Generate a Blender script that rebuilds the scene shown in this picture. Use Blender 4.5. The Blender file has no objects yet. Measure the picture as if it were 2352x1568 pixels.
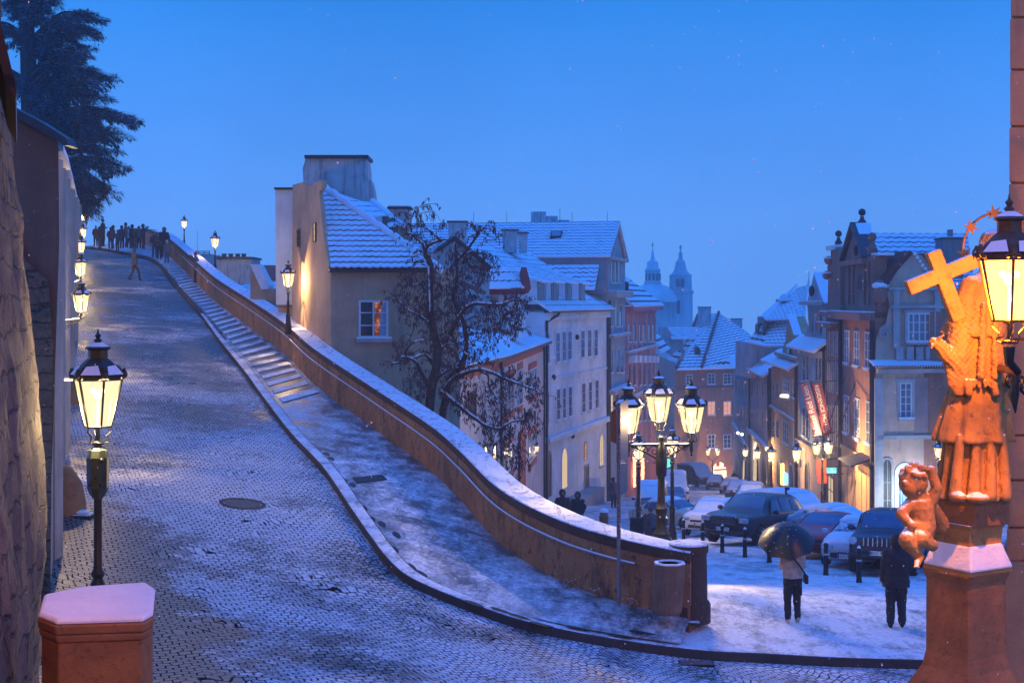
import bpy, bmesh, math, random
import numpy as np
from mathutils import Vector, Matrix, noise
R = math.radians
SC = bpy.context.scene
COL = SC.collection
# ---------------------------------------------------------------- camera
FP = 3267.0            # focal length in units of a 2352 x 1568 frame
HZ = 690.0             # row of the horizon in that frame
cam = bpy.data.cameras.new('camera'); cam_o = bpy.data.objects.new('camera', cam); COL.objects.link(cam_o)
cam.sensor_width = 36; cam.lens = FP/2352*36; cam.shift_y = -(784-HZ)/2352
cam.clip_start = 0.1; cam.clip_end = 5000
cam_o.location = (0, 0, 0); cam_o.rotation_euler = (R(90), 0, 0)
SC.camera = cam_o
# ---------------------------------------------------------------- sky: blue hour under falling snow
SC.view_settings.view_transform = 'Standard'; SC.view_settings.look = 'None'
SC.view_settings.exposure = -0.12; SC.view_settings.gamma = 1
W = bpy.data.worlds.new('World'); SC.world = W; W.use_nodes = True
nt = W.node_tree; nt.nodes.clear()
def wn(t, **k):
    n = nt.nodes.new(t)
    for a, v in k.items(): setattr(n, a, v)
    return n
out = wn('ShaderNodeOutputWorld'); bg = wn('ShaderNodeBackground'); bg2 = wn('ShaderNodeBackground'); addw = wn('ShaderNodeAddShader')
sky = wn('ShaderNodeTexSky', sky_type='NISHITA', sun_disc=False)
sky.sun_elevation = R(-4); sky.sun_rotation = R(200); sky.altitude = 300
tc = wn('ShaderNodeTexCoord'); sep = wn('ShaderNodeSeparateXYZ'); ramp = wn('ShaderNodeValToRGB')
nt.links.new(tc.outputs['Generated'], sep.inputs[0]); nt.links.new(sep.outputs['Z'], ramp.inputs[0])
cr = ramp.color_ramp
SKY = [(0.0, (.145, .41, 1.03)), (.06, (.14, .415, 1.06)), (.13, (.085, .36, 1.02)), (.22, (.016, .275, .90)), (.45, (.05, .33, 1.35)), (1.0, (.05, .35, 1.75))]
cr.elements[0].position = SKY[0][0]; cr.elements[0].color = SKY[0][1]+(1,)
cr.elements[1].position = 1; cr.elements[1].color = SKY[-1][1]+(1,)
for p, c in SKY[1:-1]:
    e = cr.elements.new(p); e.color = c+(1,)
# uneven cloud deck
cn = wn('ShaderNodeTexNoise'); cn.inputs['Scale'].default_value = 3.2; cn.inputs['Detail'].default_value = 6
mr = wn('ShaderNodeMapRange'); mr.inputs['From Min'].default_value = .3; mr.inputs['From Max'].default_value = .7
mr.inputs['To Min'].default_value = .87; mr.inputs['To Max'].default_value = 1.10
nt.links.new(tc.outputs['Generated'], cn.inputs['Vector']); nt.links.new(cn.outputs['Fac'], mr.inputs[0])
nt.links.new(ramp.outputs[0], bg.inputs[0]); nt.links.new(mr.outputs[0], bg.inputs[1])
nt.links.new(sky.outputs[0], bg2.inputs[0]); bg2.inputs[1].default_value = 0.02
nt.links.new(bg.outputs[0], addw.inputs[0]); nt.links.new(bg2.outputs[0], addw.inputs[1]); nt.links.new(addw.outputs[0], out.inputs[0])
sl = bpy.data.lights.new('dusk_sun', 'SUN'); sl.energy = 0.12; sl.angle = R(40); sl.color = (.15, .45, 1.0)
slo = bpy.data.objects.new('dusk_sun', sl); COL.objects.link(slo); slo.rotation_euler = (R(38), 0, R(200))
SC.cycles.max_bounces = 6; SC.cycles.diffuse_bounces = 2; SC.cycles.glossy_bounces = 3
SC.cycles.transparent_max_bounces = 16; SC.cycles.volume_bounces = 1; SC.cycles.transmission_bounces = 3
SC.cycles.sample_clamp_indirect = 4; SC.cycles.caustics_reflective = False; SC.cycles.caustics_refractive = False
SC.cycles.use_denoising = True
# ---------------------------------------------------------------- helpers
def P(X, Y, d): return Vector(((X-1176)/FP*d, d, (HZ-Y)/FP*d))
def px(p): return 1176+p[0]/p[1]*FP, HZ-p[2]/p[1]*FP
def tag(o, label=None, cat=None, group=None, kind=None):
    if label: o['label'] = label
    if cat: o['category'] = cat
    if group: o['group'] = group
    if kind: o['kind'] = kind
    return o
def empty(name, loc=(0, 0, 0), label=None, cat=None, group=None, rz=0):
    o = bpy.data.objects.new(name, None); COL.objects.link(o); o.location = loc; o.rotation_euler = (0, 0, rz)
    o.empty_display_size = .2
    return tag(o, label, cat, group)
def origin_of(p):
    v = Vector((0, 0, 0))
    while p: v = v+p.location; p = p.parent
    return v
class MB:
    """collects shapes, links them as one mesh object"""
    def __init__(s): s.v = []; s.f = []; s.uv = {}; s.mi = {}; s.cur = 0
    def add(s, vs, fs, uvs=None):
        b = len(s.v); s.v += [tuple(v) for v in vs]
        for i, f in enumerate(fs):
            if s.cur: s.mi[len(s.f)] = s.cur
            if uvs: s.uv[len(s.f)] = uvs[i]
            s.f.append(tuple(b+j for j in f))
        return s
    def box(s, c, size, rz=0, taper=1.0):
        x, y, z = size[0]/2, size[1]/2, size[2]/2; ca, sa = math.cos(rz), math.sin(rz); vs = []
        for k, t in ((-z, 1), (z, taper)):
            for i, j in ((-x, -y), (x, -y), (x, y), (-x, y)):
                i *= t; j *= t; vs.append((c[0]+i*ca-j*sa, c[1]+i*sa+j*ca, c[2]+k))
        return s.add(vs, [(3, 2, 1, 0), (4, 5, 6, 7), (0, 1, 5, 4), (1, 2, 6, 5), (2, 3, 7, 6), (3, 0, 4, 7)])
    def prism(s, poly, off):
        """3D polygon extruded by the vector off"""
        n = len(poly); off = Vector(off); a = [Vector(p) for p in poly]; b = [p+off for p in a]
        return s.add(a+b, [tuple(range(n)), tuple(range(2*n-1, n-1, -1))]+[((i+1) % n, i, n+i, n+(i+1) % n) for i in range(n)])
    def tube(s, pts, rad, n=8, caps=True):
        pts = [Vector(p) for p in pts]
        if not hasattr(rad, '__len__'): rad = [rad]*len(pts)
        b = len(s.v); up = None; vs = []; fs = []
        for i, p in enumerate(pts):
            t = (pts[min(i+1, len(pts)-1)]-pts[max(i-1, 0)])
            if t.length < 1e-9: t = Vector((0, 0, 1))
            t.normalize()
            if up is None: up = Vector((0, 0, 1)) if abs(t.z) < .9 else Vector((1, 0, 0))
            a = up-t*up.dot(t)
            if a.length < 1e-5: a = t.orthogonal()
            a.normalize(); up = a; c = t.cross(a)
            for k in range(n):
                w = 2*math.pi*k/n; vs.append(p+(a*math.cos(w)+c*math.sin(w))*rad[i])
        for i in range(len(pts)-1):
            for k in range(n):
                k2 = (k+1) % n; fs.append((i*n+k, i*n+k2, (i+1)*n+k2, (i+1)*n+k))
        if caps: fs += [tuple(range(n-1, -1, -1)), tuple(range((len(pts)-1)*n, len(pts)*n))]
        return s.add(vs, fs)
    def lathe(s, prof, c=(0, 0, 0), n=12, rot=0.0, sx=1, sy=1):
        """prof: list of (radius, z)"""
        vs = []; fs = []
        for r, z in prof:
            for k in range(n):
                w = 2*math.pi*k/n+rot; vs.append((c[0]+r*sx*math.cos(w), c[1]+r*sy*math.sin(w), c[2]+z))
        for i in range(len(prof)-1):
            for k in range(n):
                k2 = (k+1) % n; fs.append((i*n+k, i*n+k2, (i+1)*n+k2, (i+1)*n+k))
        fs += [tuple(range(n-1, -1, -1)), tuple(range((len(prof)-1)*n, len(prof)*n))]
        return s.add(vs, fs)
    def ball(s, c, r, n=10, m=7, sc=(1, 1, 1), M=None):
        vs = []; fs = []; c = Vector(c)
        for i in range(m+1):
            a = math.pi*i/m
            for k in range(n):
                w = 2*math.pi*k/n; p = Vector((r*sc[0]*math.sin(a)*math.cos(w), r*sc[1]*math.sin(a)*math.sin(w), -r*sc[2]*math.cos(a)))
                if M: p = M @ p
                vs.append(c+p)
        for i in range(m):
            for k in range(n):
                k2 = (k+1) % n; fs.append((i*n+k, i*n+k2, (i+1)*n+k2, (i+1)*n+k))
        return s.add(vs, fs)
    def quad(s, a, b, c, d, uv=None): return s.add([a, b, c, d], [(0, 1, 2, 3)], [uv] if uv else None)
    def build(s, name, mat, parent=None, smooth=False, bevel=0, weld=False):
        o0 = origin_of(parent); me = bpy.data.meshes.new(name)
        me.from_pydata([(v[0]-o0.x, v[1]-o0.y, v[2]-o0.z) for v in s.v], [], s.f)
        for m in (mat if isinstance(mat, (list, tuple)) else [mat]): me.materials.append(m)
        if s.uv:
            l = me.uv_layers.new(name='UVMap')
            for fi, uvs in s.uv.items():
                p = me.polygons[fi]
                for j, li in enumerate(p.loop_indices): l.data[li].uv = uvs[j]
        for fi, k in s.mi.items(): me.polygons[fi].material_index = k
        bm = bmesh.new(); bm.from_mesh(me)
        if weld: bmesh.ops.remove_doubles(bm, verts=bm.verts, dist=1e-4)
        if weld != 'open': bmesh.ops.recalc_face_normals(bm, faces=bm.faces)
        bm.to_mesh(me); bm.free()
        if smooth:
            me.polygons.foreach_set('use_smooth', [True]*len(me.polygons))
            if smooth != 'all':
                try: me.set_sharp_from_angle(angle=R(40))
                except Exception: pass
        me.update()
        o = bpy.data.objects.new(name, me); COL.objects.link(o); o.parent = parent
        if bevel:
            m = o.modifiers.new('bevel', 'BEVEL'); m.width = bevel; m.segments = 2; m.limit_method = 'ANGLE'
        return o
KIDS = {}
def copy_tree(o, parent=None, top=True):
    c = o.copy(); COL.objects.link(c)
    if not top: c.parent = parent
    for ch in [x for x in bpy.data.objects if x.parent == o]: copy_tree(ch, c, False)
    return c
def remeshed(mb, voxel, name, mat, parent=None, smooth_it=4, disp=None):
    """melts overlapping shapes into one continuous skin"""
    o = mb.build(name+'_src', mat, None)
    m = o.modifiers.new('r', 'REMESH'); m.mode = 'VOXEL'; m.voxel_size = voxel
    m2 = o.modifiers.new('s', 'SMOOTH'); m2.iterations = smooth_it; m2.factor = .5
    dg = bpy.context.evaluated_depsgraph_get(); dg.update()
    me = bpy.data.meshes.new_from_object(o.evaluated_get(dg)); bpy.data.objects.remove(o)
    me.name = name
    if disp:
        nv = len(me.vertices); cn_ = [(v.co.copy(), v.normal.copy()) for v in me.vertices]
        me.vertices.foreach_set('co', [q for c, n_ in cn_ for q in (c+n_*disp(c, n_))])
    me.polygons.foreach_set('use_smooth', [True]*len(me.polygons))
    if not me.materials: me.materials.append(mat)
    o0 = origin_of(parent)
    for v in me.vertices: v.co = v.co-o0
    q = bpy.data.objects.new(name, me); COL.objects.link(q); q.parent = parent
    return q
def catmull(pts, k=6):
    pts = [np.array(p, float) for p in pts]; o = []
    for i in range(len(pts)-1):
        p0, p1, p2, p3 = pts[max(i-1, 0)], pts[i], pts[i+1], pts[min(i+2, len(pts)-1)]
        for j in range(k):
            t = j/k
            o.append(.5*((2*p1)+(-p0+p2)*t+(2*p0-5*p1+4*p2-p3)*t*t+(-p0+3*p1-3*p2+p3)*t**3))
    o.append(pts[-1]); return [Vector(p) for p in o]
# ---------------------------------------------------------------- materials
class N:
    def __init__(s, name):
        s.m = bpy.data.materials.new(name); s.m.use_nodes = True; s.t = s.m.node_tree; s.t.nodes.clear()
        s.out = s.t.nodes.new('ShaderNodeOutputMaterial'); s.tc = s.t.nodes.new('ShaderNodeTexCoord')
    def n(s, t, ins=None, **k):
        q = s.t.nodes.new(t)
        for a, v in k.items(): setattr(q, a, v)
        for a, v in (ins or {}).items():
            if hasattr(v, 'is_linked') or isinstance(v, bpy.types.NodeSocket): s.t.links.new(v, q.inputs[a])
            elif isinstance(v, bpy.types.Node): s.t.links.new(v.outputs[0], q.inputs[a])
            else:
                if isinstance(v, (tuple, list)) and len(v) == 3 and q.inputs[a].type == 'RGBA': v = tuple(v)+(1,)
                q.inputs[a].default_value = v
        return q
    def obj(s, scale=(1, 1, 1), rot=(0, 0, 0)):
        return s.n('ShaderNodeMapping', {0: s.tc.outputs['Object'], 3: scale, 2: rot})
    def noise(s, vec, sc, det=4, rough=.6, dist=0):
        return s.n('ShaderNodeTexNoise', {'Vector': vec, 'Scale': sc, 'Detail': det, 'Roughness': rough, 'Distortion': dist}).outputs['Fac']
    def rng(s, v, a, b, c=0, d=1): return s.n('ShaderNodeMapRange', {0: v, 1: a, 2: b, 3: c, 4: d}).outputs[0]
    def math(s, op, a, b=0): return s.n('ShaderNodeMath', {0: a, 1: b}, operation=op).outputs[0]
    def mix(s, f, a, b): return s.n('ShaderNodeMix', {0: f, 6: a, 7: b}, data_type='RGBA').outputs[2]
    def bump(s, h, st=.3, dist=.02): return s.n('ShaderNodeBump', {'Strength': st, 'Distance': dist, 'Height': h}).outputs[0]
    def pbr(s, col, rough=.7, nrm=None, **k):
        i = {'Base Color': col, 'Roughness': rough}; i.update(k)
        if nrm is not None: i['Normal'] = nrm
        p = s.n('ShaderNodeBsdfPrincipled', i); s.t.links.new(p.outputs[0], s.out.inputs[0]); return s.m
def tcol(c, k): return tuple(min(1, x*k) for x in c)
SNOW = (.80, .81, .84)
def plain(name, c, rough=.6, var=.15, sc=6, metal=0, bump=.0):
    m = N(name); v = m.obj(); f = m.noise(v, sc, 5)
    return m.pbr(m.mix(m.rng(f, .3, .7), tcol(c, 1-var), tcol(c, 1+var)), rough, m.bump(m.noise(v, sc*6), bump, .01) if bump else None, Metallic=metal)
def plaster(name, c, dirt=(.10, .08, .06), amt=.5, sc=1.0, bump=.25, snowy=0):
    """old lime plaster: broad patches, runs of dirt down the wall, fine grit"""
    m = N(name); v = m.obj(); vs = m.obj((3.0*sc, 3.0*sc, .35*sc))
    big = m.noise(v, .8*sc, 5, .65); runs = m.noise(vs, 1.2, 5, .7); fine = m.noise(v, 22*sc, 4, .7)
    col = m.mix(m.rng(big, .35, .65), tcol(c, .78), tcol(c, 1.15))
    col = m.mix(m.math('MULTIPLY', m.rng(runs, .5, .78), amt), col, dirt)
    col = m.mix(m.math('MULTIPLY', m.rng(m.noise(v, 3.2*sc, 6, .75), .6, .78), amt*.8), col, tcol(dirt, 1.4))
    if snowy:
        col = m.mix(m.math('MULTIPLY', m.rng(m.noise(v, 9*sc, 6, .8), .62, .72), snowy), col, SNOW)
    return m.pbr(col, .85, m.bump(m.math('ADD', fine, m.math('MULTIPLY', big, 2.0)), bump, .03))
def tiles(name, tile=(.30, .10, .06), w=.30, h=.36, snow=.85, depth=.22):
    """courses of clay tiles, UV in metres, under a thin layer of snow that leaves the lower edges bare"""
    m = N(name); uv = m.n('ShaderNodeSeparateXYZ', {0: m.tc.outputs['UV']})
    u = uv.outputs[0]; v = uv.outputs[1]
    nz = m.noise(m.tc.outputs['UV'], 1.3, 5, .65); nz2 = m.noise(m.tc.outputs['UV'], 6, 3)
    su = m.math('ABSOLUTE', m.math('SINE', m.math('MULTIPLY', u, math.pi/w)))
    t = m.math('FRACT', m.math('ADD', m.math('DIVIDE', v, h), m.math('ADD', m.math('MULTIPLY', su, depth), m.math('MULTIPLY', nz2, .12))))
    edge = m.math('GREATER_THAN', m.math('ADD', t, m.math('MULTIPLY', m.math('SUBTRACT', nz, .5), .5)), snow)
    bare = m.rng(nz, .72, .8)
    f = m.math('MAXIMUM', edge, m.math('MULTIPLY', bare, .8))
    col = m.mix(f, SNOW, m.mix(nz2, tcol(tile, .25), tcol(tile, .8)))
    hgt = m.math('ADD', m.math('MULTIPLY', t, -1.0), m.math('MULTIPLY', su, .5))
    return m.pbr(col, .8, m.bump(hgt, .6, .05))
M = {}
M['snow'] = (lambda m: m.pbr(m.mix(m.rng(m.noise(m.obj(), 5, 5), .3, .7), (.74, .75, .79), (.84, .85, .87)), .9, m.bump(m.noise(m.obj(), 14, 6, .7), .5, .03)))(N('snow'))
def trodden(name, base=(.09, .095, .10), thr=.46, sc=.9):
    """thin snow worn off in streaks"""
    m = N(name); v = m.obj(); st = m.obj((1.0, .35, .35), (0, 0, R(-62)))
    a = m.noise(v, sc, 8, .72); b = m.noise(st, 2.2, 8, .75); c = m.noise(v, 12, 6, .7)
    s = m.math('ADD', m.math('MULTIPLY', a, .45), m.math('ADD', m.math('MULTIPLY', b, .35), m.math('MULTIPLY', c, .2)))
    f = m.rng(s, thr-.06, thr+.08)
    col = m.mix(f, base, m.mix(m.rng(c, .3, .7), (.58, .59, .62), (.80, .81, .85)))
    return m.pbr(col, m.rng(f, 0, 1, .38, .9), m.bump(m.math('ADD', m.math('MULTIPLY', f, .6), c), .4, .02))
M['pavement'] = trodden('pavement_snow', thr=.435, sc=1.6)
M['ramp'] = trodden('ramp_snow', base=(.10, .105, .11), thr=.505, sc=.8)
M['street'] = trodden('street_snow', base=(.06, .062, .07), thr=.47, sc=.6)
def cobble():
    m = N('cobbles'); v = m.obj()
    s = m.n('ShaderNodeSeparateXYZ', {0: v}); x = s.outputs[0]; y = s.outputs[1]
    wob = m.noise(v, .35, 3); wob2 = m.noise(v, 3.0, 3)
    # rows laid in arcs (segment paving)
    xx = m.math('ADD', m.math('MULTIPLY', x, .94), m.math('MULTIPLY', y, .34))
    yy = m.math('SUBTRACT', m.math('MULTIPLY', y, .94), m.math('MULTIPLY', x, .34))
    arc = m.math('MULTIPLY', m.math('ABSOLUTE', m.math('SINE', m.math('ADD', m.math('MULTIPLY', xx, 1.35), m.math('MULTIPLY', wob, 5)))), .62)
    u = m.math('ADD', xx, m.math('MULTIPLY', wob2, .10))
    w = m.math('ADD', yy, m.math('ADD', arc, m.math('ADD', m.math('MULTIPLY', wob, 1.2), m.math('MULTIPLY', wob2, .11))))
    vec = m.n('ShaderNodeCombineXYZ', {0: u, 1: w})
    br = m.n('ShaderNodeTexBrick', {'Vector': vec, 'Color1': (.2, .2, .2), 'Color2': (.8, .8, .8), 'Mortar': (0, 0, 0), 'Scale': 1.0, 'Mortar Size': .014, 'Mortar Smooth': .25, 'Bias': 0, 'Brick Width': .19, 'Row Height': .155}, offset=.5)
    cell = m.n('ShaderNodeSeparateColor', {0: br.outputs['Color']}).outputs[0]; mort = br.outputs['Fac']
    big = m.noise(v, .22, 5, .65); med = m.noise(v, .9, 6, .75); fin = m.noise(v, 9, 5, .75)
    # snow lies on the stones where it has not been melted by traffic; the far half is wetter
    far = m.rng(y, 34, 62, 0, .085)
    s2 = m.math('ADD', m.math('MULTIPLY', big, .45), m.math('ADD', m.math('MULTIPLY', med, .3), m.math('MULTIPLY', fin, .25)))
    s2 = m.math('SUBTRACT', m.math('ADD', s2, m.math('MULTIPLY', cell, .05)), far)
    left = m.rng(m.math('ADD', m.math('ADD', x, m.math('MULTIPLY', y, .30)), m.math('MULTIPLY', m.math('SUBTRACT', med, .5), 3)), 2.4, .7, 0, .26)
    nearleft = m.math('MULTIPLY', left, m.rng(y, 31, 27, 0, 1))
    f = m.rng(m.math('SUBTRACT', s2, nearleft), .43, .535)
    stone = m.mix(cell, (.03, .032, .038), (.10, .10, .105))
    sn = m.mix(m.rng(fin, .3, .7), (.40, .42, .46), (.78, .80, .86))
    col = m.mix(m.math('MULTIPLY', f, .92), stone, sn)
    joint = m.math('MULTIPLY', mort, m.rng(m.noise(v, 2.0, 4, .7), .30, .50, .25, 1))
    col = m.mix(joint, col, (.012, .013, .016))
    h = m.math('SUBTRACT', m.math('ADD', m.math('MULTIPLY', cell, .25), m.math('MULTIPLY', fin, .3)), mort)
    rough = m.rng(m.math('ADD', f, m.math('MULTIPLY', fin, .3)), .1, 1, .28, .85)
    rough = m.math('MAXIMUM', rough, m.math('MULTIPLY', joint, .95)); rough = m.math('ADD', rough, m.math('MULTIPLY', cell, .15))
    return m.pbr(col, rough, m.bump(h, 1.0, .035), **{'Specular IOR Level': m.math('SUBTRACT', .55, m.math('MULTIPLY', joint, .55))})
M['cobbles'] = cobble()
M['street_cobble'] = M['street']
M['kerb'] = plaster('kerb_granite', (.05, .043, .04), (.02, .015, .012), .5, 3, .5)
def wall_plaster():
    m = N('wall_ochre'); v = m.obj(); vs = m.obj((1.0, 1.0, .35)); a = m.noise(v, .55, 6, .7); b = m.noise(v, 2.6, 6, .75); r = m.noise(vs, 1.5, 7, .8); g = m.noise(v, 18, 4, .7)
    col = m.mix(m.rng(a, .36, .62), (.30, .13, .05), (.50, .24, .09)); col = m.mix(m.math('MULTIPLY', m.rng(b, .48, .66), .55), col, (.40, .25, .14))
    col = m.mix(m.math('MULTIPLY', m.rng(r, .50, .66), .85), col, (.045, .028, .018)); col = m.mix(m.math('MULTIPLY', m.rng(m.noise(v, 5.5, 5, .8), .56, .66), .9), col, (.035, .022, .015))
    return m.pbr(col, .85, m.bump(m.math('ADD', g, m.math('MULTIPLY', b, 3)), .5, .04))
M['wall_ochre'] = wall_plaster()
M['coping'] = plaster('coping_stone', (.085, .05, .03), (.02, .013, .01), .6, 2, .6)
M['metal'] = plain('black_iron', (.022, .024, .022), .38, .3, 10, .6)
M['metal_green'] = plain('green_iron', (.035, .05, .035), .4, .3, 10, .5)
M['pipe'] = plain('grey_pipe', (.22, .22, .23), .4, .2, 10, .4)
M['gutter'] = plain('gutter_metal', (.04, .04, .045), .5, .2, 5, .5)
def glow(name, c, st, see=.75):
    m = N(name); e = m.n('ShaderNodeEmission', {0: c, 1: st}); t = m.n('ShaderNodeBsdfTransparent', {0: (see, see, see)})
    a = m.n('ShaderNodeAddShader', {0: e, 1: t}); m.t.links.new(a.outputs[0], m.out.inputs[0])
    m.m.cycles.emission_sampling = 'NONE'; return m.m
def emit(name, c, st):
    m = N(name); e = m.n('ShaderNodeEmission', {0: c, 1: st}); m.t.links.new(e.outputs[0], m.out.inputs[0]); m.m.cycles.emission_sampling = 'NONE'; return m.m
M['lamp_glass'] = glow('lantern_glass', (1, .72, .38), 1.0, .45)
M['lamp_glass_bright'] = glow('lantern_glass_bright', (1, .50, .09), 4.0, .4)
M['bulb'] = emit('gas_mantle', (1, .86, .58), 6)
M['bulb_orange'] = emit('sodium_bulb', (1, .78, .35), 12)
def glassy(name, c=(.03, .04, .05)):
    m = N(name); f = m.noise(m.obj(), 1.5, 3)
    return m.pbr(m.mix(f, tcol(c, .5), tcol(c, 1.8)), .12, None, **{'Specular IOR Level': .8})
M['glass'] = glassy('window_glass')
M['glass_pale'] = glassy('window_glass_pale', (.12, .14, .17))
M['frame'] = plain('white_paint', (.62, .62, .60), .5, .08)
M['frame_dark'] = plain('dark_paint', (.10, .08, .06), .5, .15)
# ---------------------------------------------------------------- ground
WB = [(1585, 1420, 26.6), (1500, 1402, 26.9), (1400, 1375, 27.6), (1300, 1338, 28.8), (1200, 1285, 30.5), (1130, 1230, 32.4), (1060, 1150, 35.3),
      (990, 1082, 38), (860, 985, 42.5), (722, 882, 48.5), (655, 815, 55), (575, 753, 62), (497, 694, 72), (445, 643, 83), (405, 603, 93), (375, 577, 103), (335, 562, 115), (290, 556, 126)]
CB = [(2560, 1524, 25.5), (2300, 1520, 25.5), (2125, 1514.6, 25.55), (1923, 1509, 25.5), (1757, 1500, 25.5), (1603, 1491.6, 25.47), (1411, 1466, 25.7), (1212, 1427, 25.93), (1060, 1376, 26.7), (944, 1326, 27.6),
      (892, 1284, 28.6), (850, 1230, 30.1), (805, 1165, 32.2), (740, 1070, 36.1), (665, 990, 40.3), (600, 905, 46.3), (560, 850, 51), (500, 775, 60.5), (460, 720, 69), (400, 652, 82), (365, 607, 94),
      (335, 591, 100), (290, 581, 106), (235, 571, 113), (190, 566, 118)]
wall_base = catmull([P(*p) for p in WB], 8)
curb = catmull([P(*p) for p in CB], 8)
def tps(ctrl):
    A = np.array(ctrl, float); n = len(A); xy = A[:, :2]
    def U(r2): return np.where(r2 > 1e-9, r2*np.log(r2+1e-12), 0)
    K = U(((xy[:, None]-xy[None])**2).sum(-1))+np.eye(n)*2.0
    Pm = np.c_[np.ones(n), xy]; L = np.block([[K, Pm], [Pm.T, np.zeros((3, 3))]])
    w = np.linalg.solve(L, np.r_[A[:, 2], 0, 0, 0])
    def f(x, y):
        x = np.asarray(x, float); y = np.asarray(y, float)
        r2 = (x[..., None]-xy[:, 0])**2+(y[..., None]-xy[:, 1])**2
        return U(r2) @ w[:n]+w[n]+w[n+1]*x+w[n+2]*y
    return f
KERB_H = .17
ctrl = [(p.x, p.y, p.z-KERB_H) for p in curb[::6]]
for d, z in ((8, -4.5), (15, -4.5), (20, -4.6), (25, -4.5), (30, -4.25), (36, -3.8), (46, -2.75), (61, -1.2), (82, 1.1), (100, 3.1), (118, 4.4), (130, 5.0)):
    ctrl.append((-.3*d-.55, d, z))
ctrl += [(0, 18, -5.4), (0, 12, -5.3), (6, 18, -6.3), (6, 12, -6.2), (-3, 10, -4.9), (12, 18, -6.6), (-8, 5, -4.4), (0, 4, -5.2), (10, 4, -6.2)]
road_z = tps(ctrl)
def rz(x, y): return float(road_z(x, y))
def hit(X, Y, f=None, d0=8, d1=140):
    """first point of the ray through a frame position that meets the surface f"""
    f = f or rz; d = d0
    while d < d1:
        p = P(X, Y, d)
        if p.z <= f(p.x, p.y):
            lo, hi = d-1, d
            for _ in range(12):
                m_ = (lo+hi)/2; p = P(X, Y, m_)
                if p.z <= f(p.x, p.y): hi = m_
                else: lo = m_
            return P(X, Y, hi)
        d += 1
    return P(X, Y, d1)
def line_x(line, y):
    """x of a polyline at distance y (first crossing)"""
    for a, b in zip(line, line[1:]):
        if min(a.y, b.y) <= y <= max(a.y, b.y) and abs(a.y-b.y) > 1e-6: return a.x+(b.x-a.x)*(y-a.y)/(b.y-a.y)
    return line[-1].x
# plaza and the street that runs down to the right
sctrl = [(p.x, p.y, p.z) for p in curb[:60:6]]
for p in wall_base[:14:4]: sctrl.append((p.x, p.y, p.z))
for d in (30, 36, 44, 55, 70, 90, 120, 160, 210, 260):
    for x in (-14, -2, 10, 24, 40):
        if d < 36 and x < 4: continue
        sctrl.append((x, d, -3.4-.11*d+(.25 if d == 30 else 0)))
street_z = tps(sctrl)
def sz(x, y): return float(street_z(x, y))
def grid_mesh(name, mat, f, xs, ys, keep=None, parent=None):
    X, Y = np.meshgrid(xs, ys); Z = f(X, Y); mb = MB(); nx = len(xs)
    vs = [(X[j, i], Y[j, i], Z[j, i]) for j in range(len(ys)) for i in range(nx)]
    fs = []
    for j in range(len(ys)-1):
        for i in range(nx-1):
            if keep and not keep((xs[i]+xs[i+1])/2, (ys[j]+ys[j+1])/2): continue
            fs.append((j*nx+i, j*nx+i+1, (j+1)*nx+i+1, (j+1)*nx+i))
    mb.add(vs, fs); o = mb.build(name, mat, parent, smooth='all', weld='open'); tag(o, kind='structure'); return o
# road: strips from the left walls to the kerb
mb = MB(); rows = []
near = [Vector((14, y, 0)) for y in ()]
NST = 40
cpts = [p for p in curb]
left = []
for i, p in enumerate(cpts):
    t = i/(len(cpts)-1)
    if p.y < 30.5 and p.x > -3.5:   # foreground: run the strips straight towards the camera
        left.append(Vector((p.x*.9-1.0*(1-t), 2.0, 0)))
    else: left.append(None)
kf = next(i for i, q in enumerate(left) if q is None)
for i in range(kf, len(cpts)):
    u = (i-kf)/(len(cpts)-1-kf); yl = 2+(cpts[-1].y+4-2)*u**1.5
    left[i] = Vector((-.3*yl-2.2, yl, 0))
for i in range(kf):    # sweep the near ends between the right edge and the left wall
    u = i/kf; left[i] = Vector((12+(-2.8-12)*u, 2.0, 0))
vs = []; fs = []
for i, p in enumerate(cpts):
    q = left[i]
    for k in range(NST+1):
        t = k/NST; x = p.x+(q.x-p.x)*t; y = p.y+(q.y-p.y)*t; vs.append((x, y, rz(x, y)+(0.0)))
for i in range(len(cpts)-1):
    for k in range(NST):
        a = i*(NST+1)+k; fs.append((a, a+1, a+NST+2, a+NST+1))
mb.add(vs, fs); o = mb.build('road', M['cobbles'], smooth='all', weld='open'); tag(o, kind='structure')
# kerb: granite blocks
def ribbon(line, offs, name, mat, kind='structure', parent=None, smooth=True):
    """sweep a cross-section [(side, up)...] along a line; side is to the right of travel"""
    vs = []; n = len(offs); fs = []
    for i, p in enumerate(line):
        t = line[min(i+1, len(line)-1)]-line[max(i-1, 0)]; t.z = 0; t.normalize(); s = Vector((t.y, -t.x, 0))
        for a, b in offs: vs.append(p+s*a+Vector((0, 0, b)))
    for i in range(len(line)-1):
        for k in range(n-1): fs.append((i*n+k, i*n+k+1, (i+1)*n+k+1, (i+1)*n+k))
    fs += [tuple(range(n)), tuple(range(len(line)*n-1, (len(line)-1)*n-1, -1))]
    mb = MB(); mb.add(vs, fs); o = mb.build(name, mat, parent, smooth=smooth)
    if kind: tag(o, kind=kind)
    return o
# travel runs from the plaza to the top of the hill: the walkway is on the right
ribbon(curb, [(.0, -.6), (.0, -.02), (.02, .0), (.30, .004), (.30, -.6)], 'kerb', M['kerb'])
ribbon([p for p in curb if p.y < 70], [(.012, .0), (.02, .010), (.27, .012), (.29, .0)], 'kerb_snow', M['pavement'])
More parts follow.
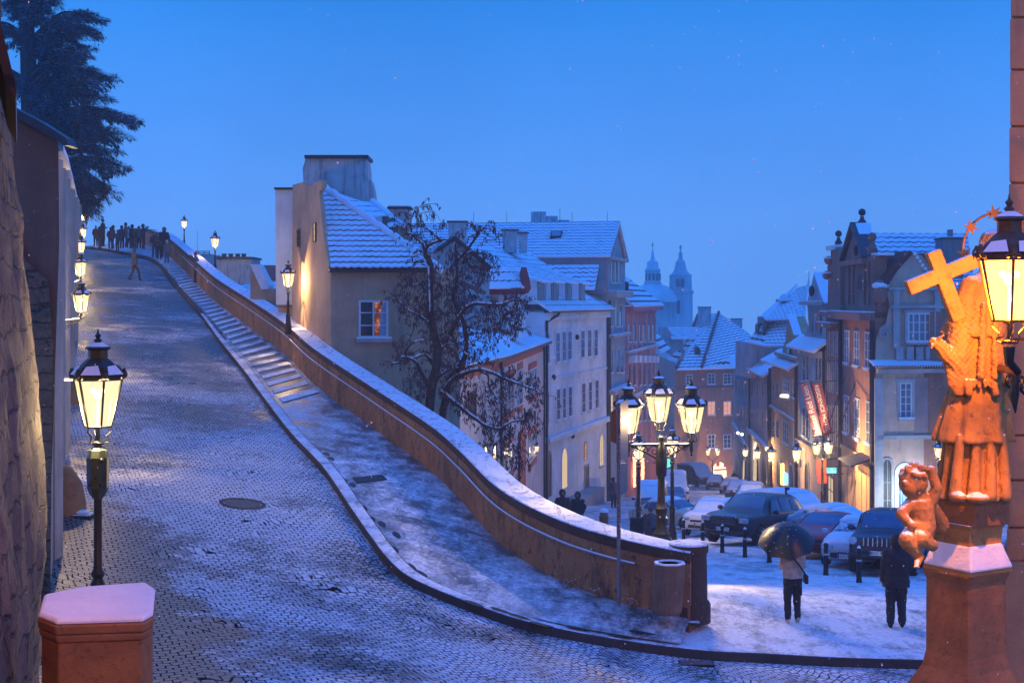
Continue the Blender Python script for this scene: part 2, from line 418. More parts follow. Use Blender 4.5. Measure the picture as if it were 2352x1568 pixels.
# walkway between kerb and parapet
def resample(line, n, k0=0):
    L = [0]
    for a, b in zip(line, line[1:]): L.append(L[-1]+(b-a).length)
    o = []; j = 0
    for i in range(n):
        s = L[-1]*i/(n-1)
        while j < len(L)-2 and L[j+1] < s: j += 1
        t = (s-L[j])/max(1e-9, L[j+1]-L[j]); o.append(line[j].lerp(line[j+1], t))
    return o
i0 = min(range(len(curb)), key=lambda i: (curb[i]-P(1560, 1486, 25.5)).length)
ca = curb[i0:]
# pair each wall point with the kerb point that lies across from it
pairs = []
KEYC = [(0, 0)]
corr = [((1585, 1420), (1560, 1486)), ((1400, 1375), (1212, 1427)), ((1300, 1338), (1080, 1382)), ((1200, 1285), (975, 1340)), ((1130, 1230), (905, 1298)), ((1060, 1150), (855, 1238)), ((990, 1082), (800, 1157)),
        ((860, 985), (700, 1028)), ((722, 882), (610, 917)), ((655, 815), (556, 843)), ((575, 753), (500, 775)), ((497, 694), (445, 703)), ((445, 643), (398, 650)), ((405, 603), (362, 604)), ((375, 577), (325, 588)), ((335, 562), (260, 575)), ((290, 556), (190, 566))]
def nearest(line, X, Y): return min(range(len(line)), key=lambda i: (px(line[i])[0]-X)**2+(px(line[i])[1]-Y)**2)
iw = [nearest(wall_base, *a) for a, b in corr]; ic = [nearest(curb, *b) for a, b in corr]
def seg(line, a, b, n):
    part = line[a:b+1]
    if len(part) < 2: return [line[a].copy() for _ in range(n)]
    return resample(part, n+1)[:-1]
wl = []; cl = []
for k in range(len(corr)-1):
    wl += seg(wall_base, iw[k], iw[k+1], 10); cl += seg(curb, ic[k], ic[k+1], 10)
wl.append(wall_base[iw[-1]]); cl.append(curb[ic[-1]])
def walk_pt(i, t):
    """t from 0 at the kerb to 1 at the wall"""
    return cl[i].lerp(wl[i], t)
# steps begin about 46 m away
stp = next(i for i in range(len(wl)) if wl[i].y > 45)
def sheet(name, i0, i1, t0, t1, mat, up=0, nt_=8, kind='structure', parent=None):
    vs = []; fs = []
    for i in range(i0, i1+1):
        t = cl[i]-wl[i]; w = t.length
        for k in range(nt_+1):
            a = t0+(t1-t0)*k/nt_; a = a if a > 0 else .28/w
            p = walk_pt(i, a); vs.append((p.x, p.y, p.z+up))
    n = nt_+1
    for i in range(i1-i0):
        for k in range(nt_): fs.append((i*n+k, i*n+k+1, (i+1)*n+k+1, (i+1)*n+k))
    mb = MB(); mb.add(vs, fs); o = mb.build(name, mat, parent, smooth='all', weld='open')
    if kind: tag(o, kind=kind)
    return o
sheet('walkway', 0, len(wl)-1, 0, 1.06, M['ramp'], .0)
# low ramp-steps: a stone nosing every second metre
M['step_dark'] = plain('wet_step', (.12, .13, .15), .3, .3, 5, 0, .3)
M['step_snow'] = trodden('step_snow', thr=.44)
Ls = [0]
for i in range(stp, len(wl)-1): Ls.append(Ls[-1]+(wl[i+1]-wl[i]).length)
def wpos(s, t):
    j = 0
    while j < len(Ls)-2 and Ls[j+1] < s: j += 1
    f = (s-Ls[j])/max(1e-9, Ls[j+1]-Ls[j]); return walk_pt(stp+j, t).lerp(walk_pt(stp+j+1, t), f)
s = 2.0; mb = MB(); stepmats = [M['step_dark'], M['step_snow']]
while s < 48:
    q = [wpos(s, .22), wpos(s, .9), wpos(s+.75, .9), wpos(s+.75, .22)]
    lift = [.035, .035, .02, .02]; b = [Vector((p.x, p.y, p.z+.006)) for p in q]; tp = [Vector((p.x, p.y, p.z+l)) for p, l in zip(q, lift)]
    mb.cur = 0; mb.quad(b[0], b[1], tp[1], tp[0]); mb.quad(b[1], b[2], tp[2], tp[1]); mb.quad(b[3], b[0], tp[0], tp[3])
    mb.cur = 1; mb.quad(tp[0], tp[1], tp[2], tp[3]); mb.cur = 0
    q2 = [wpos(s+.76, .22), wpos(s+.76, .9), wpos(s+1.42, .9), wpos(s+1.42, .22)]
    mb.quad(*[Vector((p.x, p.y, p.z+.008)) for p in q2])
    s += 1.45
o = mb.build('walkway_steps', stepmats, smooth=False, weld='open'); tag(o, kind='structure')
# plaza + street surface
grid_mesh('street', M['street'], street_z, np.arange(-16, 62, 1.3), np.concatenate([np.arange(26.5, 34, 1.0), np.arange(34.5, 60, 1.0), np.arange(60, 330, 5)]),
          keep=lambda x, y: True if y > 34.4 else (x > line_x(wall_base, max(y, 26.7)) and x < 3.6))
# pavement sheet of the plaza, over the street by the kerb
def pav_z(p, y): w = min(1, (y-p.y)/5); w = w*w*(3-2*w); return p.z*(1-w)+w*(sz(p.x, y)+.012)
vs = []; fs = []; pl = [p for p in curb if p.x > 2.8][::-1]
nk = 26
for p in pl:
    for k in range(nk+1):
        y = p.y+.28+(44.5-.55*(p.x-2.8)-p.y)*k/nk
        x = p.x; zz = pav_z(p, y)
        vs.append((x, y, zz))
for i in range(len(pl)-1):
    for k in range(nk):
        a = i*(nk+1)+k; fs.append((a, a+1, a+nk+2, a+nk+1))
mb = MB(); mb.add(vs, fs); o = mb.build('pavement', M['pavement'], smooth='all', weld='open'); tag(o, kind='structure')
# wide ground sheet below everything, out to the horizon
mb = MB(); mb.quad((-600, -60, -36), (600, -60, -36), (600, 900, -36), (-600, 900, -36)); o = mb.build('ground', M['street']); tag(o, kind='structure')
# ---------------------------------------------------------------- parapet wall of the ramp
wh = 1.22; wt = .58
root = empty('parapet_wall', wall_base[0], 'long curved ochre plaster parapet wall with snowy stone coping beside the rising walkway', 'wall')
def wh_at(p): return 1.22
line = [p for p in wall_base]
ribbon([p-Vector((0, 0, 0)) for p in line], [(.0, -.3), (.0, wh-.17), (wt, wh-.17), (wt, -9)], 'wall_body', M['wall_ochre'], None, root)
ribbon(line, [(-.035, wh-.18), (-.045, wh-.02), (.0, wh+.0), (wt, wh+.02), (wt+.05, wh-.02), (wt+.05, wh-.18)], 'coping', M['coping'], None, root)
def streaky():
    m = N('coping_snow'); v = m.obj(); st = m.obj((1.2, .12, 1), (0, 0, R(22)))
    a = m.noise(st, 6, 4, .6, .6); b = m.noise(v, 5, 6, .75)
    f = m.math('MULTIPLY', m.rng(a, .60, .64), m.rng(b, .35, .6)); f = m.math('MAXIMUM', m.math('MULTIPLY', f, .75), m.math('MULTIPLY', m.rng(b, .53, .64), .75))
    return m.pbr(m.mix(f, (.76, .76, .79), (.16, .17, .2)), .85, m.bump(m.math('SUBTRACT', b, m.math('MULTIPLY', f, 2)), .5, .02))
M['coping_snow'] = streaky()
ribbon([p for p in line if p.y < 112], [(-.035, wh+.005), (-.02, wh+.022), (.06, wh+.032), (wt-.08, wh+.045), (wt+.01, wh+.035), (wt+.04, wh+.0)], 'coping_snow', M['coping_snow'], None, root)
# handrail pipe fixed to the wall
rail = [p for p in line if px(p)[0] < 1470]
def side(line, a, b):
    o = []
    for i, p in enumerate(line):
        t = line[min(i+1, len(line)-1)]-line[max(i-1, 0)]; t.z = 0; t.normalize(); o.append(p+Vector((t.y, -t.x, 0))*a+Vector((0, 0, b)))
    return o
rl = side(rail, -.09, .82); mb = MB(); mb.tube(rl, .022, 6); mb.build('handrail', M['pipe'], root, True)
mb = MB(); mb.tube([p+Vector((0, 0, .024)) for p in rl if p.y < 90], .016, 6); mb.build('rail_snow', M['snow'], root, True)
mb = MB()
for p, q in list(zip(rl, side(rail, .02, .80)))[::5]: mb.tube([p, q], .012, 5)
mb.build('rail_bracket', M['pipe'], root)
# rounded end pier
e = P(1588, 1427, 26.75); ez = e.z
ex, ey = e.x-.02, e.y+.28
mb = MB(); mb.lathe([(.42, -.05), (.42, .28), (.39, .34), (.36, .36), (.345, 1.25), (.345, 1.33)], (ex, ey, ez), 28); mb.build('end_pier', M['coping'], root, True)
mb = MB(); mb.lathe([(.345, 1.24), (.375, 1.28), (.38, 1.40), (.37, 1.42)], (ex, ey, ez), 28); mb.build('pier_cap', M['coping'], root, True)
mb = MB(); mb.lathe([(.385, 1.415), (.37, 1.44), (.3, 1.455), (.01, 1.46)], (ex, ey, ez), 28); mb.build('pier_snow', M['coping_snow'], root, True)
# transition: coping climbs on to the pier
# ---------------------------------------------------------------- gas lanterns
LK = []
def point(loc, parent, power, col=(1, .66, .30), r=.025):
    l = bpy.data.lights.new('lantern_light', 'POINT'); l.energy = power*(8.5 if col[1] > .5 else 1.25); l.color = col; l.shadow_soft_size = r
    o = bpy.data.objects.new('lantern_light', l); COL.objects.link(o); o.parent = parent
    o.location = Vector(loc)-origin_of(parent); return o
def star(mb, c, r, n=6, th=.012, nrm=Vector((0, -1, 0))):
    a = nrm.orthogonal().normalized(); b = nrm.cross(a); vs = []
    for k in range(2*n):
        rr = r if k % 2 == 0 else r*.38; w = math.pi*k/n; vs.append(Vector(c)+a*rr*math.cos(w)+b*rr*math.sin(w))
    mb.prism(vs, nrm*th)
def lantern(c, s, parent, glass='lamp_glass', bulb='bulb', rot=R(30), fine=True, name='lantern', metal='metal'):
    """six-sided tapering street lantern, its foot at c, about 1.1 s high"""
    c = Vector(c); n = 6
    def ring(r, z, k): w = rot+2*math.pi*k/n; return c+Vector((r*math.cos(w), r*math.sin(w), z))*s
    f = MB()
    rb, rt, zb, zt = .135, .245, .18, .66
    for k in range(n):
        f.tube([ring(rb, zb, k), ring(rt, zt, k)], [.010*s, .013*s], 5)
        f.tube([ring(rb, zb, k), ring(rb, zb, k+1)], .012*s, 5)
        f.tube([ring(rt, zt, k), ring(rt, zt, k+1)], .017*s, 5)
        if fine:
            f.tube([ring(.05, .0, k), ring(.105, .02, k), ring(.085, .08, k), ring(.14, .13, k), ring(.125, .165, k)] if k % 2 == 0 else [ring(.04, .0, k), ring(.04, .02, k)], .009*s, 5)
            q = ring(rt+.02, zt+.05, k); f.ball(q, .036*s, 6, 5, (1, 1, 1.3)); f.ball(q+Vector((0, 0, .045*s)), .018*s, 5, 4)
            for j in (-1, 1):
                q2 = ring(rt+.015, zt+.02, k+j*.14); f.ball(q2, .022*s, 5, 4)
    f.lathe([(.05*s, 0), (.06*s, .02*s), (.02*s, .04*s), (.02*s, .15*s), (.045*s, .165*s), (.045*s, .18*s)], c, 12)
    for k in range(n): f.tube([ring(.03, .175, k), ring(rb, zb, k)], .007*s, 4)
    fr = f.build(name, M[metal], parent)
    g = MB()
    for k in range(n): g.quad(ring(rb*.97, zb, k), ring(rb*.97, zb, k+1), ring(rt*.97, zt, k+1), ring(rt*.97, zt, k))
    g.build('lantern_glass', M[glass], fr, weld='open')
    r = MB(); r.lathe([(.265*s, .655*s), (.27*s, .68*s), (.20*s, .78*s), (.125*s, .85*s), (.10*s, .87*s), (.10*s, .95*s), (.135*s, .97*s), (.12*s, .985*s), (.05*s, 1.02*s), (.022*s, 1.03*s)], c, 6, rot)
    r.lathe([(.02*s, 1.02*s), (.045*s, 1.05*s), (.018*s, 1.075*s), (.034*s, 1.10*s), (.012*s, 1.125*s), (.003*s, 1.17*s)], c, 8)
    r_o = r.build('lantern_roof', M[metal], fr)
    sn = MB()
    for k in range(0, n):
        a, b, e, d = ring(.262, .698, k+.12), ring(.262, .698, k+.88), ring(.165, .815, k+.75), ring(.165, .815, k+.25)
        up = Vector((0, 0, .012*s)); out_ = (ring(1, 0, k+.5)-c).normalized()*.012*s
        h = (a+b)/2*.25+(e+d)/2*.75
        sn.add([x+up+out_ for x in (a, b, b.lerp(e, .8), h, a.lerp(d, .7))], [(0, 1, 2, 3, 4)])
    sn.build('roof_snow', M['snow'], fr, weld='open'); sn = MB(); sn.lathe([(.118*s, .984*s), (.10*s, 1.0*s), (.045*s, 1.03*s)], c, 6, rot); sn.build('cap_snow', M['snow'], fr, weld='open')
    b = MB(); b.ball(c+Vector((0, 0, .50*s)), .042*s, 8, 6, (1, 1, 1.2)); b.ball(c+Vector((.05*s, 0, .54*s)), .03*s, 6, 5); b.ball(c+Vector((-.05*s, 0, .54*s)), .03*s, 6, 5)
    b.tube([c+Vector((0, 0, .18*s)), c+Vector((0, 0, .44*s))], .012*s, 5)
    b.build('lantern_bulb', M[bulb], fr)
    return fr
def post(c, h, s, parent, name='lamp_pole', metal='metal', collar=1.5):
    """fluted cast iron post with base and collar, from c up to height h"""
    m = MB()
    prof = [(.17, 0), (.17, .06), (.14, .10), (.125, .45), (.105, .50), (.11, .55), (.085, .62), (.08, collar-.08), (.10, collar-.05), (.10, collar), (.065, collar+.05), (.10, collar+.10), (.06, collar+.16), (.055, h*.80), (.065, h*.82), (.05, h*.84), (.042, h-.25), (.07, h-.2), (.075, h-.12), (.05, h-.08), (.06, h-.02), (.06, h)]
    prof = [(r*s, z) for r, z in sorted(prof, key=lambda q: q[1])]
    m.lathe(prof, c, 14); return m.build(name, M[metal], parent, True)
def snowcap(c, r, h, parent, name='snow_cap'):
    m = MB(); m.lathe([(r*1.02, 0), (r, h*.5), (r*.6, h), (.002, h*1.05)], c, 12); return m.build(name, M['snow'], parent, True)
# big post by the left wall
g0 = Vector((P(225, 1568, 15.3).x, 15.3, 0)); g0.z = rz(g0.x, g0.y)
t = empty('lamp_post', g0, 'tall black street lamp with lit lantern in the lower left foreground', 'street lamp')
ztop = P(225, 1015, 15.3).z
post(g0, ztop-g0.z-.0, .8, t, collar=P(0, 1338, 15.3).z-g0.z)
m = MB(); cg = g0.copy(); cg.z = P(0, 1140, 15.3).z
m.lathe([(.05, -.02), (.09, .03), (.115, .10), (.12, .42), (.10, .50), (.05, .54)], cg, 8, R(22)); m.build('control_box', M['metal_green'], t)
m = MB()
for dx, dz in ((.06, .14), (-.06, .14), (.07, .40), (0, .22)): m.ball(cg+Vector((dx, -.10, dz)), .025, 8, 6)
m.build('bolt', M['metal'], t, True)
lantern((g0.x, g0.y, ztop-.02), 1.06, t, rot=R(0))
point((g0.x, g0.y-.035, ztop+.36), t, 150)
m = MB(); m.tube([(g0.x-.27, g0.y, ztop+.68), (g0.x-.36, g0.y, ztop+.68)], .02, 6); m.build('sensor', M['frame'], t)
# three lamps on the parapet
for (X, Yb, Yt, d, lab) in ((662, 752, 597, 53.5, 'nearest lamp on the parapet, standing in front of the ochre house wall'), (494, 628, 528, 84, 'middle lamp on the parapet, beyond the blue chimney block'), (423, 567, 493, 112, 'farthest lamp on the parapet, small against the sky above the crowd')):
    b = P(X, Yb, d); top = P(X, Yt, d).z; s = (top-b.z)/2.55
    t = empty('parapet_lamp', b, lab, 'street lamp', 'lamps standing on the parapet wall')
    m = MB(); m.lathe([(.13*s, -.25), (.13*s, .12*s), (.10*s, .16*s), (.085*s, .42*s), (.10*s, .45*s), (.06*s, .52*s), (.05*s, .95*s), (.06*s, .98*s), (.04*s, 1.02*s), (.035*s, 1.22*s), (.07*s, 1.3*s), (.03*s, 1.38*s)], b, 12)
    m.build('lamp_pole', M['metal'], t, True)
    lantern(b+Vector((0, 0, 1.36*s)), 1.03*s, t, rot=R(0)); point(b+Vector((0, -.035, 1.74*s)), t, 80)
# wall lanterns on brackets along the left wall
for i, (X, Yb, Yt, d, Xw) in enumerate(((186, 716, 638, 34, 136), (184, 633, 574, 48, 152), (185, 580, 534, 62, 158), (190, 544, 508, 78, 168), (190, 507, 474, 96, 172), (181, 476, 449, 118, 176))):
    b = P(X, Yb, d); s = (P(X, Yt, d).z-b.z)/1.0
    lab = ['nearest and largest lantern on the left wall, on a scrolled iron bracket', 'second lantern along the left wall, partly hidden behind the nearest one', 'third lantern along the left wall', 'fourth lantern along the left wall, level with the crowd', 'fifth lantern along the left wall, under the cedar', 'farthest wall lantern, a small star of light below the cedar'][i]
    t = empty('wall_lantern', b, lab, 'wall lantern', 'lanterns on brackets along the left wall')
    lantern(b-Vector((0, 0, .18*s)), s*1.02, t, rot=R(0)); point(b+Vector((0, -.035, .18*s)), t, 130)
    wx = -.3*d-.60
    a = Vector((wx, d, b.z-.28*s)); e = Vector((b.x, d, b.z-.22*s)); m = MB()
    m.tube([a, e, e+Vector((0, 0, .12*s))], .018*s, 6); m.tube([a+Vector((0, 0, -.34*s)), a+Vector((0, 0, .08*s))], .03*s, 6)
    L = e.x-a.x
    arc = [a+Vector((L*t_, 0, -.34*s*(1-t_)**1.6)) for t_ in (0, .15, .3, .5, .7, .9)]; m.tube(arc, .014*s, 6)
    for q in range(3):
        cc = a+Vector((L*(.14+.2*q), 0, -(.13-.03*q)*s)); rr = (.10-.022*q)*s
        m.tube([cc+Vector((math.cos(w)*rr*(1-w/9), 0, math.sin(w)*rr*(1-w/9))) for w in [k*.7 for k in range(11)]], .009*s, 5)
    m.build('bracket', M['metal'], t)
    m = MB(); m.tube([a+Vector((0, 0, .02)), e+Vector((-.03, 0, .02))], .016*s, 5); m.build('bracket_snow', M['snow'], t)
# candelabra in the plaza
c = P(1519, 1400, 31.0); c.z = sz(c.x, c.y)
t = empty('candelabra_lamp', c, 'cast iron candelabra with three lit lanterns on scrolled arms behind the end of the parapet', 'street lamp')
zarm = P(1519, 1030, 31).z
m = MB(); h = zarm-c.z
m.lathe([(.30, 0), (.30, .25), (.24, .32), (.22, 1.0), (.17, 1.06), (.18, 1.12), (.12, 1.2), (.10, 1.5), (.13, 1.58), (.14, 1.66), (.10, 1.72), (.085, 1.8), (.075, h-.62), (.11, h-.58), (.12, h-.5), (.125, h-.38), (.13, h-.25), (.10, h-.12), (.12, h-.05), (.08, h+.05), (.06, h+.16), (.09, h+.2), (.09, h+.24), (.04, h+.28)], c, 16); m.build('lamp_pole', M['metal'], t, True)
m = MB(); ms = MB()
ends = [(-.72, -.10, -.08), (.66, .05, -.12), (.02, .72, .04)]
arm_z = zarm+.08
for k, (dx, dy, dz) in enumerate(ends):
    L = math.hypot(dx, dy); u = Vector((dx/L, dy/L, 0)); o3 = Vector((c.x, c.y, arm_z))
    m.tube([o3, o3+u*L], .022, 6); ms.tube([o3+Vector((0, 0, .022)), o3+u*(L-.05)+Vector((0, 0, .022))], .018, 5)
    arc = [o3+u*(L*q)+Vector((0, 0, -.36*(1-q)**1.5-.02)) for q in (0.05, .2, .35, .5, .65, .8, .92)]; m.tube(arc, .02, 6)
    for (q, rr, dzz) in ((.22, .13, -.13), (.52, .10, -.11), (.78, .065, -.08)):
        cc = o3+u*L*q+Vector((0, 0, dzz)); m.tube([cc+u*math.cos(w)*rr*(1-w/10)+Vector((0, 0, math.sin(w)*rr*(1-w/10))) for w in [j*.6 for j in range(15)]], .012, 5)
    e = o3+u*L; m.tube([e+Vector((0, 0, -.2)), e+Vector((0, 0, -.1)), e+Vector((0, 0, .10))], [.01, .04, .03], 8); m.ball(e+Vector((0, 0, -.22)), .03, 6, 5)
    m.tube([e+Vector((0, 0, .0)), e+u*.05+Vector((0, 0, .12))], .012, 5)
m.build('scroll_arm', M['metal'], t, True); ms.build('arm_snow', M['snow'], t, True)
for k, (dx, dy, dz) in enumerate(ends):
    q = Vector((c.x+dx, c.y+dy, arm_z+.06+(.18 if k == 2 else 0)))
    lantern(q, 1.19, t, rot=R((12, -8, 0)[k])); point(q+Vector((0, -.035, .43)), t, 90)
# single posts
def single(X, Ytop, d, lab, group='single post lamps down the street', z0=None, pw=70, two=False, s=1.0, fine=True, Yb=None):
    b = P(X, 0, d); b.z = sz(b.x, d) if Yb is None else P(0, Yb, d).z
    top = P(X, Ytop, d).z; h = top-b.z-1.15*s
    t = empty('street_lamp', b, lab, 'street lamp', group); post(b, h, 1.1*s, t, collar=1.3)
    if two:
        m = MB(); m.tube([b+Vector((-.42*s, 0, h)), b+Vector((0, 0, h-.12)), b+Vector((.42*s, 0, h))], .03, 6); m.build('cross_arm', M['metal'], t)
        for k in (-1, 1): lantern(b+Vector((.36*s*k, .15*k, h)), s, t, fine=fine); 
    else: lantern(b+Vector((0, 0, h-.02)), s, t, fine=fine)
    point(b+Vector((0, -.3 if two else -.035, h+.36*s)), t, pw*.8); return t
single(1544, 976, 58, 'single black lamp post just right of and behind the candelabra', s=1.2, pw=110)
single(1467, 988, 57, 'single black lamp post left of and behind the candelabra', s=1.15, pw=110)
single(1830, 1008, 82, 'post lamp in front of the narrow blue-grey gabled house', s=1.2, pw=300)
single(1772, 1017, 105, 'post lamp before the tan gabled house', s=1.25, pw=320)
single(1740, 1018, 125, 'thin post lamp before the pale grey house, third one down the right side', fine=False, s=1.3, pw=320)
single(1712, 1016, 140, 'farthest post lamp on the right side of the street', fine=False, s=1.35, pw=320)
single(1889, 999, 84, 'double-headed post lamp below the hanging banners', s=1.15, pw=250, two=True)
single(2156, 1003, 66, 'lamp post half hidden behind the statue of the saint', s=.95, pw=110)
# small pair at the far end
b = P(1637, 1052, 190); t = empty('wall_lantern', b, 'pair of small lanterns glowing on the face of the house closing the street', 'wall lantern')
for k in (-1, 1): lantern(b+Vector((k*.65, 0, .1)), 1.5, t, fine=False)
m = MB(); m.tube([b+Vector((-.65, 0, .1)), b+Vector((0, 0, -.4)), b+Vector((.65, 0, .1))], .06, 5); m.tube([b+Vector((0, 0, -.4)), b+Vector((0, 0, -4))], .08, 6); m.build('bracket', M['metal'], t)
point(b+Vector((0, -1.2, .8)), t, 110)
M['gilt_dark'] = plain('bronze', (.10, .06, .035), .5, .4, 12, .4)
# big sodium lantern on the corner of the right-hand building
bX = P(2318, 738, 9.0); t = empty('corner_lantern', bX, 'large blazing orange lantern on a bracket at the right edge, half hiding the statue', 'wall lantern')
lantern(bX-Vector((0, 0, .141)), .812, t, 'lamp_glass_bright', 'bulb_orange', rot=R(18), metal='gilt_dark')
point(bX+Vector((-.02, -.02, .15)), t, 430, (1, .26, .008), .03)
m = MB(); e = bX+Vector((0, 0, -.16)); m.tube([e, e+Vector((0, 0, -.10)), e+Vector((.06, .02, -.16)), e+Vector((.42, 2.15, -.18))], [.04, .03, .025, .025], 8)
for q in range(3):
    cc = e+Vector((.16+.06*q, .15+.3*q, -.27)); m.tube([cc+Vector((math.cos(w)*.07*(1-w/9), math.cos(w)*.05*(1-w/9), math.sin(w)*.07*(1-w/9))) for w in [k*.6 for k in range(13)]], .012, 6)
m.tube([e+Vector((.04, 0, -.18)), e+Vector((.03, 0, -.3)), e+Vector((.04, 0, -.42))], [.02, .035, .004], 8)
m.build('bracket', M['metal'], t, True)
# unseen lantern, assumed above the frame and added to light the near wall orange
bL = Vector((-1.55, 6.2, 1.75)); t = empty('wall_lantern', bL, 'unseen lantern added on a long bracket above the near rough wall to light it', 'wall lantern')
lantern(bL, 1.0, t, 'lamp_glass_bright', 'bulb_orange', rot=R(0)); point(bL+Vector((-.035, 0, .36)), t, 190, (1, .30, .03), .025)
m = MB(); m.tube([bL, bL+Vector((-1.5, 0, -.05))], .03, 6); m.build('bracket', M['metal'], t)

bK = Vector((1.2, -4.0, 2.6)); t = empty('wall_lantern', bK, 'unseen orange lantern added behind the camera to warm the stair pier', 'wall lantern')  # unseen lantern, added behind the camera for warm light on pier and stonework
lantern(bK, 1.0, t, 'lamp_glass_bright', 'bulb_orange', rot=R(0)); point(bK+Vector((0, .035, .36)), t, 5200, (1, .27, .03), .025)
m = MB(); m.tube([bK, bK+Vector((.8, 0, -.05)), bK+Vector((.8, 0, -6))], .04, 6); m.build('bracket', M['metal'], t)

b = Vector((9.6, 20.5, -6.7)); t = empty('street_lamp', b, 'unseen orange post lamp added just outside the right edge to warm the parapet', 'street lamp'); post(b, 4.6, 1.1, t); lantern(b+Vector((0, 0, 4.55)), 1.15, t, 'lamp_glass_bright', 'bulb_orange'); point(b+Vector((-.035, 0, 4.96)), t, 950, (1, .30, .04), .15)  # unseen post lamp, added past the right edge to warm parapet and plaza
# ---------------------------------------------------------------- houses
M['tiles'] = tiles('roof_tiles', (.28, .09, .06), .55, .52, .80)
M['tiles_far'] = tiles('roof_tiles_far', (.22, .10, .08), .9, .85, .70, .12)
M['tiles_snowy'] = tiles('roof_tiles_snowy', (.22, .10, .08), .6, .7, .90, .1)
M['seam'] = tiles('roof_sheet', (.12, .12, .13), 3, 2.4, .97, .0)
M['white_wall'] = plaster('white_plaster', (.72, .73, .73), (.2, .18, .16), .3, .6, .15)
M['grey_wall'] = plaster('grey_plaster', (.33, .33, .32), (.1, .09, .08), .5, .6, .2)
M['blue_wall'] = plaster('blue_plaster', (.34, .40, .42), (.1, .09, .09), .5, .6, .2)
M['pink_wall'] = plaster('pink_plaster', (.56, .19, .20), (.15, .08, .08), .4, .6, .2)
M['palepink_wall'] = plaster('palepink_plaster', (.55, .45, .42), (.2, .12, .1), .4, .6, .2)
M['tan_wall'] = plaster('tan_plaster', (.56, .32, .15), (.12, .07, .05), .5, .6, .2)
M['brown_wall'] = plaster('redbrown_plaster', (.34, .15, .095), (.06, .04, .03), .7, .6, .3)
M['cream_wall'] = plaster('cream_plaster', (.58, .38, .27), (.12, .09, .06), .5, .6, .2)
M['mauve_wall'] = plaster('mauve_plaster', (.33, .22, .20), (.1, .06, .06), .5, .6, .2)
M['house_a'] = plaster('ochre_house', (.55, .34, .20), (.12, .09, .07), .5, .8, .25)
M['church'] = plaster('church_stone', (.45, .55, .58), (.1, .12, .13), .5, .1, .1)
M['copper'] = plain('copper_roof', (.50, .68, .70), .6, .2, .3)
M['red_trim'] = plain('red_trim', (.40, .05, .035), .7, .2, 4)
M['trim'] = plaster('stone_trim', (.42, .40, .38), (.15, .13, .12), .4, 1.5, .2)
M['door'] = plain('old_door', (.05, .045, .04), .6, .3, 5)
M['lit_warm'] = emit('lit_window', (1, .42, .24), .95); M['lit_shop'] = emit('lit_shop', (1, .82, .55), 1.7); M['lit_cream'] = emit('lit_cream', (1, .72, .42), .8)
M['teal_light'] = emit('teal_sign', (.15, .9, .8), 1.3); M['blue_led'] = emit('blue_led', (.15, .4, 1), 4); M['warm_led'] = emit('warm_led', (1, .45, .15), 5)
class Fac:
    """vertical facade plane through two frame columns at given distances"""
    def __init__(s, X0, d0, X1, d1):
        s.a = P(X0, HZ, d0); s.b = P(X1, HZ, d1); s.u = (s.b-s.a).normalized(); s.L = (s.b-s.a).length
        s.n = Vector((s.u.y, -s.u.x, 0))
        if s.n.dot((s.a+s.b)/2) > 0: s.n = -s.n
    def pt(s, X, Y, off=0):
        d = Vector(((X-1176)/FP, 1, 0)); t = s.a.dot(s.n)/d.dot(s.n); return Vector((d.x*t, t, (HZ-Y)/FP*t))+s.n*off
    def s_(s, X): return (s.pt(X, HZ)-s.a).dot(s.u)
    def at(s, q, z, off=0): return s.a+s.u*q+Vector((0, 0, z))+s.n*off
    def z(s, X, Y): return s.pt(X, Y).z
    def off(s, k):
        f = Fac.__new__(Fac); f.a = s.a+s.n*k; f.b = s.b+s.n*k; f.u = s.u; f.n = s.n; f.L = s.L; return f
def rect(F, s0, s1, z0, z1, o0, o1, mb):
    """block standing proud of the facade between offsets o0 and o1"""
    mb.prism([F.at(s0, z0, o0), F.at(s1, z0, o0), F.at(s1, z1, o0), F.at(s0, z1, o0)], F.n*(o1-o0)); return mb
def body(F, poly, depth, mat, parent, name='wall'):
    mb = MB(); mb.prism([F.at(q, z) for q, z in poly], F.n*-depth); return mb.build(name, M[mat], parent)
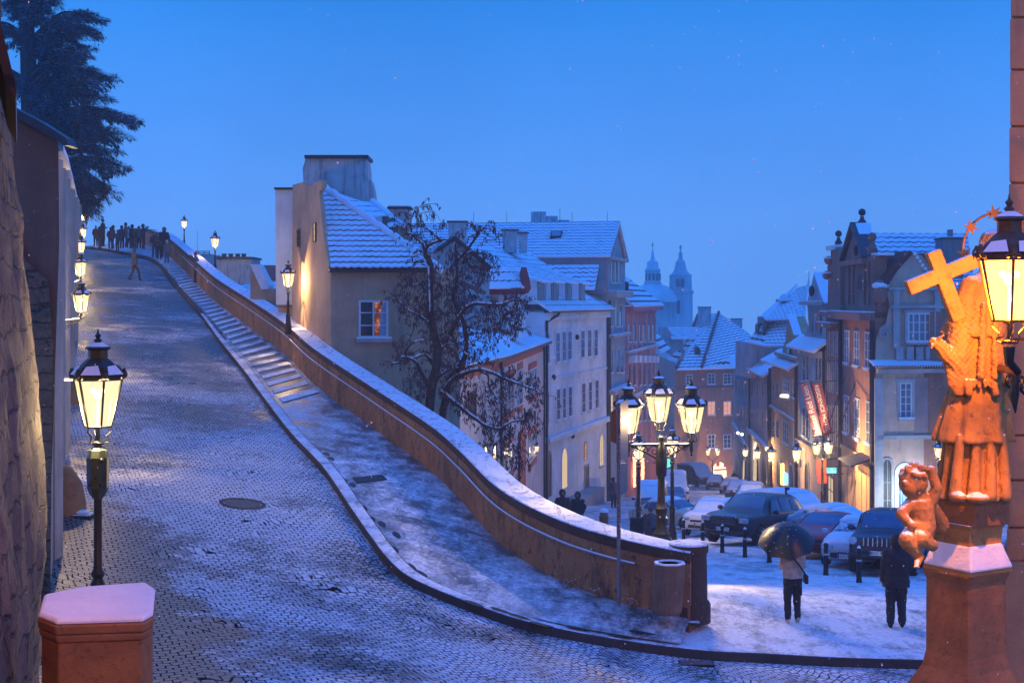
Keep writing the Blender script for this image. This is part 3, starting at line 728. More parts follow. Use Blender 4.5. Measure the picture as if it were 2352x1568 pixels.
def window(F, parent, X0, X1, Y0, Y1, glass='glass', frame='frame', nx=2, ny=3, surround=None, sill=True, arch=False, fw=.06, pxz=True, name='window', snow=True):
    s0, s1 = sorted((F.s_(X0), F.s_(X1))); Xc = (X0+X1)/2; z1, z0 = F.z(Xc, Y0), F.z(Xc, Y1); w = s1-s0
    mb = MB()
    if arch:
        n = 10; r = w/2; pts = [(s0, z0), (s1, z0)]+[(s0+r+r*math.cos(math.pi*k/n), z1-r+r*math.sin(math.pi*k/n)) for k in range(n+1)]
        if z1-r < z0+.1: pts = [(s0, z0), (s1, z0)]+[(s0+r+r*math.cos(math.pi*k/n), z0+(z1-z0)*math.sin(math.pi*k/n)) for k in range(n+1)]
        ins = [(s0+r+(q-s0-r)*(1-fw*1.6/r), z0+(z-z0)*(1-fw/(z1-z0))) for q, z in pts]
        N_ = len(pts); vs = [F.at(q, z, .05) for q, z in pts]+[F.at(q, z, .05) for q, z in ins]+[F.at(q, z, -.02) for q, z in pts]
        fs = [(i, (i+1) % N_, N_+(i+1) % N_, N_+i) for i in range(N_)]+[(i, (i+1) % N_, 2*N_+(i+1) % N_, 2*N_+i) for i in range(N_)]
        mb.add(vs, fs)
        if nx > 1: rect(F, s0+r-.02, s0+r+.02, z0, z1-.05, .02, .045, mb)
        for k in range(1, ny): rect(F, s0+.03, s1-.03, z0+(z1-r-z0)*k/ny-.015, z0+(z1-r-z0)*k/ny+.015, .02, .04, mb)
        f = mb.build(name, M[frame], parent); g = MB(); g.add([F.at(q, z, .018) for q, z in ins], [tuple(range(N_))]); g.build('pane', M[glass], f, weld='open')
    else:
        for q0, q1, a, b in ((s0, s0+fw, z0, z1), (s1-fw, s1, z0, z1), (s0+fw, s1-fw, z0, z0+fw), (s0+fw, s1-fw, z1-fw, z1)): rect(F, q0, q1, a, b, .0, .06, mb)
        for k in range(1, nx): q = s0+w*k/nx; rect(F, q-fw*.4, q+fw*.4, z0+fw, z1-fw, .01, .05, mb)
        for k in range(1, ny): z = z0+(z1-z0)*k/ny; rect(F, s0+fw, s1-fw, z-fw*.25, z+fw*.25, .01, .045, mb)
        f = mb.build(name, M[frame], parent); g = MB(); g.add([F.at(s0+fw*.5, z0+fw*.5, .02), F.at(s1-fw*.5, z0+fw*.5, .02), F.at(s1-fw*.5, z1-fw*.5, .02), F.at(s0+fw*.5, z1-fw*.5, .02)], [(0, 1, 2, 3)]); g.build('pane', M[glass], f, weld='open')
    if surround:
        mb = MB(); e = .16
        for q0, q1, a, b in ((s0-e, s0, z0-.05, z1), (s1, s1+e, z0-.05, z1), (s0-e-.05, s1+e+.05, z1, z1+e*1.2)): rect(F, q0, q1, a, b, .0, .05, mb)
        mb.build('window_surround', M[surround], f)
    if sill:
        mb = MB(); rect(F, s0-.1, s1+.1, z0-.14, z0-.02, 0, .16, mb); mb.build('sill', M[surround or 'trim'], f)
        if snow: mb = MB(); rect(F, s0-.1, s1+.1, z0-.018, z0+.04, .06, .17, mb); mb.build('sill_snow', M['snow'], f)
    return f
def string(F, X0, X1, Y0, Y1, h, proj, mat, parent, snow=True, name='string_course'):
    z = (F.z(X0, Y0)+F.z(X1, Y1))/2; s0, s1 = sorted((F.s_(X0), F.s_(X1))); mb = MB(); rect(F, s0, s1, z-h, z, -.01, proj, mb); o = mb.build(name, M[mat], parent)
    if snow: mb = MB(); rect(F, s0, s1, z+.002, z+.06, 0, proj*.95, mb); mb.build('ledge_snow', M['snow'], o)
    return z
def roof(pts, mat, parent, th=.18, name='roof', scale=1.0):
    """slab from a polygon whose first edge is the eave"""
    pts = [Vector(p) for p in pts]; u = (pts[1]-pts[0]).normalized(); nr = Vector((0, 0, 0))
    for i in range(1, len(pts)-1): nr += (pts[i]-pts[0]).cross(pts[i+1]-pts[0])
    nr.normalize()
    if nr.z < 0: nr = -nr
    v = nr.cross(u); uv = [((p-pts[0]).dot(u)/scale, abs((p-pts[0]).dot(v))/scale) for p in pts]
    mb = MB(); n = len(pts); low = [p-nr*th for p in pts]
    mb.add(pts, [tuple(range(n))], [uv]); mb.add(pts+low, [tuple(range(n, 2*n))]+[(i, (i+1) % n, n+(i+1) % n, n+i) for i in range(n)], [[(0, .1)]*n]+[[(0, .05)]*4]*n)
    return mb.build(name, M[mat], parent)
def pipe(F, X, Y0, Y1, parent, r=.06, off=.12):
    mb = MB(); mb.tube([F.pt(X, Y0, off), F.pt(X, Y1, off)], r, 6); return mb.build('downpipe', M['gutter'], parent)
def chimney(X0, X1, Y0, Y1, d, mat, parent, th=1.0, cap_=True, flare=0, name='chimney', lab=None):
    a, b = P(X0, Y1, d), P(X1, Y1, d); t = P(X0, Y0, d).z; f = flare*(b.x-a.x); mb = MB()
    mb.prism([(a.x+f, d, a.z), (b.x-f, d, a.z), (b.x, d, t), (a.x, d, t)], (0, th, 0)); o = mb.build(name, M[mat], parent)
    if cap_: mb = MB(); mb.box(((a.x+b.x)/2, d+th/2, t+.05), (b.x-a.x+.16, th+.16, .08)); mb.build('cap', M['gutter'], o); mb = MB(); mb.box(((a.x+b.x)/2, d+th/2, t+.12), (b.x-a.x+.1, th+.1, .05)); mb.build('cap_snow', M['snow'], o)
    return o
def antenna(X, Y0, Y1, d, parent):
    mb = MB(); mb.tube([P(X, Y1, d), P(X, Y0, d)], .02, 5); mb.build('antenna', M['gutter'], parent)
DOWN = Vector((0, 0, 1))
# --- ochre house beside the ramp
H = empty('ochre_house', P(765, 900, 49), 'big ochre house with snowy scalloped roof and lit window behind the parapet', 'house')
F1 = Fac(760, 49, 670, 56); F2 = Fac(760, 49, 1056, 50.5)
mb = MB(); side_poly = [F1.pt(X, Y) for X, Y in ((760.5, 990), (760.5, 800), (758, 618), (747, 567), (737, 480), (733, 441), (742, 427), (741, 413), (721, 419), (712, 427), (696, 418), (672, 425), (671, 640), (668, 990))]
mb.prism(side_poly, F1.n*-.14); mb.build('gable_wall', M['house_a'], H)
mb = MB(); mb.prism([F2.pt(X, Y) for X, Y in ((760.5, 1250), (760.5, 616), (1056, 616), (1056, 1250))], F2.n*-6); mb.build('wall', M['house_a'], H)
mb = MB(); mb.prism([F2.pt(X, Y, .012) for X, Y in ((790, 700), (1056, 700), (1056, 1250), (775, 1250), (775, 790))], F2.n*-.010); mb.build('plaster_panel', M['house_a'], H)
# the near roof: real courses of scalloped tiles, snow on every tile
eL, eR = P(757, 617, 48.6), P(1003, 617, 49.6); ap = P(735, 429, 53.0)
def plane_pt(X, Y, A, B, C):
    n = (B-A).cross(C-A); d = Vector(((X-1176)/FP, 1, (HZ-Y)/FP)); return d*(A.dot(n)/d.dot(n))
rn = (eR-eL).cross(ap-eL).normalized(); rn = rn if rn.z > 0 else -rn
ru = (eR-eL).normalized(); rv = rn.cross(ru); rv = rv if rv.z > 0 else -rv
hgt = (ap-eL).dot(rv); apu = (ap-eL).dot(ru); Lr = (eR-eL).length
nrow = 16; mbS = MB(); mbT = MB(); wt_ = .245
def left_u(v): return apu*(v/hgt)
def right_u(v): return Lr+(apu-Lr)*(v/hgt)
for r_ in range(nrow):
    v0 = hgt*r_/nrow; v1 = hgt*(r_+1)/nrow+.05; ua, ub = left_u(v0)-.02, right_u(v0)+.05; nt_ = max(1, int((ub-ua)/wt_)); w = (ub-ua)/nt_; sub = 6
    sh_ = 0
    for mbx, lift, dv, inset, th in ((mbT, .05, 0.0, 0, .05), (mbS, .075, .045, 0, .03)):
        vs = []; fs = []; cols = nt_*sub
        for c_ in range(cols+1):
            u_ = ua+(ub-ua)*c_/cols; ph_ = (c_ % sub)/sub if c_ % sub else 0; sc_ = math.sin(math.pi*((c_/sub) % 1)); 
            drop = -.085*sc_; jit = noise.noise(Vector((u_*1.7, v0*3, 5)))*.03
            u1_ = min(max(u_, left_u(v1)), right_u(v1))
            p0 = eL+ru*u_+rv*(v0+drop+dv+(jit if dv else 0))+rn*(lift+.02*sc_+(noise.noise(Vector((u_*3, v0*5, 1)))*.012 if dv else 0)); p1 = eL+ru*u1_+rv*v1+rn*(.01+(.0 if not dv else .018)+.01*sc_)
            vs += [p0-rn*th, p0, p0.lerp(p1, .25)+rn*(.012 if dv else 0), p1]
        for c_ in range(cols):
            for k in range(3): fs.append((c_*4+k, c_*4+k+1, c_*4+5+k, c_*4+4+k))
        mbx.add(vs, fs)
M['clay'] = plain('clay_tile', (.16, .055, .04), .8, .3, 6, 0, .3)
rf = mbT.build('tile_roof', M['clay'], H, weld='open'); mbS.build('roof_snow', M['snow'], rf, 'all', weld='open')
mb = MB(); mb.prism([eL+rn*-.04, eR+rn*-.04, ap+rn*-.04], rn*-.12); mb.build('roof_deck', M['frame_dark'], rf)
mb = MB(); hp = [ap.lerp(eR, t)+rn*.10+Vector((0, 0, .03*math.sin(t*60))) for t in np.linspace(-.01, 1.04, 40)]; mb.tube(hp, [.13+.012*(i % 3) for i in range(40)], 8); mb.build('hip_ridge', M['snow'], rf, True)
mb = MB(); hp = [eL.lerp(ap, t)+rn*.05 for t in np.linspace(0, 1, 12)]; mb.tube(hp, .05, 6); mb.build('verge', M['house_a'], rf)
# roof behind the hip with dormers
r2 = [P(1003, 617, 49.8), P(1030, 632, 54), P(960, 575, 58), P(848, 468, 57.5), P(737, 430, 53.2)]
roof([r2[0], r2[1], r2[2], r2[3], r2[4]], 'tiles_snowy', H, .1)
mb = MB(); mb.tube([P(990, 610, 49.6), P(1040, 640, 52.5), P(1112, 672, 57)], .10, 6); mb.build('gutter', M['gutter'], H)
for (q, fr_, lab) in (([(789, 459, 54.4), (855, 464, 55), (890, 495, 53.3), (833, 496, 52.6)], [(878, 497), (890, 497), (889, 546), (878, 532)], 1), ([(880, 500, 54.3), (900, 503, 54.8), (921, 516, 53.2), (893, 517, 52.6)], [(901, 516), (915, 518), (914, 562), (903, 552)], 2)):
    pts = [P(*v) for v in q]; roof([pts[2], pts[3], pts[0], pts[1]], 'tiles_snowy', H, .08, 'dormer_roof')
    d_ = q[2][2]; mb = MB(); (a, b) = (q[3][0]+6, fr_[0][0]); mb.prism([P(a, q[3][1]+3, d_-.2), P(b, q[2][1]+4, d_-.2), P(b, fr_[3][1], d_-.2), P(a, q[3][1]+8, d_-.2)], (0, 2.2, 0)); mb.build('dormer_cheek', M['white_wall'], H)
    mb = MB(); mb.prism([P(x, y, d_-.25) for x, y in fr_], (.3, 1.6, 0)); mb.build('dormer_front', M['frame_dark'], H)
    mb = MB(); mb.tube([P(q[1][0], q[1][1], q[1][2])+Vector((0, 0, .06)), P(q[2][0]+8, q[2][1]+4, q[2][2])+Vector((0, 0, .06))], .10, 8); mb.build('dormer_ridge', M['snow'], H, True)
# chimneys of the ochre house
M['chimney_plaster'] = plaster('chimney_plaster', (.46, .49, .50), (.05, .05, .05), .9, 1.6, .3)
mb = MB(); mb.prism([P(X, Y, 57) for X, Y in ((699, 470), (695, 388), (702, 364), (841, 364), (845, 390), (845, 480))], (0, 1.6, 0)); cb = mb.build('chimney', M['chimney_plaster'], H)
mb = MB(); a, b = P(700, 358, 56.9), P(846, 359, 56.9); mb.box(((a.x+b.x)/2, 57.8, a.z-.04), (b.x-a.x, 2.0, .13)); mb.build('cap', M['gutter'], cb)
mb = MB(); mb.prism([P(X, Y, 57.3) for X, Y in ((845, 416), (852, 414), (858, 440), (861, 470), (845, 470))], (0, 1.2, 0)); mb.build('chimney', M['chimney_plaster'], H)
chimney(894, 940, 480, 600, 60, 'chimney_plaster', H, 1.2)
mb = MB(); mb.prism([P(X, Y, 57.5) for X, Y in ((632, 436), (672, 436), (674, 700), (634, 700))], (0, 1.5, 0)); o = mb.build('chimney', M['white_wall'], H); mb = MB(); a, b = P(630, 434, 57.4), P(673, 434, 57.4); mb.box(((a.x+b.x)/2, 58.2, a.z+.02), (b.x-a.x, 1.7, .08)); mb.build('cap', M['gutter'], o)
for X0, X1, Y0, Y1 in ((685, 690.6, 525, 569), (721.5, 727, 511, 556)): window(F1, H, X0, X1, Y0, Y1, 'lit_cream' if X0 > 700 else 'glass', 'frame_dark', 1, 3, sill=False, fw=.04)
# the lit window of the ochre house, curtain and interior in view
def room():
    m = N('lit_room'); v = m.obj((1, 1, 1)); f = m.noise(v, 5, 5, .8); e = m.n('ShaderNodeEmission', {0: m.mix(m.rng(f, .5, .62), (.12, .03, .012), (1, .28, .08)), 1: 1.1}); m.t.links.new(e.outputs[0], m.out.inputs[0]); m.m.cycles.emission_sampling = 'NONE'; return m.m
M['room'] = room(); M['curtain'] = plain('curtain', (.30, .34, .40), .8, .3, 12)
w_ = window(F2, H, 823, 891, 689, 776, 'glass', 'frame', 2, 3, None, True, fw=.075)
mb = MB(); mb.add([F2.pt(X, Y, .026) for X, Y in ((860, 693), (886, 693), (886, 772), (860, 772))], [(0, 1, 2, 3)]); mb.build('lit_room', M['room'], w_, weld='open')
mb = MB(); mb.add([F2.pt(X, Y, .032) for X, Y in ((876, 700), (884, 693), (886.5, 693), (886.5, 772), (871, 772), (872, 740))], [tuple(range(6))]); mb.build('curtain', M['curtain'], w_, weld='open')
# low walls and roofs left of the ochre house
t = empty('low_tan_wall', P(600, 760, 62), 'low tan plaster wall with a sloping snow-covered coping left of the ochre house', 'wall')
mb = MB(); mb.prism([P(X, Y, 62) for X, Y in ((575, 612), (590, 612), (617, 662), (632, 664), (632, 800), (575, 760))], (0, 1, 0)); mb.build('wall_body', M['house_a'], t)
mb = MB(); mb.prism([P(X, Y, 61.8) for X, Y in ((574, 607), (594, 607), (618, 655), (616, 664), (600, 664))], (0, 1.3, .0)); mb.build('coping_snow', M['snow'], t)
mb = MB(); mb.prism([P(X, Y, 63.5) for X, Y in ((594, 609), (633, 609), (633, 645), (606, 645))], (0, 1, 0)); mb.build('back_wall', M['mauve_wall'], t)
mb = MB(); mb.prism([P(X, Y, 58) for X, Y in ((639, 664), (672, 664), (672, 790), (639, 760))], (0, .8, 0)); mb.build('side_wall', M['house_a'], t)
mb = MB(); a = P(655, 662, 57.9); mb.box((a.x, 58.4, a.z+.02), (.72, 1.1, .08)); mb.build('wall_snow', M['snow'], t)
roof([P(545, 720, 70), P(636, 700, 70), P(650, 640, 76), P(548, 655, 76)], 'tiles', t, .1)
roof([P(606, 668, 66), P(650, 690, 65), P(648, 640, 72), P(600, 642, 72)], 'tiles', t, .1)
t = empty('chimney_block', P(540, 660, 88), 'wide flat blue-grey chimney block with four small pots above the parapet', 'chimney'); mb = MB(); mb.prism([P(X, Y, 88) for X, Y in ((502, 800), (499, 594), (578, 594), (577, 760))], (0, 3, 0)); mb.build('stack', M['chimney_plaster'], t)
mb = MB(); a, b = P(497, 593, 87.9), P(580, 593, 87.9); mb.box(((a.x+b.x)/2, 89.5, a.z+.03), (b.x-a.x, 3.4, .12)); mb.build('cap', M['gutter'], t)
for X in (515, 530, 546, 560): mb = MB(); q = P(X, 590, 88.5); mb.lathe([(.14, -.1), (.14, .15), (.18, .2)], q, 8); mb.build('pot', M['gutter'], t)
# far roofs under the sky behind the parapet
t = empty('distant_flat_house', P(455, 600, 190), 'hazy distant flat-roofed house with a railing and aerial just above the parapet', 'house'); mb = MB(); mb.prism([P(X, Y, 190) for X, Y in ((425, 760), (425, 583), (482, 583), (482, 590), (560, 590), (560, 700), (700, 690), (700, 800))], (0, 9, 0)); mb.build('wall', M['grey_wall'], t)
mb = MB()
for Y in (577, 581): mb.tube([P(430, Y, 190), P(482, Y, 190)], .05, 4)
for X in (431, 443, 456, 469, 481): mb.tube([P(X, 584, 190), P(X, 576, 190)], .05, 4)
mb.build('railing', M['gutter'], t); antenna(453, 530, 584, 190, t)
# --- red-trimmed house
t = empty('red_trim_house', P(1150, 1000, 66), 'pale pink house with red window trims and a snowy roof, behind the bare tree', 'house')
Fa = Fac(1050, 56.5, 1147, 66); Fb = Fac(1147, 66, 1250, 91)
ze = -2.62
body(Fa, [(0, -12), (Fa.L, -12), (Fa.L, ze), (0, ze)], 8, 'palepink_wall', t); body(Fb, [(0, -17), (Fb.L, -17), (Fb.L, ze), (0, ze)], 8, 'palepink_wall', t)
for F_, nm in ((Fa, 'a'), (Fb, 'b')):
    mb = MB(); rect(F_, -.1, F_.L+.1, ze-.55, ze-.12, -.0, .06, mb); mb.build('red_frieze', M['red_trim'], t); mb = MB(); rect(F_, -.1, F_.L+.2, ze-.12, ze+.04, 0, .5, mb); mb.build('eave', M['gutter'], t)
e0, e1, e2 = Fa.at(-.5, ze+.1, .5), Fa.at(Fa.L, ze+.1, .5), Fb.at(Fb.L+.3, ze+.1, .5)
k0, k1, k2 = Fa.at(-3, ze+2.6, -5), P(1141, 766, 73), P(1212, 757, 97)
roof([e0, e1, k1, k0], 'seam', t, .12); roof([e1, e2, k2, k1], 'seam', t, .12)
for X0, X1, Y0, Y1 in ((1156, 1180, 868, 945), (1188.7, 1199, 848, 930), (1214, 1231, 846, 905), (1213, 1231, 995, 1055), (1156, 1178, 1022, 1082)):
    f = window(Fb, t, X0, X1, Y0, Y1, 'glass_pale', 'frame', 3, 3, None, False, snow=False); s0, s1 = sorted((Fb.s_(X0), Fb.s_(X1))); Xc = (X0+X1)/2; za, zb = Fb.z(Xc, Y0), Fb.z(Xc, Y1)
    mb = MB(); rect(Fb, s0-.1, s1+.1, za, za+.35, 0, .05, mb); mb.build('red_panel', M['red_trim'], f); mb = MB(); rect(Fb, s0-.1, s1+.1, zb-.4, zb, 0, .05, mb); mb.build('red_panel', M['red_trim'], f)
mb = MB(); rect(Fb, Fb.s_(1190), Fb.s_(1203), -17, Fb.z(1196, 988), 0, .12, mb); mb.build('red_pilaster', M['red_trim'], t)
for X0, X1, Y0, Y1 in ((1110, 1120, 1014, 1075), (1130, 1141, 1016, 1085), (1075, 1092, 900, 960)): window(Fa, t, X0, X1, Y0, Y1, 'glass', 'frame_dark', 1, 1, None, False, arch=Y0 > 1000)
pipe(Fa, 1146, 830, 1140, t); pipe(Fb, 1246, 790, 1180, t)
mb = MB(); mb.prism([P(X, Y, 76) for X, Y in ((1156, 780), (1156, 731), (1208, 731), (1208, 776))], (0, 2.4, 0)); q = mb.build('chimney', M['white_wall'], t); mb = MB(); a, b = P(1154, 731, 76), P(1210, 731, 76); mb.box(((a.x+b.x)/2, 77.2, a.z+.06), (b.x-a.x, 2.6, .14)); mb.build('cap_snow', M['snow'], q)
mb = MB(); mb.prism([P(X, Y, 76) for X, Y in ((1158, 731), (1160, 722), (1165, 717), (1172, 717), (1177, 722), (1178, 731))], (0, 1.4, 0)); mb.build('chimney_hood', M['white_wall'], q)
q = Fb.pt(1219, 1030, .35); l2 = empty('wall_lantern', q, 'small lit lantern on the red-trimmed house, seen through the tree', 'wall lantern'); lantern(q-Vector((0, 0, .3)), .7, l2, fine=False); point(q+Vector((0, 0, .05)), l2, 25)
# red gabled dormer house behind the tree
t = empty('red_gable_house', P(1150, 700, 82), 'small house with a snowy roof and dark red pointed gable behind the tree', 'house')
roof([P(1082, 662, 80), P(1206, 660, 84), P(1208, 614, 86), P(1090, 617, 82)], 'tiles_snowy', t, .1)
mb = MB(); mb.prism([P(X, Y, 84) for X, Y in ((1209, 613), (1198, 655), (1201, 665), (1213, 674), (1220, 662), (1216, 640))], (-.3, .8, 0)); mb.build('red_gable', M['red_trim'], t)
mb = MB(); mb.prism([P(X, Y, 83) for X, Y in ((1070, 662), (1205, 662), (1205, 675), (1070, 678))], (0, .5, 0)); mb.build('red_fascia', M['red_trim'], t)
mb = MB(); mb.prism([P(X, Y, 83.6) for X, Y in ((1060, 676), (1204, 672), (1204, 830), (1060, 830))], (0, 3, 0)); mb.build('wall', M['white_wall'], t)
for X in (1078, 1104, 1130): mb = MB(); mb.prism([P(x_, y_, 83.4) for x_, y_ in ((X, 684), (X+14, 683), (X+14, 706), (X, 708))], (0, .3, 0)); mb.build('window', M['glass_pale'], t)
# pale gable with dark verges
t = empty('pale_gable_house', P(1050, 620, 78), 'pale house gable with dark verge boards poking up through the tree crown', 'house')
mb = MB(); mb.prism([P(X, Y, 78) for X, Y in ((1006, 575), (1044, 549), (1124, 614), (1124, 720), (1006, 720))], (-1, 4, 0)); mb.build('wall', M['blue_wall'], t)
for a, b in (((1003, 575), (1045, 545)), ((1043, 545), (1128, 617))):
    mb = MB(); mb.tube([P(*a, 77.8), P(*b, 77.8)], .12, 6); mb.build('verge', M['gutter'], t)
# --- white house
t = empty('white_house', P(1320, 1150, 100), 'tall white house with groups of three windows and four roof dormers', 'house')
F = Fac(1251, 92, 1395.5, 110); zb_ = -18; ze = F.z(1395, 712); zl_ = F.z(1252, 714)
body(F, [(0, -15), (F.L, zb_), (F.L, ze), (0, ze)], 10, 'white_wall', t)
mb = MB(); rect(F, -.2, F.L+.05, ze-.05, ze+.1, 0, .55, mb); mb.build('gutter', M['gutter'], t)
mb = MB(); rect(F, 0, F.L, ze-.55, ze-.05, 0, .25, mb); mb.build('cornice', M['white_wall'], t)
eL_, eR_ = F.at(-.4, ze+.12, .6), F.at(F.L+.1, ze+.12, .6); rL_, rR_ = F.at(-.4, ze+4.5, -6.2), F.at(F.L+.1, ze+4.5, -6.2)
roof([eL_, eR_, rR_, rL_], 'tiles_snowy', t)
for X0, X1 in ((1234, 1253), (1265, 1283), (1298, 1313), (1329, 1343)):
    Fd = F.off(-.4); s0, s1 = Fd.s_(X0), Fd.s_(X1); za = Fd.z((X0+X1)/2, 688); zt_ = za+1.2
    mb = MB(); rect(Fd, s0, s1, za-.3, zt_, -3.0, 0, mb); d_ = mb.build('dormer', M['white_wall'], t)
    mb = MB(); rect(Fd, s0+.05, s1-.05, za-.1, zt_-.05, 0, .04, mb); mb.build('pane', M['glass'], d_)
    mb = MB()
    for k in (.32, .5, .68): q = s0+(s1-s0)*k; rect(Fd, q-.03, q+.03, za-.1, zt_-.05, .041, .07, mb)
    mb.build('mullions', M['frame'], d_)
    roof([Fd.at(s0-.25, zt_, .45), Fd.at(s1+.25, zt_, .45), Fd.at(s1+.25, zt_+1.55, -4.4), Fd.at(s0-.25, zt_+1.55, -4.4)], 'tiles_snowy', d_, .12, 'dormer_roof')
for X0, X1, Y0, Y1 in ((1275, 1285, 763, 831), (1290, 1298.5, 761, 829), (1303, 1312, 760, 826), (1333, 1342, 758.5, 821), (1348.5, 1357, 757, 819), (1363.5, 1372, 756, 817), (1252.5, 1261, 765, 834),
                       (1277, 1286, 892, 964), (1291, 1299, 890, 961), (1304.5, 1313, 887, 956), (1335, 1344, 879, 947), (1351, 1359, 876, 942), (1366, 1374, 872, 937), (1252.5, 1260, 899, 973)):
    window(F, t, X0, X1, Y0, Y1, 'glass_pale', 'frame', 1, 3, 'white_wall', True)
for Y0, Y1, hh, pr_ in ((1006, 958, .3, .35), (867, 845, .15, .1)): string(F, 1251.5, 1395, Y0, Y1, hh, pr_, 'white_wall', t, Y0 > 900)
window(F, t, 1253, 1267, 1034, 1140, 'door', 'grey_wall', 1, 1, None, False, arch=True, fw=.2, name='door')
window(F, t, 1289, 1303, 1027, 1120, 'lit_cream', 'white_wall', 1, 1, None, False, arch=True, fw=.05)
window(F, t, 1341, 1347, 1012, 1056, 'lit_warm', 'frame_dark', 2, 4, None, False, arch=True); window(F, t, 1341, 1352, 1066, 1146, 'door', 'grey_wall', 1, 1, None, False, fw=.15, name='door')
window(F, t, 1376, 1386, 995, 1068, 'lit_cream', 'frame', 2, 4, None, True, arch=True)
mb = MB(); rect(F, F.s_(1302), F.s_(1352), -18, F.z(1330, 1128), 0, 1.2, mb); mb.build('entrance_stair', M['grey_wall'], t)
pipe(F, 1252, 732, 1180, t, .09); pipe(F, 1393, 720, 1150, t, .09)
mb = MB(); mb.tube([F.pt(1268, 716, .5), F.pt(1268, 724, .4), F.pt(1252, 738, .15)], .09, 6); mb.build('downpipe', M['gutter'], t)
for X0, Y0 in ((1268, 865), (1312, 1000), (1322, 773)): mb = MB(); mb.ball(F.pt(X0, Y0+1, .12), .14, 8, 6, (1, .4, 1.4)); mb.build('facade_lamp', M['gutter'], t)
# --- tower-gabled house with the long roof
t = empty('tower_gable_house', P(1410, 1000, 116), 'narrow blue-grey house with tall pointed gable and long snowy roof', 'house')
F = Fac(1396, 110.4, 1436, 120); s = F.s_
gz = F.z(1417, 512)
body(F, [(0, -19), (F.L, -20), (F.L, F.z(1434, 684)), (F.L, F.z(1434, 590)), (F.L+.05, F.z(1435, 600)), (F.L*.5, gz-.5), (-.05, F.z(1396, 595)), (0, F.z(1396, 620))], 9, 'blue_wall', t)
Fz = F.z(1396, 575)
for sgn in (0, 1):
    q = -.5 if sgn == 0 else F.L+.5
    roof([F.at(q, Fz-.4, .25), F.at(q, Fz-.4, -19), F.at(F.L*.5, gz+.15, -19), F.at(F.L*.5, gz+.15, .25)], 'tiles', t)
mb = MB(); mb.prism([F.at(-.3, Fz-.5), F.at(-.3, .6), F.at(-2.3, .5), F.at(-.5, Fz-1.3)], F.n*-19); mb.build('mansard_wall', M['mauve_wall'], t)
roof([F.at(-2.8, .9, -.6), F.at(-2.8, .9, -19), F.at(-.6, Fz-1.1, -19), F.at(-.6, Fz-1.1, -.6)], 'tiles', t, .15)
for a in (1401.5, 1410, 1418.5): window(F, t, a, a+5, 600, 650, 'glass_pale', 'trim', 1, 1, None, True)
for a in (1399, 1411, 1421): window(F, t, a, a+6, 702, 750, 'glass_pale', 'trim', 1, 2, 'trim', True)
for a in (1399, 1414, 1424): window(F, t, a, a+7, 802, 856, 'glass_pale', 'trim', 1, 2, 'trim', True)
for a in (1401, 1414, 1424): window(F, t, a, a+6, 905, 965, 'lit_cream' if a == 1401 else 'glass', 'trim', 1, 2, 'trim', True)
string(F, 1396, 1436, 670, 668, .5, .7, 'trim', t); string(F, 1396, 1436, 592, 590, .3, .3, 'trim', t, False); string(F, 1396, 1436, 768, 766, .2, .5, 'trim', t); string(F, 1396, 1436, 892, 886, .3, .6, 'trim', t)
mb = MB(); mb.tube([F.pt(1402, 595, .1), F.pt(1417, 520, .1), F.pt(1432, 595, .1)], .14, 5); mb.build('gable_moulding', M['trim'], t); pipe(F, 1397, 690, 1150, t, .1)
for X0, X1, Y0, Y1, f_ in ((1220, 1254, 486, 520, .02), (1255, 1281, 496, 520, .02), (1283, 1308, 505, 520, .02)): chimney(X0, X1, Y0, Y1, 121, 'gutter' if False else 'chimney_plaster', t, 1.4, False)
for X0, X1, Y0, Y1 in ((1153, 1190, 530, 580), (1190, 1212, 536, 580)): chimney(X0, X1, Y0, Y1, 104, 'chimney_plaster', t, 1.3, True, .08)
chimney(1029, 1072, 511, 600, 95, 'chimney_plaster', t, 1.3, True, .1)
for X0, X1, Y0, Y1, d_ in ((1263, 1289, 535, 550, 113.6), (1102, 1126, 540, 554, 115.5)):
    q = [P(X0, Y1, d_), P(X1, Y1, d_), P(X1+3, Y0, d_+.9), P(X0+3, Y0, d_+.9)]; mb = MB(); mb.prism(q, (0, -.1, .18)); o = mb.build('skylight', M['gutter'], t); mb = MB(); mb.prism([v.lerp(sum(q, Vector())/4, .2)+Vector((0, -.12, .2)) for v in q], (0, -.02, .03)); mb.build('pane', M['frost' if 'frost' in M else 'glass_pale'], o)
for X in (1088, 1164, 1242, 1286, 1314, 1395): antenna(X, 488 if X != 1286 else 478, 518, 118, t)
# --- pink house
t = empty('pink_house', P(1470, 1000, 127), 'tall pink house with white vertical strips between its windows', 'house')
F = Fac(1437, 120.3, 1507, 142); ze = F.z(1470, 706)
body(F, [(0, -22), (F.L, -23), (F.L, ze), (0, ze)], 10, 'pink_wall', t)
mb = MB(); rect(F, -.3, F.L+.3, ze-.3, ze+.15, 0, .7, mb); mb.build('cornice', M['pink_wall'], t)
roof([F.at(-.2, ze+.2, .8), F.at(F.L+.4, ze+.2, .8), F.at(F.L-1, ze+4.6, -5), F.at(-.2, ze+4.6, -5)], 'tiles_far', t)
roof([F.at(F.L+.4, ze+.2, .8), F.at(F.L+.4, ze+.2, -10), F.at(F.L-1, ze+4.6, -5)], 'seam', t)
for a in (1442, 1453, 1466, 1476, 1487.5, 1497): 
    for k, (Y0, Y1) in enumerate(((744, 785), (838, 885), (922, 968))): window(F, t, a, a+5, Y0-(a-1442)*.02*(k-.0), Y1-(a-1442)*.03*k, 'mauve_pane' if False else 'glass', 'pink_wall', 1, 2, None, True)
for a in (1440.5, 1450, 1461, 1474, 1484.5, 1495, 1504):
    mb = MB(); q = F.s_(a); rect(F, q-.14, q+.14, -14, ze-.6, 0, .1, mb); mb.build('pilaster', M['palepink_wall'], t)
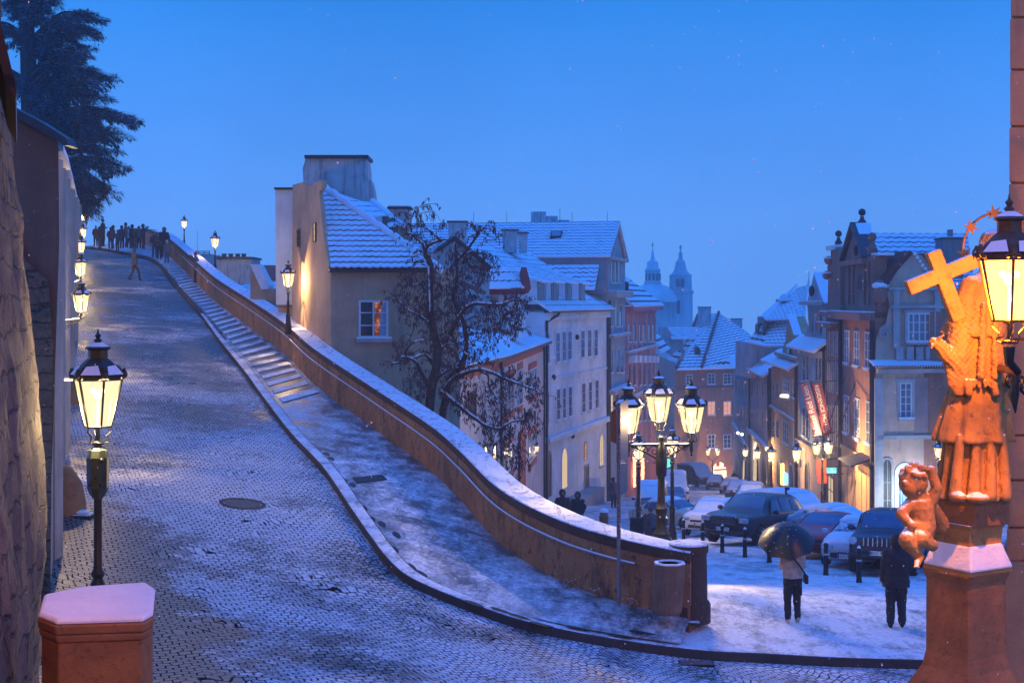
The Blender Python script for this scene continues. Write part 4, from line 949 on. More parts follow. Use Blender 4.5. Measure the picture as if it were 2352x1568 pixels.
for k, a in enumerate((1444, 1455, 1467, 1477, 1488, 1498)):
    z0 = F.z(a, 832); s0 = F.s_(a-2); mb = MB(); mb.prism([F.at(s0, z0, .05), F.at(s0+1.2, z0, .05), F.at(s0+1.2, z0+.6, .05), F.at(s0, z0+.6, .05)], F.n*.6); mb.build('window_hood', M['snow'], t)
string(F, 1437, 1507, 800, 797, .2, .3, 'palepink_wall', t); string(F, 1437, 1507, 905, 890, .3, .3, 'palepink_wall', t)
mb = MB(); mb.prism([P(X, Y, 125) for X, Y in ((1429, 640), (1444, 646), (1444, 672), (1431, 668))], (0, 2, 0)); mb.build('dormer', M['gutter'], t); roof([P(1428, 640, 124.8), P(1448, 648, 124.8), P(1446, 640, 128), P(1430, 632, 128)], 'snow', t, .1, 'dormer_roof')
# fairy-lit shop fronts at street level, left side
for X0, X1, Y0, Y1, lab in ((1450, 1454, 1050, 1118, 'left string of warm fairy lights climbing the shop wall behind the candelabra'), (1469, 1474, 1052, 1112, 'right string of warm fairy lights climbing the shop wall behind the candelabra')):
    mb = MB(); Fq = F
    for k in range(90): mb.ball(Fq.pt(X0+(X1-X0)*((k*37) % 90)/90, Y0+(Y1-Y0)*k/90, .15+.1*((k*13) % 7)/7), .055, 5, 4)
    o = mb.build('fairy_lights', M['warm_led']); tag(o, lab, 'fairy lights')
q = F.pt(1531.5, 1063, .9); q = P(1532, 1063, 135); t2 = empty('pharmacy_sign', q, 'glowing teal round sign beside the candelabra post', 'sign'); mb = MB(); mb.lathe([(.42, -.06), (.45, 0), (.42, .06)], (0, 0, 0), 20); mb.v = [(x+q.x, z+q.y, y+q.z) for x, y, z in mb.v]; mb.build('sign_face', M['teal_light'], t2); mb = MB(); mb.tube([q, q+Vector((-1.4, .3, 0))], .04, 5); mb.build('bracket', M['gutter'], t2)
# --- filler houses beyond the pink one
t = empty('grey_corner_house', P(1530, 900, 158), 'grey house with small snowy roofs and a dormer beyond the pink house', 'house')
F = Fac(1507, 145, 1550, 176); body(F, [(0, -25), (F.L, -28), (F.L, F.z(1549, 835)), (0, F.z(1508, 812))], 8, 'grey_wall', t)
roof([F.at(-.3, F.z(1508, 812)+.1, .6), F.at(14, F.z(1508, 812)+.1, .6), F.at(12, 1.2, -5), F.at(-.3, 1.2, -5)], 'tiles_far', t)
mb = MB(); mb.prism([P(X, Y, 172) for X, Y in ((1524, 770), (1525, 752), (1531, 749), (1543, 768), (1570, 775), (1570, 830), (1524, 800))], (0, 7, 0)); mb.build('dormer_wall', M['blue_wall'], t)
roof([P(1543, 776, 171), P(1599, 776, 171), P(1603, 750, 176), P(1531, 750, 176)], 'tiles_far', t, .2)
roof([P(1532, 826, 168), P(1552, 830, 170), P(1605, 772, 178), P(1598, 768, 178)], 'tiles_far', t, .2)
for X0, X1, Y0, Y1 in ((1512, 1518, 880, 905), (1524, 1530, 884, 908), (1514, 1520, 950, 985)): window(F, t, X0, X1, Y0, Y1, 'glass', 'frame', 1, 2, None, False)
# --- house closing the street
t = empty('street_end_house', P(1620, 1105, 198), 'brown house closing the street, two lit windows and a glowing arch', 'house')
F = Fac(1549, 192, 1700, 198); ze = F.z(1620, 848)
body(F, [(0, -28), (F.L+2, -28), (F.L+2, ze), (0, ze)], 16, 'brown_wall', t)
e0, e1 = F.at(-.4, ze+.2, 1), F.at(F.L+3, ze+.2, 1); a1, a2 = P(1603, 724, 214), P(1651, 718, 214); a3 = P(1722, 766, 206)
roof([F.at(F.s_(1601), ze+.2, 1), e1, P(1735, 800, 200), a3, a2], 'tiles_far', t); roof([e0, F.at(F.s_(1601), ze+.2, 1), a2, a1], 'tiles_far', t)
for a, b in ((F.at(F.s_(1601), ze+.35, 1), a2+Vector((0, -.1, .15))), (e0+Vector((0, 0, .2)), a1+Vector((0, -.1, .15)))):
    mb = MB(); mb.tube([a, b], .22, 5); mb.build('hip_ridge', M['gutter'], t)
for X0, X1 in ((1597, 1609), (1692, 1713)):
    d_ = 197 if X0 < 1650 else 199; w_ = (X1-X0)/2; mb = MB(); mb.prism([P(X0, 813, d_), P(X1, 813, d_), P(X1, 803, d_), P(X0+w_, 795, d_), P(X0, 803, d_)], (0, 3, 0)); mb.build('dormer', M['gutter'], t)
chimney(1607, 1633, 706, 760, 208, 'chimney_plaster', t, 2, True); chimney(1679, 1705, 733, 770, 212, 'chimney_plaster', t, 2, True)
for X0, X1 in ((1625, 1642), (1661, 1679)):
    for k, (Y0, Y1) in enumerate(((857, 882), (921, 953), (997, 1029))): window(F, t, X0, X1, Y0, Y1, 'lit_warm' if k == 1 else 'glass', 'frame', 2, 3, None, True, fw=.1)
for k, (Y0, Y1) in enumerate(((860, 884), (925, 955))): window(F, t, 1575, 1590, Y0, Y1, 'glass', 'frame', 2, 3, None, True, fw=.1)
string(F, 1549, 1700, 890, 890, .2, .15, 'brown_wall', t, False)
f = window(F, t, 1632, 1671, 1058, 1100, 'lit_shop', 'brown_wall', 1, 1, None, False, arch=True, fw=.12, name='arched_shop_window')
mb = MB()
for X0, X1, Y0, Y1 in ((1645, 1652, 1060, 1070), (1634, 1638, 1064, 1072), (1662, 1668, 1066, 1073), (1640, 1668, 1077, 1080)): rect(F, F.s_(X0), F.s_(X1), F.z(1650, Y1), F.z(1650, Y0), .03, .06, mb)
mb.build('shop_displays', M['red_trim'], f)
point(F.pt(1650, 1085, 3), t, 60, (1, .7, .4), .5)
# --- church behind the roofs
t = empty('domed_church', P(1530, 750, 380), 'hazy distant church with a big dome and slender bell tower', 'church')
dC = 380; k = dC/FP; c_ = P(1499, 750, dC)
mb = MB(); mb.prism([P(X, Y, dC-2) for X, Y in ((1440, 900), (1440, 696), (1559, 694), (1559, 900))], (0, 14, 0)); mb.build('nave', M['church'], t)
mb = MB(); mb.prism([P(X, Y, dC-3) for X, Y in ((1438, 700), (1438, 692), (1563, 690), (1563, 700))], (0, 16, 0)); mb.build('cornice', M['church'], t)
def L(prof, X, Yb, n=24, d=dC): 
    c = P(X, Yb, d); return [(r*k, (Yb-Y)*k) for r, Y in prof], c
pr_, c_ = L([(61, 693)]+[(61*math.cos(a), 693-42*math.sin(a)) for a in [i*.13 for i in range(1, 11)]]+[(16, 652)], 1499, 693); mb = MB(); mb.lathe(pr_, c_, 32); mb.build('dome', M['copper'], t, True)
mb = MB(); pr_, c_ = L([(19, 655), (20, 652), (20, 648), (17.5, 646), (17, 624), (18.5, 622), (18, 619)], 1499, 655); mb.lathe(pr_, c_, 16); q = mb.build('lantern_turret', M['church'], t)
mb = MB(); pr_, c_ = L([(18, 620), (13, 613), (13.5, 606), (12, 601), (6, 598), (4, 590), (3, 584), (2, 582), (3, 578), (1, 574), (.6, 566), (.5, 558)], 1499, 620); mb.lathe(pr_, c_, 16); mb.build('cupola', M['copper'], t, True)
mb = MB(); c_ = P(1499, 563, dC); mb.box(c_, (.9, .15, .15)); mb.box(c_, (.15, .15, 1.8)); mb.build('cross', M['gutter'], t)
for j in range(5): mb = MB(); w = math.pi*(.15+.175*j)+math.pi; c_ = P(1499, 636, dC); mb.box((c_.x+17.4*k*math.cos(w), c_.y+17.4*k*math.sin(w), c_.z), (.55, .55, 1.7)); mb.build('turret_opening', M['glass'], q)
mb = MB(); pr_, c_ = L([(30, 900), (29, 760), (29, 674), (32, 673), (31, 668), (27, 666), (26, 634), (28, 632), (22, 629), (16, 622), (13, 612), (11, 604), (12, 602), (10, 600), (6, 596), (5, 592), (4, 590), (5, 586), (4, 581), (2, 578), (1.2, 574), (3.2, 570), (3.2, 566), (.8, 563)], 1563, 900); mb.lathe(pr_, c_, 8, R(22.5)); mb.build('bell_tower', M['church'], t)
for X, Y0, Y1 in ((1556, 640, 658), (1568, 640, 658), (1558, 690, 720)): mb = MB(); c_ = P(X, (Y0+Y1)/2, dC-27*k); mb.box(c_, (.8, .5, (Y1-Y0)*k)); mb.build('belfry_opening', M['glass'], t)
# --- right side of the street, far to near
def simple_house(name, lab, F, base, polyXY, depth, wall, back=None):
    mid = F.at(F.L/2, base); t = empty(name, mid, lab, 'house'); pts = [(F.s_(X), F.z(X, Y)) for X, Y in polyXY]; s0 = pts[0][0]; s1 = pts[-1][0]
    mb = MB(); mb.prism([F.at(s1, base-1.5), F.at(s0, base-1.5)]+[F.at(q, z) for q, z in pts], back or F.n*-depth); mb.build('wall', M[wall], t); return t
# R1
F = Fac(1721, 146, 1686, 178); t = simple_house('grey_plain_house', 'plain grey-blue house with snowy lean roof, farthest on the right side of the street', F, -24, ((1686, 850), (1721, 838)), 9, 'grey_wall')
roof([F.at(-.3, F.z(1704, 845)+.2, .9), F.at(F.L+.5, F.z(1704, 845)+.2, .9), F.at(F.L+.5, F.z(1704, 845)+4.5, -5), F.at(-.3, F.z(1704, 845)+4.5, -5)], 'seam', t)
for X in (1691, 1699, 1707, 1714): 
    for Y0, Y1 in ((872, 905), (935, 975)): window(F, t, X-1.6, X+1.6, Y0, Y1, 'glass', 'trim', 1, 2, 'trim', False)
window(F, t, 1692, 1700, 1052, 1105, 'door', 'trim', 1, 1, None, False, arch=True, name='door'); window(F, t, 1706, 1714, 1054, 1108, 'lit_cream', 'trim', 1, 1, None, False, arch=True); string(F, 1686, 1721, 996, 1000, .3, .3, 'trim', t)
mb = MB(); mb.ball(F.pt(1703, 994, .4), .16, 6, 5); mb.ball(F.pt(1713, 997, .4), .16, 6, 5); mb.build('spotlight', M['bulb'], t)
# R2 with mansard roof
F = Fac(1769, 126, 1721, 145.5); t = simple_house('mansard_house', 'pale house with a tall two-stage snowy tiled roof and small dark dormers', F, -21, ((1722, 862), (1769, 850)), 10, 'grey_wall')
zz = F.z(1745, 856)
roof([F.at(-.2, zz+.2, .8), F.at(F.L+.2, zz+.2, .8), F.at(F.L+.2, zz+1.5, -1.5), F.at(-.2, zz+1.5, -1.5)], 'seam', t)
mb = MB(); mb.prism([P(X, Y, 138) for X, Y in ((1723, 870), (1723, 788), (1769, 792), (1840, 800), (1840, 870))], (0, 9, 0)); mb.build('wall_upper', M['palepink_wall'], t)
q0, q1, q2, q3 = P(1715, 785, 137), P(1753, 793, 134), P(1770, 736, 138), P(1752, 738, 141)
roof([q0, q1, q2, q3], 'tiles_far', t); roof([q1, P(1842, 793, 130), P(1842, 736, 134), q2], 'tiles', t)
roof([P(1747, 724, 140), P(1757, 733, 136), P(1830, 652, 142), P(1820, 660, 144)], 'seam', t); roof([P(1757, 734, 136), P(1848, 730, 132), P(1856, 640, 138), P(1853, 655, 138), P(1832, 660, 142)], 'tiles', t)
mb = MB(); mb.prism([P(X, Y, 137) for X, Y in ((1756, 745), (1756, 728), (1846, 728), (1846, 745))], (0, 4, 0)); mb.build('frieze', M['mauve_wall'], t)
mb = MB(); mb.prism([P(X, Y, 139) for X, Y in ((1793, 704), (1793, 687), (1826, 687), (1826, 704))], (0, 2.5, 0)); mb.build('dormer', M['blue_wall'], t); roof([P(1788, 688, 138.5), P(1826, 688, 138.5), P(1830, 676, 141), P(1795, 676, 141)], 'tiles_far', t, .15, 'dormer_roof')
for X in (1742, 1758): mb = MB(); mb.prism([P(X_, Y_, 136) for X_, Y_ in ((X-2, 764), (X-1, 745), (X+6, 741), (X+10, 744), (X+4, 752), (X+1, 763))], (0, 1.5, 0)); mb.build('dormer', M['gutter'], t)
for X in (1728, 1740, 1752, 1763):
    for Y0, Y1 in ((876, 912), (945, 985)): window(F, t, X-2, X+2.5, Y0, Y1, 'glass_pale', 'trim', 1, 2, 'trim', False)
for X in (1728, 1735, 1742): window(F, t, X-1.5, X+1.5, 806, 835, 'glass_pale', 'trim', 1, 1, None, False)
window(F, t, 1730, 1742, 1046, 1106, 'lit_cream', 'trim', 1, 1, None, False, arch=True); window(F, t, 1750, 1762, 1048, 1112, 'door', 'trim', 1, 1, None, False, arch=True, name='door'); string(F, 1722, 1769, 1000, 1008, .3, .4, 'trim', t); pipe(F, 1768, 862, 1120, t, .1); pipe(F, 1724, 862, 1110, t, .1)
# R3 tan with curved gable
F = Fac(1832, 108.5, 1770, 125.6); t = simple_house('tan_gable_house', 'tan house with small pointed gable and candle lights in its window', F, -18, ((1771, 842), (1832, 834)), 10, 'tan_wall')
F3 = Fac(1832, 109.5, 1775, 113)
zz = F.z(1800, 838)
mb = MB(); mb.prism([F.pt(X, Y, -.2) for X, Y in ((1790, 842), (1792, 800), (1799, 780), (1799, 762), (1808, 726), (1822, 766), (1822, 782), (1828, 804), (1830, 842))], F.n*-1.2); mb.build('gable', M['tan_wall'], t)
roof([F.pt(1823, 768, 0), F.pt(1824, 768, -.62), F.pt(1810, 722, -.62), F.pt(1809, 722, 0)], 'snow', t, .12, 'gable_roof')
roof([F.at(-.2, zz+.1, .9), F.at(F.L+.2, zz+.1, .9), F.at(F.L+.2, zz+1.2, -1.2), F.at(-.2, zz+1.2, -1.2)], 'seam', t)
roof([P(1748, 826, 124), P(1776, 836, 122), P(1793, 806, 125), P(1790, 800, 128)], 'seam', t)
window(F, t, 1806, 1814, 790, 812, 'glass', 'trim', 1, 2, None, False); string(F, 1786, 1832, 816, 812, .25, .3, 'tan_wall', t)
window(F, t, 1799, 1814, 872, 912, 'glass_pale', 'frame', 3, 3, 'trim'); window(F, t, 1822, 1829, 874, 914, 'glass', 'frame', 1, 3, 'trim'); window(F, t, 1799, 1812, 968, 1018, 'glass', 'frame', 3, 3, 'trim'); window(F, t, 1824, 1830, 974, 1022, 'glass', 'frame', 1, 3, 'trim')
for X in (1777, 1786):
    for Y0, Y1 in ((880, 915), (965, 1005)): window(F, t, X-2, X+2.5, Y0, Y1, 'glass', 'trim', 1, 2, None, False)
mb = MB()
for X in (1800, 1804, 1808.5, 1812): mb.ball(F.pt(X, 909, .18), .13, 6, 5)
mb.build('candle_lights', M['bulb'], t); string(F, 1771, 1832, 944, 952, .2, .2, 'tan_wall', t); pipe(F, 1771, 845, 1120, t, .12); pipe(F, 1832, 838, 1130, t, .12)
window(F, t, 1785, 1797, 1054, 1118, 'door', 'trim', 1, 1, None, False, arch=True, name='door'); window(F, t, 1814, 1824, 1066, 1125, 'door', 'trim', 1, 1, None, False, arch=True, name='door')
mb = MB()
for k in range(70): mb.ball(F.pt(1804+4*math.sin(k*2.4), 1064+50*k/70, .25), .05, 5, 4)
tag(mb.build('fairy_lights', M['warm_led']), 'warm fairy lights up the pillar of the tan house door', 'fairy lights')
mb = MB(); rect(F, F.s_(1812), F.s_(1808), F.z(1810, 1112), F.z(1810, 1086), .1, .3, mb); tag(mb.build('light_panel', M['blue_led']), 'narrow blue-white glowing panel beside the fairy lights of the tan house', 'light panel')
# R4 blue-grey gabled
F = Fac(1896, 96.5, 1833, 108); t = simple_house('blue_gable_house', 'narrow blue-grey house with steep pointed gable, right of the tan house', F, -16, ((1834, 792), (1896, 786)), 10, 'blue_wall')
mb = MB(); mb.prism([F.pt(X, Y, -.15) for X, Y in ((1841, 792), (1843, 770), (1852, 742), (1849, 694), (1865, 627), (1886, 690), (1888, 740), (1894, 770), (1895, 792))], F.n*-1.4); mb.build('gable', M['blue_wall'], t)
string(F, 1846, 1889, 694, 691, .25, .35, 'trim', t); 
roof([F.pt(1889, 694, -.1), F.pt(1889, 694, -1.0), F.pt(1866, 624, -1.2), F.pt(1866, 625, -.1)], 'snow', t, .14, 'gable_roof')
zz = F.z(1862, 790); roof([F.at(-.2, zz-.3, .9), F.at(F.L+.4, zz-.3, .9), F.at(F.L+.4, zz+.6, -.3), F.at(-.2, zz+.6, -.3)], 'seam', t)
mb = MB(); rect(F, 0, F.L, zz-.8, zz-.32, 0, .5, mb); mb.build('cornice', M['trim'], t); mb = MB(); mb.ball(F.pt(1868, 668, .12), .22, 8, 6, (1, .5, 1.8)); mb.build('gable_opening', M['gutter'], t); antenna(1858, 624, 662, 108, t)
for a in (1859, 1868, 1877): window(F, t, a, a+6, 719, 765, 'mauve_wall' if a != 1868 else 'glass', 'trim', 1, 1, None, False)
for a in (1845, 1874):
    window(F, t, a, a+6, 817, 876, 'glass', 'trim', 1, 3, 'trim'); window(F, t, a+8, a+14, 815, 874, 'glass', 'trim', 1, 3, 'trim'); window(F, t, a, a+6, 935, 1000, 'glass', 'trim', 1, 3, 'trim'); window(F, t, a+8, a+14, 940, 1006, 'glass', 'trim', 1, 3, 'trim')
string(F, 1834, 1896, 1012, 1034, .2, .25, 'cream_wall', t, False)
mb = MB(); rect(F, 0, F.L, -17, F.z(1865, 1022), 0, .06, mb); mb.build('ground_floor', M['cream_wall'], t)
Fg = F.off(.06); window(Fg, t, 1849, 1860, 1058, 1130, 'door', 'trim', 1, 1, None, False, arch=True, fw=.12, name='door'); window(Fg, t, 1837, 1843, 1052, 1075, 'door', 'trim', 1, 1, None, False, name='notice_box'); pipe(F, 1896, 790, 1150, t, .1)
# R5/R6 red-brown pair with ball finials
F5 = Fac(1931, 90.5, 1897, 96.4); t = simple_house('narrow_brown_house', 'narrow red-brown house with scrolled gable and a ball finial, left of the big brown one', F5, -15, ((1897, 716), (1931, 716)), 9, 'brown_wall')
mb = MB(); mb.prism([F5.pt(X, Y) for X, Y in ((1897, 730), (1897, 716), (1901, 700), (1902, 640), (1900, 612), (1908, 600), (1908, 575), (1913, 566), (1918, 566), (1924, 572), (1930, 600), (1931, 716), (1931, 730))], F5.n*-.8); mb.build('gable', M['brown_wall'], t)
def ballfin(X, Yb, Yt, d, parent, mat='gutter'):
    c_ = P(X, Yb, d); h = P(X, Yt, d).z-c_.z; r = h*.21; mb = MB(); mb.lathe([(r*1.05, 0), (r*1.05, h*.22), (r*1.2, h*.26), (r*.75, h*.36), (r*.45, h*.5), (r*.6, h*.56)], c_, 12); mb.ball(c_+Vector((0, 0, h*.79)), r, 12, 9); return mb.build('ball_finial', M[mat], parent, True)
ballfin(1926, 566, 529, 93, t); mb = MB(); mb.prism([P(X, Y, 92.4) for X, Y in ((1911, 563), (1934, 560), (1936, 570), (1914, 574))], (0, 2, .0)); mb.build('gable_snow', M['snow'], t)
for X, Y in ((1903, 598), (1899, 632)): mb = MB(); mb.ball(P(X, Y, 94), .3, 8, 6); mb.build('scroll', M['brown_wall'], t); mb = MB(); mb.ball(P(X, Y-5, 94), .3, 8, 5, (1.2, 1, .35)); mb.build('scroll_snow', M['snow'], t)
string(F5, 1897, 1931, 717, 715, .3, .5, 'brown_wall', t); string(F5, 1897, 1931, 742, 740, .3, .7, 'brown_wall', t)
for Y0, Y1 in ((760, 815), (832, 900)):
    for a in (1902, 1911, 1920): window(F5, t, a, a+5, Y0, Y1+(a-1902)*.2, 'glass_pale', 'trim', 1, 3, None, False)
for Y0, Y1 in ((930, 1015),):
    for a in (1902, 1911, 1920): window(F5, t, a, a+5, Y0, Y1+(a-1902)*.5, 'glass', 'trim', 1, 3, None, False)
window(F5, t, 1903, 1916, 1092, 1160, 'lit_cream', 'frame_dark', 2, 2, None, False, fw=.12, name='shop_window')
F = Fac(2009, 79.5, 1931, 90.4); t = simple_house('big_brown_house', 'big red-brown house with a triangular gable, stone ball finials and snowy tile roof', F, -13.5, ((1931, 716), (2009, 716)), 9, 'brown_wall')
mb = MB(); mb.prism([F.pt(X, Y) for X, Y in ((1931, 730), (1931, 716), (1944, 714), (1941, 690), (1943, 602), (1940, 598), (1964, 518), (1989, 590), (2004, 586), (2004, 660), (2009, 690), (2009, 730))], F.n*-.8); mb.build('gable', M['brown_wall'], t)
ballfin(1980, 520, 479, 87, t, 'gutter'); ballfin(2003, 584, 534, 81.5, t, 'brown_wall')
mb = MB(); a = F.pt(1964, 516, .3); mb.prism([F.pt(1964, 517, .3), F.pt(1938, 600, .3), F.pt(1938, 594, .3), F.pt(1964, 510, .3)], F.n*-.8); mb.prism([F.pt(1964, 511, .3), F.pt(1991, 588, .3), F.pt(1991, 592, .3), F.pt(1964, 517, .3)], F.n*-.9); mb.build('gable_coping', M['gutter'], t)
roof([F.pt(1991, 592, 0), F.pt(1991, 592, -.5), F.pt(1965, 512, -.9), F.pt(1965, 512, 0)], 'snow', t, .12, 'gable_roof')
string(F, 1940, 1992, 600, 594, .3, .3, 'brown_wall', t, False); mb = MB(); mb.box(F.pt(2003, 584, -.6)+Vector((0, 0, .0)), (.9, 1.6, .16)); mb.build('ledge_snow', M['snow'], t)
window(F, t, 1972, 1980, 628, 668, 'door', 'brown_wall', 1, 1, None, False); mb = MB(); mb.ball(F.pt(1970, 575, .1), .15, 6, 5, (1, .5, 2.2)); mb.build('gable_opening', M['door'], t)
mb = MB(); mb.ball(F.pt(2010, 672, -.3), .5, 12, 8, (.8, 1, 1.5)); mb.build('scroll', M['brown_wall'], t, True); mb = MB(); mb.ball(F.pt(2010, 656, -.3), .5, 12, 6, (1, 1, .45)); mb.build('scroll_snow', M['snow'], t, True)
for X in (1952, 1962, 1988, 1998): mb = MB(); q = F.s_(X); rect(F, q-.14, q+.14, F.z(X, 700), F.z(X, 600), 0, .12, mb); mb.build('pilaster', M['brown_wall'], t)
string(F, 1929, 2009, 716, 716, .45, .8, 'brown_wall', t)
for a, w_, Y0, Y1 in ((1941, 10, 758, 834), (1963, 12, 760, 840), (1988, 13, 762, 846), (1940, 11, 908, 994), (1964, 12, 914, 1006), (1991, 13, 922, 1018)): window(F, t, a, a+w_, Y0, Y1, 'glass_pale', 'frame', 2, 4, None, True, fw=.09)
window(F, t, 1947, 1967, 1058, 1180, 'door', 'brown_wall', 1, 1, None, False, arch=True, fw=.15, name='door'); window(F, t, 1980, 1993, 1082, 1190, 'door', 'brown_wall', 1, 1, None, False, fw=.15, name='door')
roof([F.at(F.s_(2007), F.z(1990, 1060), 1.3), F.at(F.s_(1975), F.z(1990, 1060), 1.3), F.at(F.s_(1979), F.z(1990, 1044), .0), F.at(F.s_(2004), F.z(1990, 1044), .0)], 'gutter', t, .08, 'door_canopy')
pipe(F, 1934, 716, 1180, t, .12); pipe(F, 2008, 720, 1200, t, .14); string(F, 1931, 2009, 1030, 1044, .2, .15, 'tan_wall', t, False); mb = MB(); rect(F, 0, F.L, -15, F.z(1970, 1040), 0, .04, mb); mb.build('ground_floor', M['tan_wall'], t)
for (X, Y0, X2, Y2) in ((1943, 865, 1957, 1000), (1968, 880, 1985, 1008)):
    mb = MB(); mb.tube([F.pt(X, Y0, .1), F.pt(X2, Y2, 1.6)], .03, 5); mb.build('sign_rod', M['metal'], t)
rb = [F.pt(2008, 740, -.5), P(2240, 760, 84), P(2222, 536, 93), P(2008, 535, 93)]
roof([P(2010, 800, 80.5), P(2260, 800, 80.5), P(2222, 536, 90), P(2000, 535, 90)], 'tiles', t, .2)
chimney(2166, 2215, 549, 640, 86, 'mauve_wall', t, 1.6, True, .05); chimney(2181, 2189, 527, 552, 86.5, 'mauve_wall', t, .5, False)
# R7 cream house facing the camera
F = Fac(2010, 79, 2330, 80); t = simple_house('cream_gable_house', 'cream house behind the statue with scrolled gable, double window and a white-lit arched doorway', F, -13.5, ((2330, 832), (2012, 832)), 9, 'cream_wall', (3.0, 9, 0))
mb = MB(); mb.prism([F.pt(X, Y, -.1) for X, Y in ((2012, 832), (2014, 780), (2022, 752), (2036, 744), (2045, 700), (2034, 652), (2058, 615), (2094, 578), (2122, 588), (2160, 640), (2200, 700), (2230, 832))], (1.0, 3, 0)); mb.build('gable', M['cream_wall'], t)
for pth in (((2033, 654), (2058, 616), (2094, 577)), ((2126, 586), (2160, 636), (2202, 700))):
    mb = MB()
    for (x0_, y0_), (x1_, y1_) in zip(pth, pth[1:]):
        n_ = 9
        for k in range(n_): q = F.pt(x0_+(x1_-x0_)*k/n_, y0_+(y1_-y0_)*k/n_, .1); mb.tube([q, q+F.n*-3.1], .14, 6)
    mb.build('verge_tiles', M['clay'], t)
for k in range(8): mb = MB(); q0 = F.pt(2100+k*6, 583+k*8.5, .1); q1 = F.pt(2122+k*7, 574+k*8, -2); mb.tube([q0, q1], .1, 5); mb.build('tile_roll', M['snow'], t)
window(F, t, 2084, 2138, 718, 785, 'glass_pale', 'frame', 4, 3, 'trim', True, fw=.1); string(F, 2045, 2175, 700, 700, .2, .2, 'trim', t, False)
for X in (2058, 2152): mb = MB(); q = F.s_(X); rect(F, q-.18, q+.18, F.z(X, 800), F.z(X, 668), 0, .12, mb); mb.build('pilaster', M['trim'], t)
for X in (2066, 2090, 2112, 2134): mb = MB(); q = F.s_(X); rect(F, q-.2, q+.2, F.z(X, 826), F.z(X, 796), 0, .06, mb); mb.build('panel', M['trim'], t)
mb = MB(); c_ = F.pt(2031, 766, .08); mb.tube([c_+F.u*math.cos(w)*.32*(1-w/14)+Vector((0, 0, math.sin(w)*.36*(1-w/14))) for w in [k*.5 for k in range(22)]], .05, 6); mb.build('scroll', M['trim'], t)
string(F, 2040, 2300, 660, 660, .15, .1, 'trim', t, False)
roof([F.at(-.3, F.z(2100, 838), .7), F.at(F.L, F.z(2100, 838), .7), F.at(F.L, F.z(2100, 826), -.1), F.at(-.3, F.z(2100, 826), -.1)], 'snow', t, .08, 'cornice_roof')
mb = MB()
for k in range(60): q = F.at(-.3+k*.155, F.z(2100, 838)-.03, .72); mb.ball(q, .055, 5, 4)
mb.build('cornice_tiles', M['clay'], t); string(F, 2012, 2330, 846, 846, .22, .35, 'trim', t, False); string(F, 2012, 2330, 998, 998, .22, .1, 'trim', t, False)
for X in (2018,): mb = MB(); q = F.s_(X); rect(F, q-.25, q+.25, -14, F.z(X, 868), 0, .1, mb); mb.build('pilaster', M['trim'], t)
window(F, t, 2066, 2094, 878, 960, 'glass_pale', 'frame', 2, 5, 'trim', True, fw=.08); window(F, t, 2153, 2191, 878, 970, 'glass_pale', 'frame', 2, 5, 'trim', True, fw=.08)
mb = MB(); mb.prism([F.pt(X, Y, .01) for X, Y in ((2100, 1010), (2098, 880), (2108, 866), (2138, 866), (2148, 880), (2148, 1012), (2124, 1004))], F.n*.03); mb.build('dark_patch', M['mauve_wall'], t)
window(F, t, 2022, 2053, 1050, 1190, 'door', 'grey_wall', 2, 3, None, False, arch=True, fw=.1, name='door')
f = window(F, t, 2055, 2100, 1062, 1215, 'lit_shop', 'frame', 1, 1, None, False, arch=True, fw=.14, name='lit_doorway')
mb = MB(); rect(F, F.s_(2064), F.s_(2094), -14, F.z(2080, 1100), .05, .12, mb); mb.build('door_leaf', M['glass_pale'], f)
for X in (2067, 2073):
    mb = MB()
    for k in range(26): mb.ball(F.pt(X, 1108+3.3*k, .2), .045, 5, 4)
    mb.build('blue_lights', M['blue_led'], f)
point(F.pt(2080, 1130, 1.5), t, 60, (.7, .85, 1), .4)
# banners
def banner(q, mat, words, size, flip, d0, lab, rot_extra=0):
    pts = [P(X, Y, d0) for X, Y in q]; t = empty('banner', pts[0], lab, 'banner', 'hotel banners hanging over the street')
    mb = MB(); mb.prism(pts, (0, .03, 0)); c = mb.build('cloth', M[mat], t)
    ax = (pts[3]-pts[0]).normalized(); ang = math.atan2(ax.z, ax.x); cen = sum(pts, Vector())/4
    if flip: ang += math.pi
    o = text(words, size, M['plate_white'] if not flip or True else M['ink'], c, cen+Vector((0, -.012, 0))-origin_of(c), (R(90), 0, 0), 'banner_lettering', .004)
    o.rotation_euler = Matrix.Rotation(-ang, 3, 'Y').to_euler() if False else (Matrix.Rotation(-ang, 4, 'Y') @ Matrix.Rotation(R(90), 4, 'X')).to_euler()
    mb = MB(); mb.tube([pts[0]+Vector((-.1, 0, .04)), pts[1]+Vector((1.2, 1.5, .04))], .025, 5); mb.build('rod', M['metal'], t); mb = MB(); mb.tube([pts[3]+Vector((-.05, 0, -.03)), pts[2]+Vector((1.0, 1.5, -.03))], .025, 5); mb.build('rod', M['metal'], t)
M['banner_red'] = plain('banner_red', (.17, .025, .03), .7, .2, 1); M['banner_pink'] = plain('banner_pink', (.26, .09, .10), .7, .3, 1)
